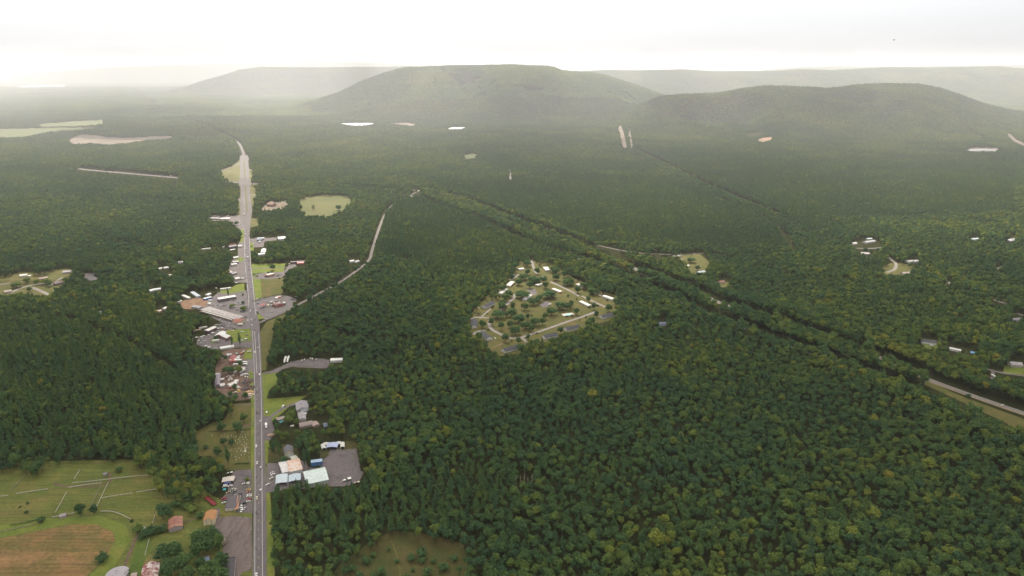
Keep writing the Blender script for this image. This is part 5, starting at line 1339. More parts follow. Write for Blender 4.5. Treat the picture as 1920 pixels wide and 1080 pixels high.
# feed store and its sheds
building('feed_store', 'store', (526, 875.5), (545, 870.8), 24, 4.5, 1.2, (.60, .60, .62), (.66, .65, .66), 'white metal roofed store, low left wing', bay=5)
building('store_hall', 'store', (540.5, 872.5), (563.5, 867.3), 25, 5.2, 1.6, (.56, .55, .54), (.64, .58, .54), 'white store hall with orange rust covering its roof', rust=(.55, .27, .17), bay=5)
canopy('open_shed', 'carport', (528.5, 888.5), (527.5, 905), 13, 3.4, .9, (.52, .60, .68), 'pale blue roofed open shed left of the store front')
canopy('open_shed', 'carport', (552.5, 888), (552.5, 901), 13.5, 3.2, .9, (.46, .56, .66), 'pale blue roofed open shed below the rusty store hall')
building('warehouse', 'warehouse', (571.5, 894), (612, 885.2), 27, 5.4, 1.8, (.40, .44, .45), (.56, .66, .66), 'large pale teal metal roofed warehouse beside the gravel lot', bay=9)
building('shipping_container', 'container', (583, 865.6), (604, 862.8), 6.0, 4.6, .25, (.055, .15, .36), (.36, .50, .70), 'long blue container with light blue roof above the warehouse', flat=True, wins=False)
for A, B, wd, hh, c, lab in (((625, 829), (621.5, 838), 13.5, 3.4, (.42, .47, .70), 'wide blue carport in the middle of the shed row'), ((611, 829), (611, 834.5), 7.0, 2.8, (.62, .60, .58), 'pale carport just left of the blue one'), ((604.5, 832), (607.5, 840), 5, 2.8, (.66, .68, .66), 'narrow white shed leftmost of the carport row'),
                        ((634.5, 827.5), (635, 832.5), 6.5, 2.8, (.60, .62, .66), 'pale carport just right of the blue one'), ((642, 828.5), (642, 837.5), 5, 2.8, (.66, .68, .66), 'narrow white shed rightmost of the carport row')):
    canopy('carport', 'carport', A, B, wd, hh, .9, c, lab, 'carports at the back of the gravel lot', sides=True)
vehicle('boat', 650.5, 900, 'white', 2.2, 'on the gravel right of the teal warehouse', None, 1.6)
vehicle('boat', 669, 904.5, 'cream', 1.9, 'at the wood edge right of the gravel lot', None)
def tank(px, py, r, l, col, rz, label, z=.2):
    p = G(px, py, 1.0); o = empty('storage_tank', (p.x, p.y, z), rz); tag(o, label, 'tank'); b = MB(); b.cyl((0, -l / 2, r + .4), (0, l / 2, r + .4), r, r, 14)
    b.cyl((0, -l / 2 - r * .4, r + .4), (0, -l / 2, r + .4), r * .5, r, 14); b.cyl((0, l / 2, r + .4), (0, l / 2 + r * .4, r + .4), r, r * .5, 14); b.obj('tank_body', surf('tank paint', col), o)
    for y in (-l * .3, l * .3): b = MB(); b.box(-r * .7, r * .7, -.15, .15, 0, .6); b.obj('saddle', STEEL, o, (0, y, 0))
tank(579.7, 908.2, 1.3, 3.2, W_, .4, 'white tank at the tree edge below the warehouse')
# cream house, brown homes
building('old_house', 'house', (539.5, 833.5), (541, 845), 10, 5.2, 3.4, (.62, .56, .38), (.17, .17, .20), 'cream gabled house with slate grey roof among dark trees', floors=2, bay=3.5)
building('house_wing', 'extension', (538, 851), (549, 848.5), 8, 2.8, 1.4, (.60, .56, .46), (.36, .40, .40), 'green grey low wing in front of the cream house', bay=4)
building('house_porch', 'extension', (545.5, 858.5), (555.5, 855), 8, 2.4, .9, (.62, .58, .52), (.55, .55, .50), 'pale patio roof nearest the feed store', wins=False)
building('ranch_house', 'house', (565.2, 750.5), (567, 764), 16, 3.6, 3.0, (.52, .50, .50), (.33, .31, .35), 'large grey gabled house at the end of the gravel drive', bay=4, chimney=True)
building('house_wing', 'extension', (565, 768), (576, 766.5), 8, 3.2, 1.6, (.30, .31, .35), (.25, .27, .32), 'dark blue grey wing joined below the grey gabled house', bay=4)
building('guest_house', 'house', (564.5, 772), (567, 784), 9, 3.0, 1.8, (.44, .43, .44), (.36, .34, .37), 'smaller grey roofed house below the large grey one', bay=4)
canopy('patio_cover', 'shelter', (569.5, 775.5), (574.5, 775), 5.5, 2.6, .3, (.72, .70, .66), 'bright white square patio cover beside the smaller grey house')
building('cabin', 'cabin', (518, 785), (533, 781), 8, 2.8, 1.2, (.20, .16, .13), (.34, .28, .25), 'brown roofed cabin under trees beside the gravel drive', bay=4)
canopy('tarp_shelter', 'shelter', (523.5, 791), (532, 788.5), 5, 2.2, .8, (.05, .30, .31), 'teal tarpaulin shelter in front of the brown cabin')
building('long_house', 'house', (561, 794.5), (585, 790), 11, 3.0, 1.8, (.30, .24, .22), (.27, .21, .20), 'long brown roofed home north of the cream house', bay=4)
canopy('awning', 'awning', (562, 799), (583, 794.5), 3, 2.6, .2, (.72, .71, .70), 'long white awning along the brown home')
building('shed', 'shed', (588, 790), (593, 796), 8, 2.8, 1.2, (.33, .24, .21), (.38, .28, .25), 'reddish brown shed at the end of the long brown home', wins=False)
canopy('tent', 'tent', (605, 794), (613, 792), 9, 2.0, 3.4, (.22, .25, .34), 'blue grey tent like shelter right of the brown home', sides=True)
vehicle('van', 530.7, 762.3, 'white', 1.1 + math.pi / 2 + .3, 'on the curved gravel drive', None)
vehicle('van', 547.5, 799.5, 'pale', A1, 'between brown cabin and long brown home', None, look='pale grey')
vehicle('sedan', 553, 760.5, 'dark', A1, 'parked beside the large grey gabled house', None)
vehicle('box_truck', 499.2, 800, 'white', RD + math.pi, 'parked on the gravel pull-off beside the highway', None, 1.1)
tank(500, 774, 1.2, 2.0, W_, 0, 'white tank on the grass by the drive mouth')
tank(574.6, 815.4, 1.2, 2.2, W_, .4, 'small white tank under trees above the carports')
heap('dirt_mound', 'mound', 507.5, 815.5, 4.6, 3.2, 1.8, [(.36, .27, .22), (.30, .22, .18)], 'tan heap of spoil on the roadside pull-off', 4, 90)
# truck lot
for A, B, lab in (((532.7, 680.6), (536.6, 670), 'left'), ((538.6, 679), (542, 669.6), 'right')):
    t = frame_of(A, B, 3.0); v = vehicle('semi_truck', (A[0] + B[0]) / 2, (A[1] + B[1]) / 2 + .6, 'white', t[2] + math.pi, 'parked under trees at the brown gravel lot', 'parked trucks')
for px, py, c, k in ((565.9, 675.3, 'white', 'sedan'), (571, 674.2, 'white', 'suv'), (582, 672, 'cream', 'pickup'), (585.8, 673, 'white', 'van'), (592.6, 674, 'white', 'pickup')): vehicle(k, px, py, c, RD + rnd.uniform(-.5, .2), 'on the brown gravel truck lot', 'cars on the truck lot')
building('long_shed', 'shed', (620, 673.4), (642.5, 672.6), 9, 3.6, .8, (.70, .71, .73), (.76, .77, .78), 'long white roofed shed at the end of the truck lot', wins=False)
# --- cemetery
def stone_mesh(k):
    b = MB(); b.box(-.75, .75, -.35, .35, -.1, .25)
    if k == 0: b.prism([(-.55, .25), (.55, .25), (.55, 1.0), (.3, 1.25), (-.3, 1.25), (-.55, 1.0)], -.16, .16)
    elif k == 1: b.box(-.7, .7, -.18, .18, .25, 1.0)
    else: b.box(-.35, .35, -.25, .25, .25, 1.5, taper=.08); b.box(-.4, .4, -.3, .3, 1.5, 1.65)
    return b.mesh('gravestone', surf('pale stone', (.44, .43, .40), .15))
STONES = [stone_mesh(k) for k in range(3)]
GS = [(845, 540), (915, 545), (955, 530), (770, 575), (810, 620), (645, 585), (885, 620), (920, 590), (855, 775), (960, 825), (690, 785), (780, 810), (880, 810), (920, 822), (940, 735), (970, 750), (970, 885), (975, 920), (755, 890), (770, 935), (900, 660), (795, 675), (860, 505), (880, 490), (735, 715), (930, 755), (845, 800), (540, 550), (590, 540), (700, 560), (860, 700), (930, 690), (900, 720), (830, 650), (760, 640), (940, 620), (905, 850), (850, 860), (820, 905), (700, 870), (760, 760), (810, 760), (870, 580), (390, 560), (830, 590)]
for k, q in enumerate(GS):
    p = G(350 + q[0] / 8.307, 750 + q[1] / 8.307); o = place('gravestone', STONES[rnd.randrange(3)], None, (p.x, p.y, .06), RD + math.pi / 2 + rnd.uniform(-.1, .1)); s = rnd.uniform(.7, 1.05); o.scale = (s,) * 3
    tag(o, 'small pale gravestone standing in the dry cemetery grass', 'gravestone', 'gravestones in the cemetery')
p = G(350 + 915 / 8.307, 750 + 800 / 8.307); o = empty('obelisk', (p.x, p.y, .06), RD); tag(o, 'tall white obelisk among the gravestones', 'monument')
b = MB(); b.box(-1.1, 1.1, -1.1, 1.1, 0, .6); b.box(-.8, .8, -.8, .8, .6, 1.3); b.obj('base', surf('pale stone', (.62, .60, .56), .15), o); b = MB(); b.box(-.5, .5, -.5, .5, 1.3, 5.6, taper=.2); b.box(-.3, .3, -.3, .3, 5.6, 6.0, taper=.28); b.obj('shaft', surf('white stone', (.72, .70, .66), .1), o)
for x, y, wd, kd, t, lab in ((415, 800, 17, 'broad', .2, 'above the cemetery'), (444, 800.5, 19, 'broad', .22, 'above the cemetery'), (418.6, 827, 12, 'broad', .08, 'among the gravestones'), (433, 828, 12, 'broad', .08, 'among the gravestones'), (425.5, 852, 10, 'poplar', .2, 'at the lower end of the cemetery'), (457, 782, 15, 'broad', .4, 'on the verge north of the cemetery'), (385, 838, 12, 'bush', .2, 'at the left end of the cemetery'), (406, 845, 16, 'broad', .25, 'at the lower end of the cemetery')): tree(x, y, wd, lab, kd, t, squash=.8 if kd == 'broad' else 1)
def hedge(pts, wd, h, label, tint=.1):
    L = [G(*p) for p in pts]; q = random.Random(len(label)); vs, fs, lv = [], [], []
    for a, b in zip(L[:-1], L[1:]):
        n = int((b - a).length * 9)
        for k in range(n):
            c = a + (b - a) * q.random(); c = c + Vector((q.uniform(-wd, wd), q.uniform(-wd, wd), h * q.random() ** .7)); s = q.uniform(.25, .5); u = Vector((q.uniform(-1, 1), q.uniform(-1, 1), q.uniform(-.3, 1))).normalized(); v = u.orthogonal().normalized(); w2 = u.cross(v); i = len(vs)
            vs += [tuple(c + v * s), tuple(c + w2 * s), tuple(c - v * s), tuple(c - w2 * s)]; fs.append((i, i + 1, i + 2, i + 3)); lv.append(q.random())
    me = bpy.data.meshes.new('hedge'); me.from_pydata(vs, [], fs); me.materials.append(LEAF); face_attr(me, 'leaf', lv); face_attr(me, 'crown_tint', [0.0] * len(fs))
    o = place('hedge', me); o['tint'] = tint; return tag(o, label, 'hedge')
hedge([(393, 809.5), (430, 808.5), (470, 805.5)], .9, 1.6, 'low dark hedge along the upper side of the cemetery'); hedge([(440, 871), (470, 869)], .9, 1.6, 'low dark hedge along the lower side of the cemetery')
hedge([(478, 566), (490, 561), (510, 556.5), (528, 553.5)], 1.6, 3.2, 'dark bushy hedge between vacant field and gas station'); hedge([(20, 986), (60, 979), (85, 971)], 1.0, 2.0, 'dark hedge row above the hayfield'); hedge([(283, 1004), (300, 1001), (345, 990)], 1.2, 2.2, 'dark hedge curving below the rusty barn')
# --- pasture trees
for x, y, wd, t, kd, z in ((28, 862, 22, .35, 'broad', 'at the wood edge above the left paddock'), (67, 876, 26, .2, 'broad', 'at the wood edge above the left paddock'), (150, 954, 18, .15, 'broad', 'on the curved paddock fence'), (175, 954, 14, .1, 'broad', 'on the curved paddock fence'), (190, 1047, 28, .12, 'bush', 'alone in the brown hayfield'), (77, 974, 18, .2, 'bush', 'beside the weathered shelter'),
        (304, 958, 28, .12, 'broad', 'left of the rusty barn'), (318, 962, 16, .2, 'bush', 'left of the rusty barn'), (258, 992, 24, .45, 'bush', 'beside the hayfield corner'), (284, 995, 30, .15, 'bush', 'along the dark hedge below the rusty barn'), (270, 1004, 20, .2, 'bush', 'along the dark hedge below the rusty barn'), (300, 992, 22, .18, 'bush', 'along the dark hedge below the rusty barn'),
        (308, 1036, 36, .16, 'broad', 'right of the big red barn'), (325, 1030, 30, .25, 'broad', 'right of the big red barn'), (318, 1062, 36, .2, 'broad', 'right of the big red barn'), (346, 1052, 34, .3, 'broad', 'between red barn and blue roofed cottage'), (350, 1078, 30, .3, 'broad', 'between red barn and blue roofed cottage'), (375, 1006, 34, .3, 'broad', 'below the orange roofed house'), (396, 1002, 30, .2, 'broad', 'below the orange roofed house'), (385, 1018, 34, .24, 'broad', 'below the orange roofed house'), (408, 1016, 26, .36, 'broad', 'below the orange roofed house'), (370, 1030, 26, .28, 'broad', 'below the orange roofed house'),
        (402, 1062, 36, .3, 'broad', 'beside the dark flat roofed building'), (415, 1050, 26, .2, 'broad', 'beside the dark flat roofed building'), (388, 1076, 36, .35, 'broad', 'beside the dark flat roofed building'), (412, 1080, 30, .3, 'broad', 'beside the dark flat roofed building'), (376, 1058, 22, .2, 'broad', 'beside the dark flat roofed building'),
        (362, 953, 26, .58, 'bush', 'left of the orange roofed house'), (348, 948, 20, .4, 'bush', 'left of the orange roofed house'), (375, 966, 18, .3, 'bush', 'left of the orange roofed house'), (330, 945, 22, .3, 'bush', 'above the rusty barn'), (352, 935, 22, .25, 'bush', 'above the rusty barn'), (52, 943, 7, .1, 'bush', 'loose in the left paddock'), (50, 960, 8, .1, 'bush', 'loose in the left paddock'), (37, 950, 6, .2, 'bush', 'loose in the left paddock'), (222, 880, 16, .2, 'bush', 'beside the little field shed'), (246, 977, 8, .1, 'bush', 'at the end of the curved white fence'), (238, 1074, 16, .2, 'bush', 'between grain bin and red barn')):
    tree(x, y, wd, z, kd, t)
# --- scrub clearing bushes
for x, y, wd, t in ((660, 1066, 22, .25), (686, 1050, 20, .2), (700, 1040, 14, .3), (716, 1070, 20, .22), (745, 1052, 12, .3), (770, 1046, 20, .15), (790, 1050, 18, .2), (800, 1074, 22, .25), (832, 1064, 24, .18), (812, 1052, 12, .3), (700, 1076, 16, .28), (775, 1068, 10, .3), (760, 1082, 14, .3), (850, 1046, 18, .2), (728, 1030, 9, .3), (792, 1036, 26, .12), (672, 1080, 20, .2)): tree(x, y, wd, 'in the brown scrub clearing', 'bush', t)
# --- scrap yard
ZS = 'in the scrap yard'; GB = 'sheds and junk in the scrap yard'
building('mobile_home', 'mobile home', (413, 651.5), (438, 647.5), 8, 3.0, .8, (.66, .66, .66), (.74, .74, .74), 'long white roofed mobile home half behind trees above the scrap yard', bay=4)
building('red_shed', 'shed', (437.5, 666), (436, 677), 9, 3.2, 1.4, (.30, .09, .08), (.33, .085, .08), 'red roofed shed at the top of the scrap yard', bay=5)
building('long_shed', 'shed', (408.8, 701), (407.2, 721), 6.5, 3.2, .8, (.30, .26, .30), (.24, .21, .26), 'long purple grey shed at the left of the scrap yard', wins=False)
building('yard_house', 'shed', (404.5, 700.8), (411.5, 699.6), 4, 3.4, .6, (.6, .6, .6), (.70, .69, .68), 'white roofed hut at the head of the long purple shed', wins=False)
building('yard_house', 'house', (412.5, 721), (421, 719.5), 8, 3.0, .8, (.56, .55, .56), (.62, .60, .62), 'pale roofed house at the lower left of the scrap yard', bay=4)
building('yard_house', 'shed', (413.5, 710.5), (420, 709.5), 4, 2.6, .5, (.4, .4, .42), (.62, .61, .62), 'narrow white roofed lean-to between the purple shed and yard', wins=False)
building('big_shed', 'shed', (428, 721), (441.5, 716), 8.5, 3.2, 1.2, (.6, .59, .58), (.68, .66, .66), 'big pale roofed shed in the middle of the scrap yard', bay=5)
building('shed', 'shed', (440, 713.5), (446.5, 713), 6.5, 3.0, .6, (.62, .62, .62), (.70, .70, .71), 'pair-roofed white shed above the big pale one', wins=False)
for px, py, c, k, rz in ((430.3, 666.6, 'white', 'camper', .8), (426.7, 664.5, 'silver', 'van', .7), (448.3, 669, 'white', 'van', 1.2), (445, 673, 'white', 'camper', 1.0), (446, 677, 'white', 'semi_trailer', 1.7), (439, 678, 'pale', 'semi_trailer', 1.6), (442.3, 684.5, 'white', 'camper', 1.5), (459, 680.6, 'white', 'camper', 1.6), (459.4, 684, 'white', 'camper', 1.6), (459, 694.4, 'white', 'van', .2), (455, 696.8, 'white', 'semi_trailer', .1), (441.3, 698.5, 'white', 'camper', .1), (441, 691.6, 'silver', 'van', 1.4), (454.3, 704.2, 'white', 'van', 1.2), (459, 703.4, 'pale', 'camper', 1.3), (465.3, 702.8, 'white', 'boat', 2.2), (462, 706.8, 'white', 'boat', 1.9), (448.3, 727.5, 'white', 'van', 1.3), (447.8, 732.8, 'yellow', 'van', 2.2), (443.3, 736, 'cream', 'van', 1.7), (432, 727, 'salmon', 'van', 1.5), (435, 731, 'orange', 'pickup', 1.4), (431, 737.5, 'grey', 'sedan', 1.2), (429.5, 742.4, 'white', 'sedan', 1.2), (467, 659, 'white', 'pickup', 1.2), (444.5, 663.4, 'silver', 'van', .2), (453.4, 662, 'salmon', 'van', .2), (457.3, 659.6, 'pale', 'van', .2), (432, 712.5, 'white', 'boat', .9), (425.5, 709, 'maroon', 'sedan', 1.2), (469.5, 746, 'pale', 'pickup', .6), (438.3, 737, 'pale', 'sedan', 1.2)):
    zn = 'at the top of the scrap yard' if py < 690 else 'in the middle of the scrap yard' if py < 718 else 'at the lower end of the scrap yard'
    vehicle(k, px, py, c, -rz, zn, 'vehicles in the scrap yard', look='pale grey' if c == 'pale' else None, tiny=k in ('sedan', 'suv', 'pickup', 'van'))
DKS = [(.03, .03, .034), (.05, .05, .06), (.10, .10, .12), (.16, .15, .16)]
heap('scrap_heap', 'scrap heap', 463.5, 715, 8, 11, 2.6, DKS, 'dark heap of old tyres and scrap, upper of two by the highway', 1, 120); heap('scrap_heap', 'scrap heap', 466, 727, 9, 10, 2.4, DKS, 'dark heap of old tyres and scrap, lower of two by the highway', 2, 120)
heap('pallet_heap', 'pallet heap', 467.3, 734.6, 7, 4, 2.0, [(.52, .33, .19), (.62, .44, .28)], 'orange heap of pallets beside the highway', 3, 80); heap('junk_heap', 'junk heap', 469.3, 739.3, 6, 4, 1.6, [(.62, .58, .54), (.66, .50, .36)], 'pale heap of boards below the orange pallets', 5, 60)
heap('junk_heap', 'junk heap', 434, 706, 9, 7, 1.6, [(.62, .60, .60), (.14, .09, .08), (.3, .2, .18)], 'scattered white and brown junk by the big tree', 6, 70); heap('junk_heap', 'junk heap', 440, 725, 8, 6, 1.8, [(.66, .64, .62), (.4, .33, .3), (.16, .15, .15)], 'white and grey junk beside the big pale shed', 7, 80)
heap('junk_heap', 'junk heap', 453, 690.5, 5, 6, 2.0, [(.7, .69, .67), (.5, .48, .46)], 'white junk beside the olive tree', 8, 50)
for x, y, wd, t in ((428, 693, 22, .2), (446.7, 692, 14, .62), (439, 725, 11, .2), (450, 681, 10, .25), (432, 738, 10, .3), (459, 741, 12, .2), (440, 745, 12, .25)): tree(x, y, wd, ZS, 'broad', t, squash=.75)
# --- repair yard
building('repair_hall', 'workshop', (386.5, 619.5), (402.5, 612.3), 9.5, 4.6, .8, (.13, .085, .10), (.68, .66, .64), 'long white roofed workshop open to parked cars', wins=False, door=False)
building('brick_shop', 'shop', (409.5, 627.5), (417.5, 620.5), 13, 3.6, 2.2, (.25, .10, .09), (.70, .71, .72), 'white roofed red brick repair shop, rear wing', bay=4)
building('brick_shop', 'shop', (416, 625.2), (430, 631), 10, 3.6, 1.8, (.25, .10, .09), (.72, .73, .74), 'white roofed red brick repair shop, front wing facing the lawn', bay=4)
vehicle('semi_trailer', 369.8, 621.2, 'tan', -1.1, 'at the wood edge left of the white workshop', None, look='weathered tan'); vehicle('semi_trailer', 381.5, 616, 'pale', -1.05, 'close behind the white workshop', None, look='pale grey')
vehicle('camper', 405.2, 640.6, 'white', -1.25, 'parked below the brick repair shop', None, 1.3)
for k, (x, y, c, kd, zn) in enumerate([(530, 425, 'white', 'suv', 'f'), (575, 400, 'dark', 'sedan', 'f'), (630, 375, 'white', 'van', 'f'), (670, 365, 'cream', 'sedan', 'f'), (735, 322, 'pale', 'sedan', 'f'), (730, 192, 'green', 'van', 't'), (770, 230, 'dark', 'sedan', 't'), (835, 190, 'dark', 'sedan', 't'), (880, 218, 'dark', 'sedan', 't'), (760, 270, 'white', 'van', 't'), (850, 262, 'white', 'van', 't'), (865, 292, 'orange', 'pickup', 't'), (945, 285, 'dark', 'sedan', 't'), (980, 215, 'white', 'sedan', 't'),
        (240, 485, 'white', 'van', 'l'), (360, 475, 'white', 'van', 'l'), (400, 440, 'white', 'sedan', 'l'), (430, 460, 'grey', 'sedan', 'l'), (280, 552, 'white', 'sedan', 'l'), (125, 510, 'pale', 'sedan', 'l'), (120, 550, 'pale', 'sedan', 'l'), (380, 580, 'silver', 'sedan', 'l'), (432, 550, 'white', 'sedan', 'l'), (355, 622, 'silver', 'suv', 'l'), (405, 502, 'white', 'sedan', 'l'), (345, 530, 'tan', 'sedan', 'l'), (470, 690, 'white', 'van', 'b'), (540, 715, 'white', 'van', 'b'), (695, 730, 'white', 'sedan', 'b'), (1085, 322, 'white', 'sedan', 'g'), (1318, 342, 'white', 'pickup', 'g'), (1440, 415, 'green', 'pickup', 'g'), (1412, 520, 'white', 'van', 'g'), (1310, 550, 'white', 'van', 'g'), (950, 545, 'dark', 'sedan', 's'), (1015, 525, 'tan', 'suv', 's')]):
    zn = dict(f='in the row along the white workshop', t='behind the brick repair shop', l='in the cluster at the left of the repair yard', b='at the wood edge below the repair yard', g='on the lawn of the repair shop', s='against the brick repair shop front')[zn]
    vehicle(kd, 350 + x / 12.707, 595 + y / 12.707, c, rnd.choice((.9, 1.1, 1.3)) * -1 + (0 if 'row' in zn else rnd.uniform(-.4, .4)), zn, 'cars at the repair yard', look='pale grey' if c == 'pale' else None)
tree(448.5, 634, 6, 'on the repair shop lawn', 'poplar', .3); tree(434.5, 638.5, 5, 'at the corner of the brick repair shop', 'poplar', .25); tree(404, 633, 9, 'left of the brick repair shop', 'broad', .05, squash=.6)
# --- strip mall
o = building('strip_mall', 'shop row', (383.5, 577.5), (450, 596.5), 21, 4.2, .5, (.42, .38, .37), (.36, .325, .33), 'very long grey roofed row of shops slanting to the highway', flat=True, bay=8)
for k in range(11):
    b = MB(); b.box(-.9, .9, -.9, .9, 4.46, 5.4); b.box(-.6, .6, -.6, .6, 5.4, 5.7); b.obj('roof_unit', surf('roof unit', (.46, .42, .44)), o, (rnd.uniform(-5, 5), -38 + k * 8.2, 0))
b = MB(); b.box(9.7, 12.8, -44, 44, 3.4, 3.8); b.obj('awning', surf('awning', (.52, .48, .45)), o)
building('brick_corner_shop', 'shop', (441, 597.5), (455, 599.2), 16, 4.6, 2.8, (.60, .52, .42), (.36, .115, .09), 'red tile roofed corner shop with cream front at the junction', bay=3.5)
canopy('awning', 'awning', (446, 607.2), (454.8, 606.8), 5, 3.4, .5, (.74, .70, .66), 'cream white awning in front of the red roofed corner shop')
o = building('shop_hall', 'shop row', (408.5, 560), (441.5, 554.5), 13.5, 4.6, .5, (.16, .13, .145), (.76, .74, .73), 'bright white roofed shop hall with dark front', flat=True, bay=4.5)
building('mobile_home', 'mobile home', (342, 552.6), (355, 558), 5.5, 3.2, .5, (.64, .63, .60), (.70, .69, .66), 'white mobile home left of the red dirt lot', bay=4); building('mobile_home', 'mobile home', (360, 546.8), (372.5, 555), 7, 3.2, .6, (.48, .52, .60), (.46, .50, .58), 'blue grey mobile home above the red dirt lot', bay=4)
building('mobile_home', 'mobile home', (387.5, 552.5), (393.5, 549.5), 7, 3.2, .5, (.62, .62, .63), (.68, .68, .70), 'white mobile home right of the red dirt lot', bay=4); building('mobile_home', 'mobile home', (381.5, 559.5), (395.5, 556.2), 6.5, 3.2, .5, (.06, .13, .45), (.60, .64, .66), 'pale roofed mobile home with blue tarpaulin side', bay=4)
building('mobile_home', 'mobile home', (362, 573), (376.5, 575.5), 9, 3.4, .9, (.40, .38, .40), (.30, .28, .31), 'grey roofed mobile home below the red dirt lot', bay=4); building('mobile_home', 'mobile home', (413, 541.2), (433, 538.8), 4, 3.2, .3, (.64, .63, .62), (.72, .71, .70), 'narrow white mobile home on the lawn above the mall', bay=5)
building('mobile_home', 'mobile home', (333, 566), (339, 563), 5, 3, .4, (.6, .6, .6), (.66, .65, .64), 'small white home at the far left of the dirt lot', bay=4)
M6 = lambda x, y: (335 + x / 12, 530 + y / 12)
for x, y, c, k, zn in ((710, 412, 'white', 'camper', 'v'), (695, 465, 'white', 'camper', 'v'), (690, 490, 'white', 'camper', 'v'), (775, 510, 'red', 'sedan', 'p'), (880, 500, 'teal', 'sedan', 'p'), (915, 522, 'white', 'sedan', 'p'), (965, 510, 'white', 'suv', 'p'), (1010, 512, 'maroon', 'sedan', 'p'), (1050, 515, 'maroon', 'sedan', 'p'), (920, 428, 'dark', 'sedan', 'h'), (965, 425, 'dark', 'suv', 'h'), (1025, 420, 'dark', 'sedan', 'h'), (1100, 408, 'dark', 'sedan', 'h'), (1180, 398, 'silver', 'sedan', 'h'), (1230, 392, 'dark', 'sedan', 'h'),
        (1280, 475, 'white', 'sedan', 'q'), (1320, 462, 'white', 'sedan', 'q'), (1355, 467, 'silver', 'suv', 'q'), (1395, 480, 'white', 'sedan', 'q'), (1415, 437, 'white', 'sedan', 'q'), (1330, 440, 'dark', 'sedan', 'q'), (1290, 547, 'white', 'pickup', 'm'), (1150, 552, 'silver', 'sedan', 'm'), (1320, 612, 'dark', 'sedan', 'm'), (1400, 632, 'grey', 'sedan', 'm'), (1510, 770, 'dark', 'suv', 'm'), (1150, 862, 'grey', 'sedan', 's'), (1150, 910, 'white', 'sedan', 's'), (930, 832, 'white', 'pickup', 's'), (740, 712, 'silver', 'sedan', 's'), (880, 740, 'grey', 'sedan', 's'), (1125, 822, 'dark', 'sedan', 's'), (805, 180, 'black', 'suv', 'u'), (805, 222, 'black', 'suv', 'u'), (840, 125, 'white', 'van', 'u')):
    zn = dict(v='parked right of the red dirt lot', p='in the front row of the strip mall car park', h='against the dark front of the white shop hall', q='beside the dark shrub in the mall car park', m='loose in the mall car park', s='behind the long row of shops', u='above the white shop hall')[zn]
    vehicle(k, *M6(x, y), c, rnd.choice((-.2, .1, .3)) + (0 if 'row' in zn or 'front' in zn else 1.1), zn, 'cars around the strip mall')
tree(435, 572.5, 10, 'in the mall car park', 'broad', .55, squash=.5); tree(457, 578, 14, 'in the mall car park', 'broad', .45, squash=.5); tree(456, 567, 8, 'in the mall car park', 'bush', .08); tree(427, 547, 4, 'on the mall lawn', 'poplar', .15); tree(455, 552, 6, 'beside the white shop hall', 'bush', .6)
# --- gas station
o = building('gas_station', 'gas station', (512, 569.5), (529, 566.5), 21, 4.4, .9, (.40, .13, .11), (.16, .085, .085), 'dark red flat roofed gas station shop on the grey forecourt', flat=True, bay=4)
for x, y, s in ((-3, -6, 2.4), (2, 2, 2.0), (-4, 5, 1.8), (4, -2, 1.4)): b = MB(); b.box(-s / 2, s / 2, -s / 2, s / 2, 4.66, 6.0); b.box(-s / 3, s / 3, -s / 3, s / 3, 6.0, 6.2); b.obj('roof_unit', surf('roof unit pale', (.62, .58, .58)), o, (x, y, 0))
canopy('shop_awning', 'awning', (516, 573), (525, 570.5), 4.5, 3.6, .6, (.66, .40, .34), 'pink red awning across the gas station front')
canopy('side_canopy', 'canopy', (505.5, 565.4), (512, 564), 3.5, 3.4, .5, (.70, .70, .71), 'white canopy at the left of the gas station shop'); canopy('side_canopy', 'canopy', (507.5, 571.2), (512.5, 570.2), 3.5, 3.2, .5, (.50, .52, .52), 'grey canopy at the lower left of the gas station shop')
canopy('fuel_canopy', 'fuel canopy', (490, 570.5), (496, 571.5), 13, 5.0, .3, (.36, .10, .11), 'dark red fuel pump canopy nearest the highway', posts=(.3, (.6, .58, .58)))
canopy('tent', 'tent', (530, 566.5), (534.5, 567.5), 8, 3.0, 1.0, (.78, .77, .76), 'white tent roof right of the gas station shop', sides=True); tank(528.5, 570.5, 1.5, 3.4, W_, .6, 'white tank beside the gas station shop')
box_thing('ice_box', 'kiosk', 502.8, 572.3, (2.2, 3.0, 2.6), (.74, .66, .44), .2, 'cream yellow kiosk between pumps and gas station shop'); box_thing('utility_shed', 'shed', 518.5, 558.3, (5, 4, 3), (.70, .68, .68), .2, 'white utility shed behind the gas station'); box_thing('utility_shed', 'shed', 523.5, 556.6, (6, 4, 3), (.48, .30, .27), .2, 'reddish utility shed behind the gas station')
sign_pole(484, 568, 'slim pole sign at the gas station corner', 10); sign_pole(539, 577.5, 'white lamp mast at the right of the forecourt', 9, .6, (.8, .8, .8))
for x, y, c in ((1285, 360, 'white'), (1185, 410, 'silver'), (785, 710, 'white') if False else (680, 738, 'pale'), (320, 525, 'dark')): vehicle('sedan', 460 + x / 13.5, 530 + y / 13.5, c, 1.2, 'on the gas station forecourt', 'cars at the gas station', look='pale grey' if c == 'pale' else None)
vehicle('sedan', 481, 582, 'white', RD, 'leaving the gas station forecourt', None); vehicle('suv', 499, 598.4, 'white', -1.1, 'at the mouth of the country road', None)
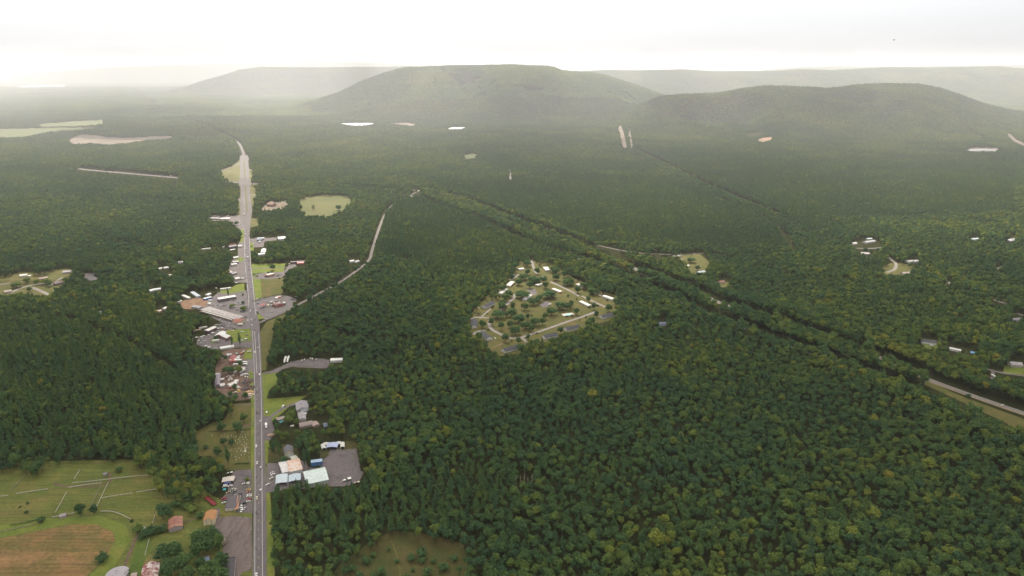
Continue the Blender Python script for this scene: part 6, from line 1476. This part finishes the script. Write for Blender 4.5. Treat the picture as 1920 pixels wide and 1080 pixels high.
# --- restaurant and red roofed store
o = building('restaurant', 'restaurant', (500, 515), (512.5, 512.2), 11, 4.2, .8, (.50, .32, .27), (.70, .64, .60), 'pale roofed roadside restaurant with red front', flat=True, bay=3.5)
canopy('shop_awning', 'awning', (498, 516), (503.5, 515.3), 5, 3.6, .7, (.60, .16, .15), 'red entrance awning of the roadside restaurant'); canopy('drive_through', 'canopy', (517.5, 514.5), (523, 513.2), 8, 3.2, .4, (.10, .07, .07), 'dark drive-through canopy right of the restaurant')
for x, y, wd, kd in ((503, 511, 6, 'bush'), (510, 510.5, 6, 'bush'), (498, 518, 5, 'bush'), (483, 517.5, 4, 'bush'), (476, 513.8, 3, 'bush')): tree(x, y, wd, 'beside the roadside restaurant', kd, .06)
tree(511, 500, 10, 'on the grass above the restaurant', 'broad', .3, squash=.8); tree(524.5, 521.5, 4, 'at the corner of the vacant field', 'bush', .2)
building('red_store', 'store', (557.5, 491.3), (570, 490.8), 12, 4.0, 1.6, (.22, .11, .11), (.60, .22, .20), 'salmon red roofed store at the end of the lane', bay=4); building('dark_store', 'store', (545, 490.2), (574, 488.6), 8, 4.0, 1.2, (.14, .08, .09), (.11, .075, .095), 'long dark roofed building behind the salmon red store', bay=5)
for x, y in ((542.5, 495.2), (547, 493.6)): vehicle('van', x, y, 'white', .5, 'at the end of the restaurant lane', 'vans by the red store')
building('house', 'house', (655, 488.4), (663, 487.2), 9, 3, 2, (.6, .6, .6), (.55, .55, .58), 'pale roofed house glimpsed left of the country road', bay=4); building('house', 'house', (665, 489.5), (672, 487.5), 9, 3, 2, (.55, .54, .55), (.46, .45, .48), 'grey roofed house glimpsed close to the country road', bay=4)
# --- west side shops further up
building('shop', 'shop', (433.5, 495.6), (444, 494.2), 9, 3.6, .4, (.6, .6, .6), (.76, .76, .76), 'white canopy roofed shop west of the upper highway', flat=True); building('shop', 'shop', (435.5, 490.6), (446.5, 488.8), 12, 3.6, 1.0, (.34, .31, .33), (.33, .30, .32), 'grey roofed shop behind the white canopy one', bay=4)
building('shop', 'shop', (437.5, 482), (446, 480.8), 9, 3.4, 1.0, (.6, .6, .6), (.72, .73, .74), 'white roofed shop beside a grass patch', bay=4); building('shop', 'shop', (440, 521.5), (448, 519.8), 10, 3.6, 1.2, (.58, .5, .48), (.68, .64, .63), 'pale pink roofed shop near the mall lawn', bay=4)
building('house', 'house', (426, 509.5), (432, 507.5), 12, 3.4, 2, (.56, .46, .44), (.50, .42, .41), 'pinkish house among trees left of the upper shops', bay=4); building('house', 'house', (433, 511.5), (442, 509.5), 12, 3.4, 1.8, (.25, .23, .25), (.21, .19, .21), 'dark grey roofed house among the upper shops', bay=4)
vehicle('box_truck', 453.8, 523.4, 'white', 1.4, 'parked west of the highway near the restaurant', None); vehicle('van', 442.6, 531, 'white', 1.2, 'at the lawn edge above the strip mall', None)
building('shop', 'shop', (428.5, 461.5), (442, 459), 14, 4.4, 1.4, (.15, .12, .16), (.15, .125, .16), 'dark building with red ridge west of the highway', bay=4); canopy('awning', 'awning', (430, 458.3), (442, 457.2), 2.5, 5.6, .2, (.50, .08, .10), 'thin red sign roof on the dark building'); canopy('awning', 'awning', (431, 468.5), (440.5, 466.8), 6, 3, .4, (.74, .74, .74), 'white canopy below the dark building')
building('mobile_home', 'mobile home', (377, 466.6), (394.5, 465), 5, 3.2, .3, (.66, .65, .63), (.74, .73, .72), 'narrow white mobile home deep in the left woods', bay=5); canopy('canopy', 'canopy', (446, 460), (453.5, 459), 9, 4.5, 1.4, (.72, .71, .69), 'white peaked canopy beside the highway')
box_thing('propane_tank', 'shed', 418.5, 462.5, (5, 5, 3.4), (.7, .69, .67), .3, 'tiny white hut left of the dark building')
building('long_store', 'store', (413.5, 409.6), (431, 408.8), 14, 4.4, .4, (.6, .58, .56), (.76, .73, .70), 'long white roofed store on the upper left side street', flat=True, bay=7); building('long_store', 'store', (395, 408.6), (413, 409.2), 10, 3.6, .4, (.42, .38, .40), (.50, .46, .47), 'long grey roofed store on the upper left side street', flat=True, bay=7)
tree(443, 418, 8, 'at the upper highway junction', 'broad', .05, squash=.7)
# --- east side further up
canopy('canopy', 'canopy', (482, 446.2), (495.5, 445.2), 9, 4.6, .8, (.52, .60, .72), 'pale blue roofed canopy east of the highway'); building('shop', 'shop', (481.5, 449.5), (491, 448.5), 8, 3.8, .4, (.10, .12, .2), (.22, .25, .36), 'dark blue shop beneath the pale blue canopy', flat=True, bay=4)
building('warehouse', 'warehouse', (521, 445.5), (535, 444.3), 27, 5, 1.4, (.5, .5, .5), (.68, .70, .71), 'big pale grey metal roofed warehouse at the wood edge', bay=8); canopy('awning', 'awning', (484, 452.5), (489.5, 451.8), 6, 3, .3, (.62, .65, .7), 'small white canopy in the service lot')
building('white_hall', 'hall', (494.5, 465.5), (493, 472), 11, 4.4, 2.2, (.70, .70, .70), (.78, .78, .78), 'bright white steep roofed hall east of the highway', bay=5); building('shop', 'shop', (484, 475.3), (496, 474), 12, 4, 1.6, (.52, .52, .55), (.64, .66, .68), 'pale roofed shop below the bright white hall', bay=4)
vehicle('pickup', 470.8, 451, 'white', .2, 'at the roadside east of the upper highway', None); vehicle('van', 475, 458, 'white', .2, 'in the service lot east of the highway', None); vehicle('sedan', 486.5, 455.5, 'white', 1.2, 'beside the small white canopy', None); tree(472, 462.5, 4, 'on the shop verge', 'bush', .08)
building('works_hall', 'works', (503, 379.5), (514, 380.5), 18, 6, 5, (.30, .2, .17), (.24, .14, .115), 'brown steep roofed works building east of the highway', wins=False)
for x, y in ((496, 385.5), (519, 380.8), (524, 379.6), (529, 378.6), (533, 377.9), (536, 377)): vehicle('van', x, y, 'white', 1.0, 'at the brown works yard', 'vans at the works')
tree(634, 389, 12, 'inside the round meadow', 'broad', .06); tree(585.5, 388.3, 2.4, 'alone in the round meadow', 'poplar', .02); tree(588.5, 388, 2.6, 'alone in the round meadow', 'poplar', .02)
# --- the highway bridge
t = frame_of((459.7, 348.5), (458.8, 337), .6); o = empty('road_bridge', (t[0].x, t[0].y, 0), t[2]); tag(o, 'pale concrete highway bridge over the interstate', 'bridge'); L = t[1] / 2
b = MB(); b.box(-22, 22, -L, L, -.4, .42); b.obj('deck', M_OLDR, o)
for s in (-1, 1): b = MB(); b.box(s * 22 - .3, s * 22 + .3, -L, L, .423, 1.4); b.obj('parapet', M_CONC, o)
t = frame_of((458.3, 300.5), (457.6, 292), .6); o = empty('road_bridge', (t[0].x, t[0].y, 0), t[2]); tag(o, 'far pale concrete end bridge of the divided highway', 'bridge'); L = t[1] / 2
b = MB(); b.box(-21, 21, -L, L, -.4, .42); b.obj('deck', M_OLDR, o)
for s in (-1, 1): b = MB(); b.box(s * 21 - .3, s * 21 + .3, -L, L, .423, 1.4); b.obj('parapet', M_CONC, o)
# --- housing loop: white roofed homes and dark gabled houses
P6 = lambda x, y: (860 + x / 5.4, 470 + y / 5.4)
MHW, MHR = (.62, .60, .57), (.76, .74, .70)
for A, B, wd, wc, lab in (((605, 182), (655, 177), 9, W_, 'white roofed home at the upper left of the loop'), ((500, 352), (545, 312), 9.5, (.5, .42, .36), 'white roofed home, upper of two on the left edge'), ((418, 430), (478, 385), 8, (.62, .55, .48), 'white roofed home, lower of two on the left edge'), ((664, 486), (726, 443), 8.5, W_, 'white roofed home with white gable beside the parking pad'), ((958, 382), (1038, 412), 7.5, (.5, .33, .28), 'white roofed home with red brown end beside the big tree'),
        ((1205, 335), (1290, 364), 8, (.62, .50, .47), 'white roofed home near the upper right wood edge'), ((1470, 452), (1565, 486), 8, (.7, .7, .72), 'long white home at the right end of the loop'), ((1235, 509), (1328, 553), 8, (.55, .52, .48), 'white roofed home inside the right end of the loop'), ((878, 164), (906, 196), 11, (.62, .58, .56), 'white roofed home at the top of the loop'), ((788, 346), (850, 324), 8, (.52, .48, .44), 'white roofed home half hidden in the middle of the loop')):
    building('mobile_home', 'mobile home', P6(*A), P6(*B), wd, 3.2, .6, wc, MHR, lab, group='white roofed homes of the loop', bay=4)
for A, B, lab in (((255, 553), (345, 508), 'white house with black roof at the upper left of the loop'), ((158, 685), (153, 752), 'white gabled house with black roof at the far left of the loop'), ((235, 812), (312, 872), 'dark blue roofed ranch house at the lower left of the loop'), ((450, 992), (598, 950), 'long black roofed white house lowest of the loop'), ((862, 856), (990, 826), 'white gabled house half hidden by trees below the loop street'), ((1080, 778), (1215, 748), 'black roofed white house in trees below the street bend'), ((1440, 653), (1568, 622), 'black roofed cream house at the right end of the loop street')):
    building('gabled_house', 'house', P6(*A), P6(*B), 11.5, 3.6, 3.2, (.70, .69, .66), (.05, .052, .07), lab, group='dark roofed houses of the loop', bay=3.6)
o = building('pool_house', 'pool', P6(1050, 652), P6(1160, 640), 11, 1.2, .2, (.62, .54, .50), (.66, .58, .54), 'pale walled swimming pool beside the loop street', flat=True, wins=False, door=False)
b = MB(); b.box(-3.2, 3.2, -6, 6, 1.46, 1.5); b.obj('water', surf('pool water', (.30, .66, .66), .08, rough=.1), o)
for x, y, c, k in ((555, 245, 'white', 'van'), (575, 250, 'white', 'sedan'), (925, 545, 'white', 'van'), (550, 262, 'red', 'sedan'), (1455, 458, 'dark', 'suv'), (205, 580, 'white', 'sedan'), (368, 885, 'white', 'boat'), (190, 645, 'dark', 'sedan'), (200, 652, 'maroon', 'sedan'), (1260, 462, 'white', 'sedan'), (850, 270, 'white', 'van'), (1385, 522, 'white', 'sedan')): vehicle(k, *P6(x, y), c, rnd.uniform(0, 3), 'parked among the loop homes', 'cars at the loop homes')
for x, y, wd, t in ((640, 440, 115, .2), (905, 435, 140, .15), (755, 505, 95, .12), (1020, 555, 105, .18), (940, 610, 88, .2), (1100, 555, 70, .22), (395, 640, 105, .2), (535, 620, 98, .2), (610, 680, 115, .14), (680, 750, 95, .2), (775, 715, 88, .2), (575, 805, 102, .16), (235, 735, 68, .25), (475, 870, 64, .25), (520, 735, 60, .2), (745, 285, 105, .2), (650, 255, 90, .22), (610, 310, 70, .25), (995, 200, 80, .2), (985, 262, 70, .2), (1100, 310, 108, .3), (1350, 405, 80, .25), (1205, 388, 55, .2), (510, 430, 68, .22), (880, 340, 58, .3), (850, 285, 78, .2), (820, 475, 66, .15), (1135, 535, 50, .25), (1190, 610, 48, .15), (850, 712, 52, .2), (1310, 490, 44, .2), (1395, 640, 45, .1), (1345, 705, 60, .2), (740, 780, 48, .2), (700, 660, 40, .1), (605, 908, 48, .25), (700, 870, 44, .2), (1030, 800, 50, .12), (720, 340, 60, .2), (700, 210, 50, .25), (480, 640, 40, .2), (800, 300, 70, .12)):
    tree(*P6(x, y), wd / 4.6, 'at the top of the loop' if y < 330 else 'in the left part of the loop' if x < 560 else 'in the right part of the loop' if x > 980 else 'in the lower middle of the loop' if y > 590 else 'in the upper middle of the loop', 'broad', t, squash=.85)
EDGE = [(585, 160), (705, 130), (800, 190), (960, 175), (1060, 240), (1150, 305), (1260, 335), (1350, 380), (1420, 425), (1590, 500), (1530, 570), (1330, 740), (790, 910), (640, 990), (190, 870), (125, 660), (430, 520), (470, 460), (440, 370), (530, 270), (1380, 560), (680, 560), (330, 700), (420, 760), (560, 560), (450, 560), (870, 640)]
for k, (x, y) in enumerate(EDGE): tree(*P6(x + rnd.uniform(-14, 14), y + rnd.uniform(-14, 14)), rnd.uniform(9, 17), 'at the loop\'s upper wood edge' if y < 480 else 'at the loop\'s left wood edge' if x < 600 else 'at the loop\'s lower wood edge', 'broad', rnd.uniform(.15, .5), squash=.9)
for x, y, wd in ((1105, 455, 34), (1195, 487, 24), (1410, 555, 30), (1325, 570, 34), (1290, 670, 28), (1245, 627, 14), (795, 835, 28), (1225, 700, 24), (735, 655, 26), (535, 910, 24), (345, 570, 36), (290, 637, 18), (300, 800, 34), (582, 550, 14), (1150, 660, 40), (1500, 500, 30), (510, 945, 16), (450, 965, 14), (885, 690, 14), (1095, 665, 30)): tree(*P6(x, y), wd / 5.4, 'on the left lawns of the loop' if x < 760 else 'on the right lawns of the loop', 'bush', .08)
# --- houses on the right
HS = [((1308, 509), (1321, 507), 12, 3.4, 2.4, (.6, .63, .68), (.52, .58, .66), 'house', 'pale blue roofed house on a lawn beside the frontage road'), ((1346.5, 527), (1357, 525.5), 10, 3.2, 2.4, (.70, .62, .50), (.28, .14, .11), 'cottage', 'small cream cottage with brown roof alone in the woods'), ((1262, 480), (1275, 478), 9, 3.2, 1.4, (.5, .5, .5), (.52, .50, .52), 'house', 'grey roofed house by the frontage road'), ((1284, 498.5), (1291, 496.5), 6, 2.8, 1, (.7, .7, .7), (.74, .73, .72), 'shed', 'white shed at the end of the white fence line'), ((1234, 604.5), (1252, 604), 10, 3.4, 2.2, (.62, .65, .72), (.12, .15, .28), 'house', 'blue roofed white house hidden below the near carriageway'),
      ((1597, 455), (1605, 454), 10, 3.4, 2, W_, (.70, .68, .66), 'house', 'white house leftmost of the far right homes'), ((1621, 452.5), (1639, 450), 12, 3.4, 2, (.6, .6, .6), (.44, .44, .47), 'house', 'grey roofed house in the far right cluster'), ((1625, 446.5), (1634, 446), 9, 3.2, 1.8, (.45, .5, .5), (.48, .56, .58), 'house', 'pale teal roofed house behind the grey one'), ((1615, 473), (1630, 474), 9, 3.2, 1.8, (.6, .6, .6), (.66, .66, .67), 'house', 'white roofed house below the short pale street'), ((1700, 488.5), (1711, 487.5), 10, 3.4, 2, (.66, .66, .66), (.50, .50, .53), 'house', 'pale long house right of the curved street'), ((1712, 488), (1720, 487), 10, 3.4, 2.2, (.7, .7, .7), (.62, .63, .67), 'house', 'white gabled house beside the pale long one'), ((1691, 510.5), (1706, 509.5), 11, 3.2, 2, (.5, .42, .37), (.42, .35, .31), 'house', 'tan roofed house at the foot of the curved street'), ((1717, 518.5), (1725, 517.5), 7, 3, 1, (.7, .68, .62), (.74, .72, .68), 'shed', 'small white shed right of the tan roofed house'),
      ((1820, 447), (1834, 446), 10, 3.4, 2, (.62, .66, .7), (.58, .66, .72), 'house', 'pale blue roofed house far right in the woods'), ((1890, 450), (1902, 447), 12, 3.4, 2, (.6, .6, .6), (.48, .48, .5), 'house', 'grey and white house near the right edge'), ((1775, 528), (1783, 530), 10, 3.6, 2.4, (.64, .52, .5), (.52, .42, .43), 'house', 'pinkish gabled house alone in the right woods'), ((1897, 597), (1914, 596), 10, 3.4, 2, (.7, .7, .7), (.24, .24, .26), 'house', 'white sided house at the right edge'), ((1873, 592), (1882, 591), 7, 3, 1, (.2, .35, .6), (.2, .36, .62), 'shed', 'bright blue roofed shed near the right edge'), ((1728, 635.5), (1756, 639), 11, 3.8, 2.6, (.72, .72, .73), (.06, .065, .08), 'house', 'white sided house with black roof above the interstate'), ((1781, 651.5), (1802, 656), 7, 3.2, .8, (.7, .7, .7), (.66, .66, .67), 'mobile home', 'white mobile home right of the black roofed house'), ((1893, 678), (1916, 680), 13, 3.8, 2.4, (.55, .5, .48), (.36, .34, .37), 'house', 'grey roofed house beside the right hand lane'),
      ((37, 515), (51, 513.5), 9, 3.4, 1.8, W_, (.72, .70, .66), 'house', 'white house at the wood edge by the sunlit lawn'), ((53, 516), (58, 515.5), 7, 3, 1.4, (.6, .55, .5), (.7, .64, .58), 'shed', 'small pale shed beside the sunlit white house'), ((101, 529.5), (116, 526.5), 12, 3.4, 2.4, (.16, .1, .1), (.14, .09, .10), 'house', 'dark maroon roofed house on the sunlit lawns'), ((8, 545), (21, 543), 10, 3.2, 2, (.5, .42, .36), (.44, .36, .33), 'house', 'tan roofed house at the left edge'), ((73, 521), (88, 518.5), 11, 3.4, 2, (.32, .24, .22), (.36, .27, .25), 'house', 'brown roofed house behind the sunlit trees'), ((118, 508), (135, 506.5), 13, 3.6, 2, (.4, .36, .4), (.34, .31, .36), 'house', 'grey roofed house at the top of the sunlit lawns'), ((279, 544), (290, 541), 9, 3.2, 1.4, W_, (.64, .67, .72), 'mobile home', 'pale home, left of a pair in the left woods'), ((288, 541.5), (301, 539.5), 9, 3.2, 1.6, W_, (.58, .62, .68), 'mobile home', 'pale blue grey home, right of a pair in the left woods'), ((307, 501), (315, 499.5), 8, 3.2, 1.8, W_, (.72, .72, .74), 'house', 'white house in a small gap in the left woods'), ((296, 503), (303, 501.5), 7, 3, 1.2, W_, (.66, .64, .6), 'shed', 'pale shed left of the white house in the left woods'), ((334, 490.5), (343, 489.5), 9, 3.2, 1.6, W_, (.66, .67, .7), 'house', 'white roofed home close to the upper shops'), ((306, 578), (315, 574), 6, 3, .8, W_, (.7, .69, .66), 'mobile home', 'narrow white home left of the dirt lot woods'), ((293, 582), (302, 580.5), 8, 3.2, 1.6, (.6, .48, .44), (.62, .48, .44), 'house', 'pinkish house left of the dirt lot woods'), ((316, 515), (322, 514), 7, 3, 1, (.6, .5, .4), (.62, .54, .46), 'shed', 'tan shed in the left woods'), ((184.5, 583.8), (190.5, 583), 7, 3, 1.2, W_, (.74, .74, .74), 'shed', 'tiny white shed alone in the left woods')]
for A, B, wd, ev, ri, wc, rc, kd, lab in HS: building(kd.replace(' ', '_'), kd, A, B, wd, ev, ri, wc, rc, lab, bay=4)
fence([(1274, 481.5), (1282, 491), (1288, 496)], 'white fence line slanting down the lawn of the blue roofed house', True)
building('works_hall', 'works', (1815, 281.3), (1838, 280.6), 22, 9, 2, (.6, .6, .6), (.70, .70, .70), 'long white distant works building, left half', wins=False); building('works_hall', 'works', (1840, 280.4), (1866, 281.2), 22, 9, 2, (.6, .6, .6), (.66, .64, .60), 'long white distant works building, right half', wins=False)
building('farm_building', 'farm building', (310, 233.2), (318, 233), 40, 9, 3, W_, (.76, .75, .72), 'tiny white farm building in the distant woods', wins=False)
vehicle('van', 1746, 648, 'white', 1.2, 'beside the black roofed house above the interstate', None); vehicle('pickup', 1879.5, 759.5, 'white', -1.0 + math.pi, 'driving on the interstate', None, tiny=False); vehicle('camper', 1862, 706, 'white', .1, 'at the right hand lane spur', None)
vehicle('box_truck', 151, 316.5, 'white', 1.5, 'on the distant interstate, left one', None); vehicle('box_truck', 320, 330.3, 'white', 1.5, 'on the distant interstate, right one', None); vehicle('sedan', 1188, 505, 'white', .8, 'on the median clearing of the interstate', None); vehicle('van', 1192, 508, 'white', .8, 'on the median clearing of the interstate', None)
o = building('pool', 'pool', (1820, 660), (1830, 662), 7, .9, .15, (.5, .6, .7), (.16, .42, .75), 'bright blue pool cover right of the white mobile home', flat=True, wins=False, door=False)
for x, y, wd, t, z in ((1815, 742, 9, .1, 'on the verge of the interstate'), (50, 525, 12, .5, 'on the sunlit lawns'), (30, 533, 20, .5, 'on the sunlit lawns'), (85, 527, 16, .62, 'on the sunlit lawns'), (93, 531, 12, .35, 'on the sunlit lawns'), (55, 542, 9, .4, 'on the sunlit lawns'), (140, 512, 16, .7, 'on the sunlit lawns'), (68, 528, 10, .5, 'on the sunlit lawns'), (125, 524, 14, .5, 'on the sunlit lawns'), (1296, 487, 15, .25, 'on the lawn of the pale blue roofed house'), (1308, 502, 10, .06, 'beside the pale blue roofed house'), (1623, 468, 8, .05, 'by the short pale street'), (1634, 469.5, 7, .05, 'by the short pale street'), (1646, 468, 7, .05, 'by the short pale street'), (1663, 494, 8, .3, 'inside the curved street'), (1706, 497, 8, .3, 'beside the pale long house'), (565, 840, 5, .1, 'x') if False else (1368, 531, 6, .05, 'beside the small cream cottage')): tree(x, y, wd, z, 'broad', t, squash=.7)
for x, y, wd, kd, t, z in ((512, 835, 9, 'poplar', .05, 'left of the cream house'), (570, 855, 8, 'poplar', .05, 'right of the cream house'), (577, 852, 8, 'poplar', .1, 'right of the cream house'), (533, 862, 20, 'bush', .06, 'below the cream house'), (548, 768, 12, 'bush', .15, 'left of the large grey gabled house'), (546, 776, 18, 'broad', .5, 'between brown cabin and grey houses'), (540, 787, 18, 'broad', .55, 'between brown cabin and grey houses'), (516, 790, 10, 'broad', .15, 'left of the brown cabin'), (519, 798, 10, 'broad', .2, 'left of the brown cabin'), (556, 790, 12, 'broad', .45, 'left of the long brown home')): tree(x, y, wd, z, kd, t, squash=.7 if kd == 'broad' else 1)
# --- traffic on the highway
def seg(py):
    for lim, nm in ((985, 'beside the bare lot'), (878, 'beside the used-car yard'), (800, 'beside the cemetery'), (745, 'above the cemetery'), (650, 'beside the scrap yard'), (612, 'beside the repair shop lawn'), (590, 'at the gas station junction'), (556, 'beside the gas station'), (521, 'beside the vacant field'), (497, 'beside the restaurant'), (470, 'near the upper shops'), (436, 'beside the service lot'), (408, 'at the upper junction'), (350, 'on the divided upper highway')):
        if py >= lim: return nm
    return 'near the highway bridge'
TR = [(480.7, 1078, 'white', 'pickup'), (480.7, 1025.5, 'dark', 'sedan'), (481, 960.5, 'dark', 'suv'), (481.7, 934, 'cream', 'suv'), (488.6, 919, 'white', 'suv'), (481.4, 893, 'dark', 'sedan'), (488.7, 876.7, 'silver', 'suv'), (481.7, 868.3, 'white', 'suv'), (480.6, 836.6, 'white', 'suv'), (480.6, 809.7, 'grey', 'sedan'), (487.7, 789.8, 'white', 'sedan'), (481.6, 773.5, 'dark', 'pickup'), (481.6, 751, 'grey', 'sedan'), (481.6, 734, 'dark', 'sedan'), (486.7, 702.6, 'white', 'van'), (477.8, 660.4, 'white', 'suv'), (484.3, 652, 'white', 'suv'), (477.5, 619, 'dark', 'sedan'), (472.4, 609.6, 'white', 'suv'), (471.7, 605, 'dark', 'sedan'), (464.6, 601, 'white', 'suv'), (471.3, 599.3, 'white', 'suv'), (478.3, 599, 'dark', 'sedan'), (470.8, 596.5, 'dark', 'sedan'), (470, 592.5, 'maroon', 'sedan'), (469.6, 583.3, 'white', 'suv'), (475.4, 578.8, 'dark', 'sedan'), (467.5, 565, 'silver', 'sedan'), (474.2, 563, 'dark', 'suv'), (466.7, 556.7, 'silver', 'sedan'), (464.6, 543.8, 'white', 'sedan'), (471.3, 540, 'silver', 'suv'), (463.8, 536.7, 'white', 'sedan'), (463, 530.4, 'dark', 'sedan'), (468.8, 527.5, 'white', 'sedan'), (468.8, 524.6, 'dark', 'sedan'), (462, 520.4, 'maroon', 'sedan'), (467.5, 515, 'dark', 'sedan'), (461.7, 514.6, 'dark', 'sedan'), (460.4, 509, 'white', 'suv'), (460.6, 506, 'silver', 'sedan'), (466.7, 505.4, 'dark', 'suv'), (465.8, 499.6, 'dark', 'suv'), (466.3, 494.6, 'dark', 'sedan'), (459.6, 493.8, 'white', 'suv'), (459.6, 490, 'dark', 'sedan'), (465.8, 488.8, 'dark', 'suv'), (459.6, 483.8, 'dark', 'sedan'), (465, 483.4, 'white', 'box_truck'), (459.6, 477.5, 'white', 'sedan'), (459.6, 466, 'white', 'suv'), (459.6, 462.3, 'white', 'suv'), (459.6, 446.5, 'white', 'sedan'), (459.8, 441, 'silver', 'sedan'), (459.8, 438, 'white', 'sedan'), (459.8, 433, 'white', 'sedan'), (459.8, 429, 'silver', 'sedan'), (457, 430, 'white', 'van'), (456, 423.7, 'white', 'suv'), (456, 418.8, 'dark', 'sedan'), (459.6, 415, 'dark', 'sedan'), (457.6, 401.8, 'white', 'box_truck'), (449, 415, 'white', 'van'), (466, 413, 'silver', 'sedan'), (451, 421, 'dark', 'sedan')] + [(457 + .05 * (y - 369), y, 'white', k) for y, k in ((369.5, 'suv'), (373, 'van'), (376.5, 'suv'), (380, 'van'), (384, 'suv'), (388, 'sedan'), (392, 'van'), (396, 'suv'), (361, 'sedan'))] + [(466.4, 359.8, 'white', 'suv'), (465.5, 337.4, 'white', 'van')]
for px, py, c, k in TR:
    mid = np.interp(py, [340, 450, 520, 600, 690, 800, 1085], [461, 462, 465.5, 474.5, 481.5, 484.5, 485]); left = px < mid
    vehicle(k, px, py, c, RD + (math.pi if left else 0), ('in left lane ' if left else 'in right lane ') + seg(py), 'traffic on the highway', look='dark' if c == 'black' else None)
# --- poles along the road
def pole(px, py, label, h=11):
    p = G(px, py); o = empty('utility_pole', (p.x, p.y, 0.05), RD); tag(o, None, 'utility pole', 'utility poles'); b = MB(); b.cyl((0, 0, -.3), (0, 0, h), .20, .13, 7); b.obj('pole', surf('weathered pole', (.22, .18, .15)), o)
    b = MB(); b.box(-1.3, 1.3, -.08, .08, h - .9, h - .7); b.obj('crossarm', surf('weathered pole', (.22, .18, .15)), o); later(o, 'wooden utility pole', label, px, py)
for px, py, l in ((470, 878, 'at the roadside by the used-car yard'), (470.5, 962, 'at the roadside by the used-car yard'), (470.8, 1012, 'beside the bare lot'), (470.8, 1058, 'beside the bare lot'), (523, 868, 'left of the feed store'), (574.6, 880, 'right of the feed store'), (473.5, 760, 'on the verge above the cemetery'), (473.8, 800, 'on the verge above the cemetery'), (473.5, 838, 'beside the cemetery'), (497, 720, 'on the east verge'), (498, 748, 'on the east verge')): pole(px, py, l)
# --- bare dead trunks in the near wood
for k, (px, py) in enumerate(((968, 903), (976, 905), (983, 901), (990, 906), (998, 903))):
    p = G(px, py, 8); o = empty('dead_tree', (p.x, p.y, 0), k); tag(o, None, 'tree', 'dead trees in the near wood'); trunk_mb(16 + k % 3, .42, 4, k).obj('trunk', surf('dead wood', (.24, .19, .16), .2), o); later(o, 'bare brown dead tree', 'in the near wood gap', px, py)
# --- bird
c_ = at_depth(1676, 75, 120); o = empty('bird', c_, .5); tag(o, 'small dark bird gliding in the pale sky', 'bird'); BD = surf('dark feathers', (.10, .095, .09)); o.scale = (.7, .7, .7)
vs, fs = [], []
for i, (y, r_) in enumerate(((-.28, .012), (-.16, .05), (0, .065), (.14, .05), (.22, .035), (.30, .005))):
    for k in range(8): vs.append((r_ * math.cos(k * .785), y, r_ * math.sin(k * .785)))
    if i:
        for k in range(8): fs.append((8 * i - 8 + k, 8 * i - 8 + (k + 1) % 8, 8 * i + (k + 1) % 8, 8 * i + k))
for s in (-1, 1):
    n0 = len(vs); W3 = [(s * .03, -.10, .02), (s * .03, .10, .03), (s * .28, .13, .10), (s * .30, -.03, .10), (s * .55, .03, .07), (s * .56, -.01, .07)]
    vs += W3 + [(x, y, z + .012) for x, y, z in W3]
    for a in ((0, 1, 2, 3), (3, 2, 4, 5)): fs.append(tuple(n0 + i for i in a)); fs.append(tuple(n0 + 6 + i for i in reversed(a)))
    for a, b_ in ((1, 2), (2, 4), (4, 5), (5, 3), (3, 0)): fs.append((n0 + a, n0 + b_, n0 + 6 + b_, n0 + 6 + a))
b = MB(); b.add(vs, fs); b.add([(-.02, -.27, 0), (.02, -.27, 0), (.09, -.44, 0), (-.09, -.44, 0), (-.02, -.27, .01), (.02, -.27, .01), (.09, -.44, .01), (-.09, -.44, .01)], [(0, 1, 2, 3), (7, 6, 5, 4), (0, 1, 5, 4), (1, 2, 6, 5), (2, 3, 7, 6), (3, 0, 4, 7)]); b.obj('body', BD, o)
# --- the woodland trees that show largest: one object each, with crown and trunk
for k in range(len(SINGLES[0])):
    p, s, v, t = SINGLES[0][k], SINGLES[1][k], int(SINGLES[2][k]), float(SINGLES[3][k])
    pine = v >= 5; cm, tm = PINE[v - 5] if pine else BROAD[v]
    o = empty('pine_tree' if pine else 'broadleaf_tree', tuple(p), rs.rand() * 6.28); wd = rs.uniform(.88, 1.2) * s; o.scale = (wd, wd, s)
    c = place('crown', cm, o); c['tint'] = t; place('trunk', tm, o)
    px, py = PIX(p)
    zn = 'in the wood beside the highway' if px < 560 else 'in the wood left of the scrub clearing' if px < 660 else 'at the scrub clearing edge' if px < 880 else 'in the near wood right of the scrub clearing' if px < 1200 else 'in the near wood, middle of the right half' if px < 1560 else 'in the near wood by the bottom right corner'
    tone = 'dark green' if t < .28 else 'mid green' if t < .55 else 'yellow green'
    tag(o, f'{tone} {"pine" if pine else "leafy"} tree {zn}', 'tree', 'nearest trees of the wood')
write_labels()

# ------------------------------------------------------------------ haze over the whole valley
HAZE = 8.2e-5
def build_haze():
    b = MB(); b.box(-60000, 60000, -60000, 60000, -60, 575)
    m = bpy.data.materials.new('haze'); m.use_nodes = True
    n = m.node_tree.nodes; n.remove(n['Principled BSDF'])
    v = n.new('ShaderNodeVolumePrincipled')
    v.inputs['Color'].default_value = (0.775, 0.785, 0.83, 1)
    v.inputs['Density Attribute'].default_value = ''
    v.inputs['Density'].default_value = HAZE
    v.inputs['Anisotropy'].default_value = 0.15
    m.node_tree.links.new(v.outputs[0], n['Material Output'].inputs['Volume'])
    o = b.obj('haze', m); tag(o, 'pale summer haze over the whole valley', 'haze', kind='stuff')
build_haze()
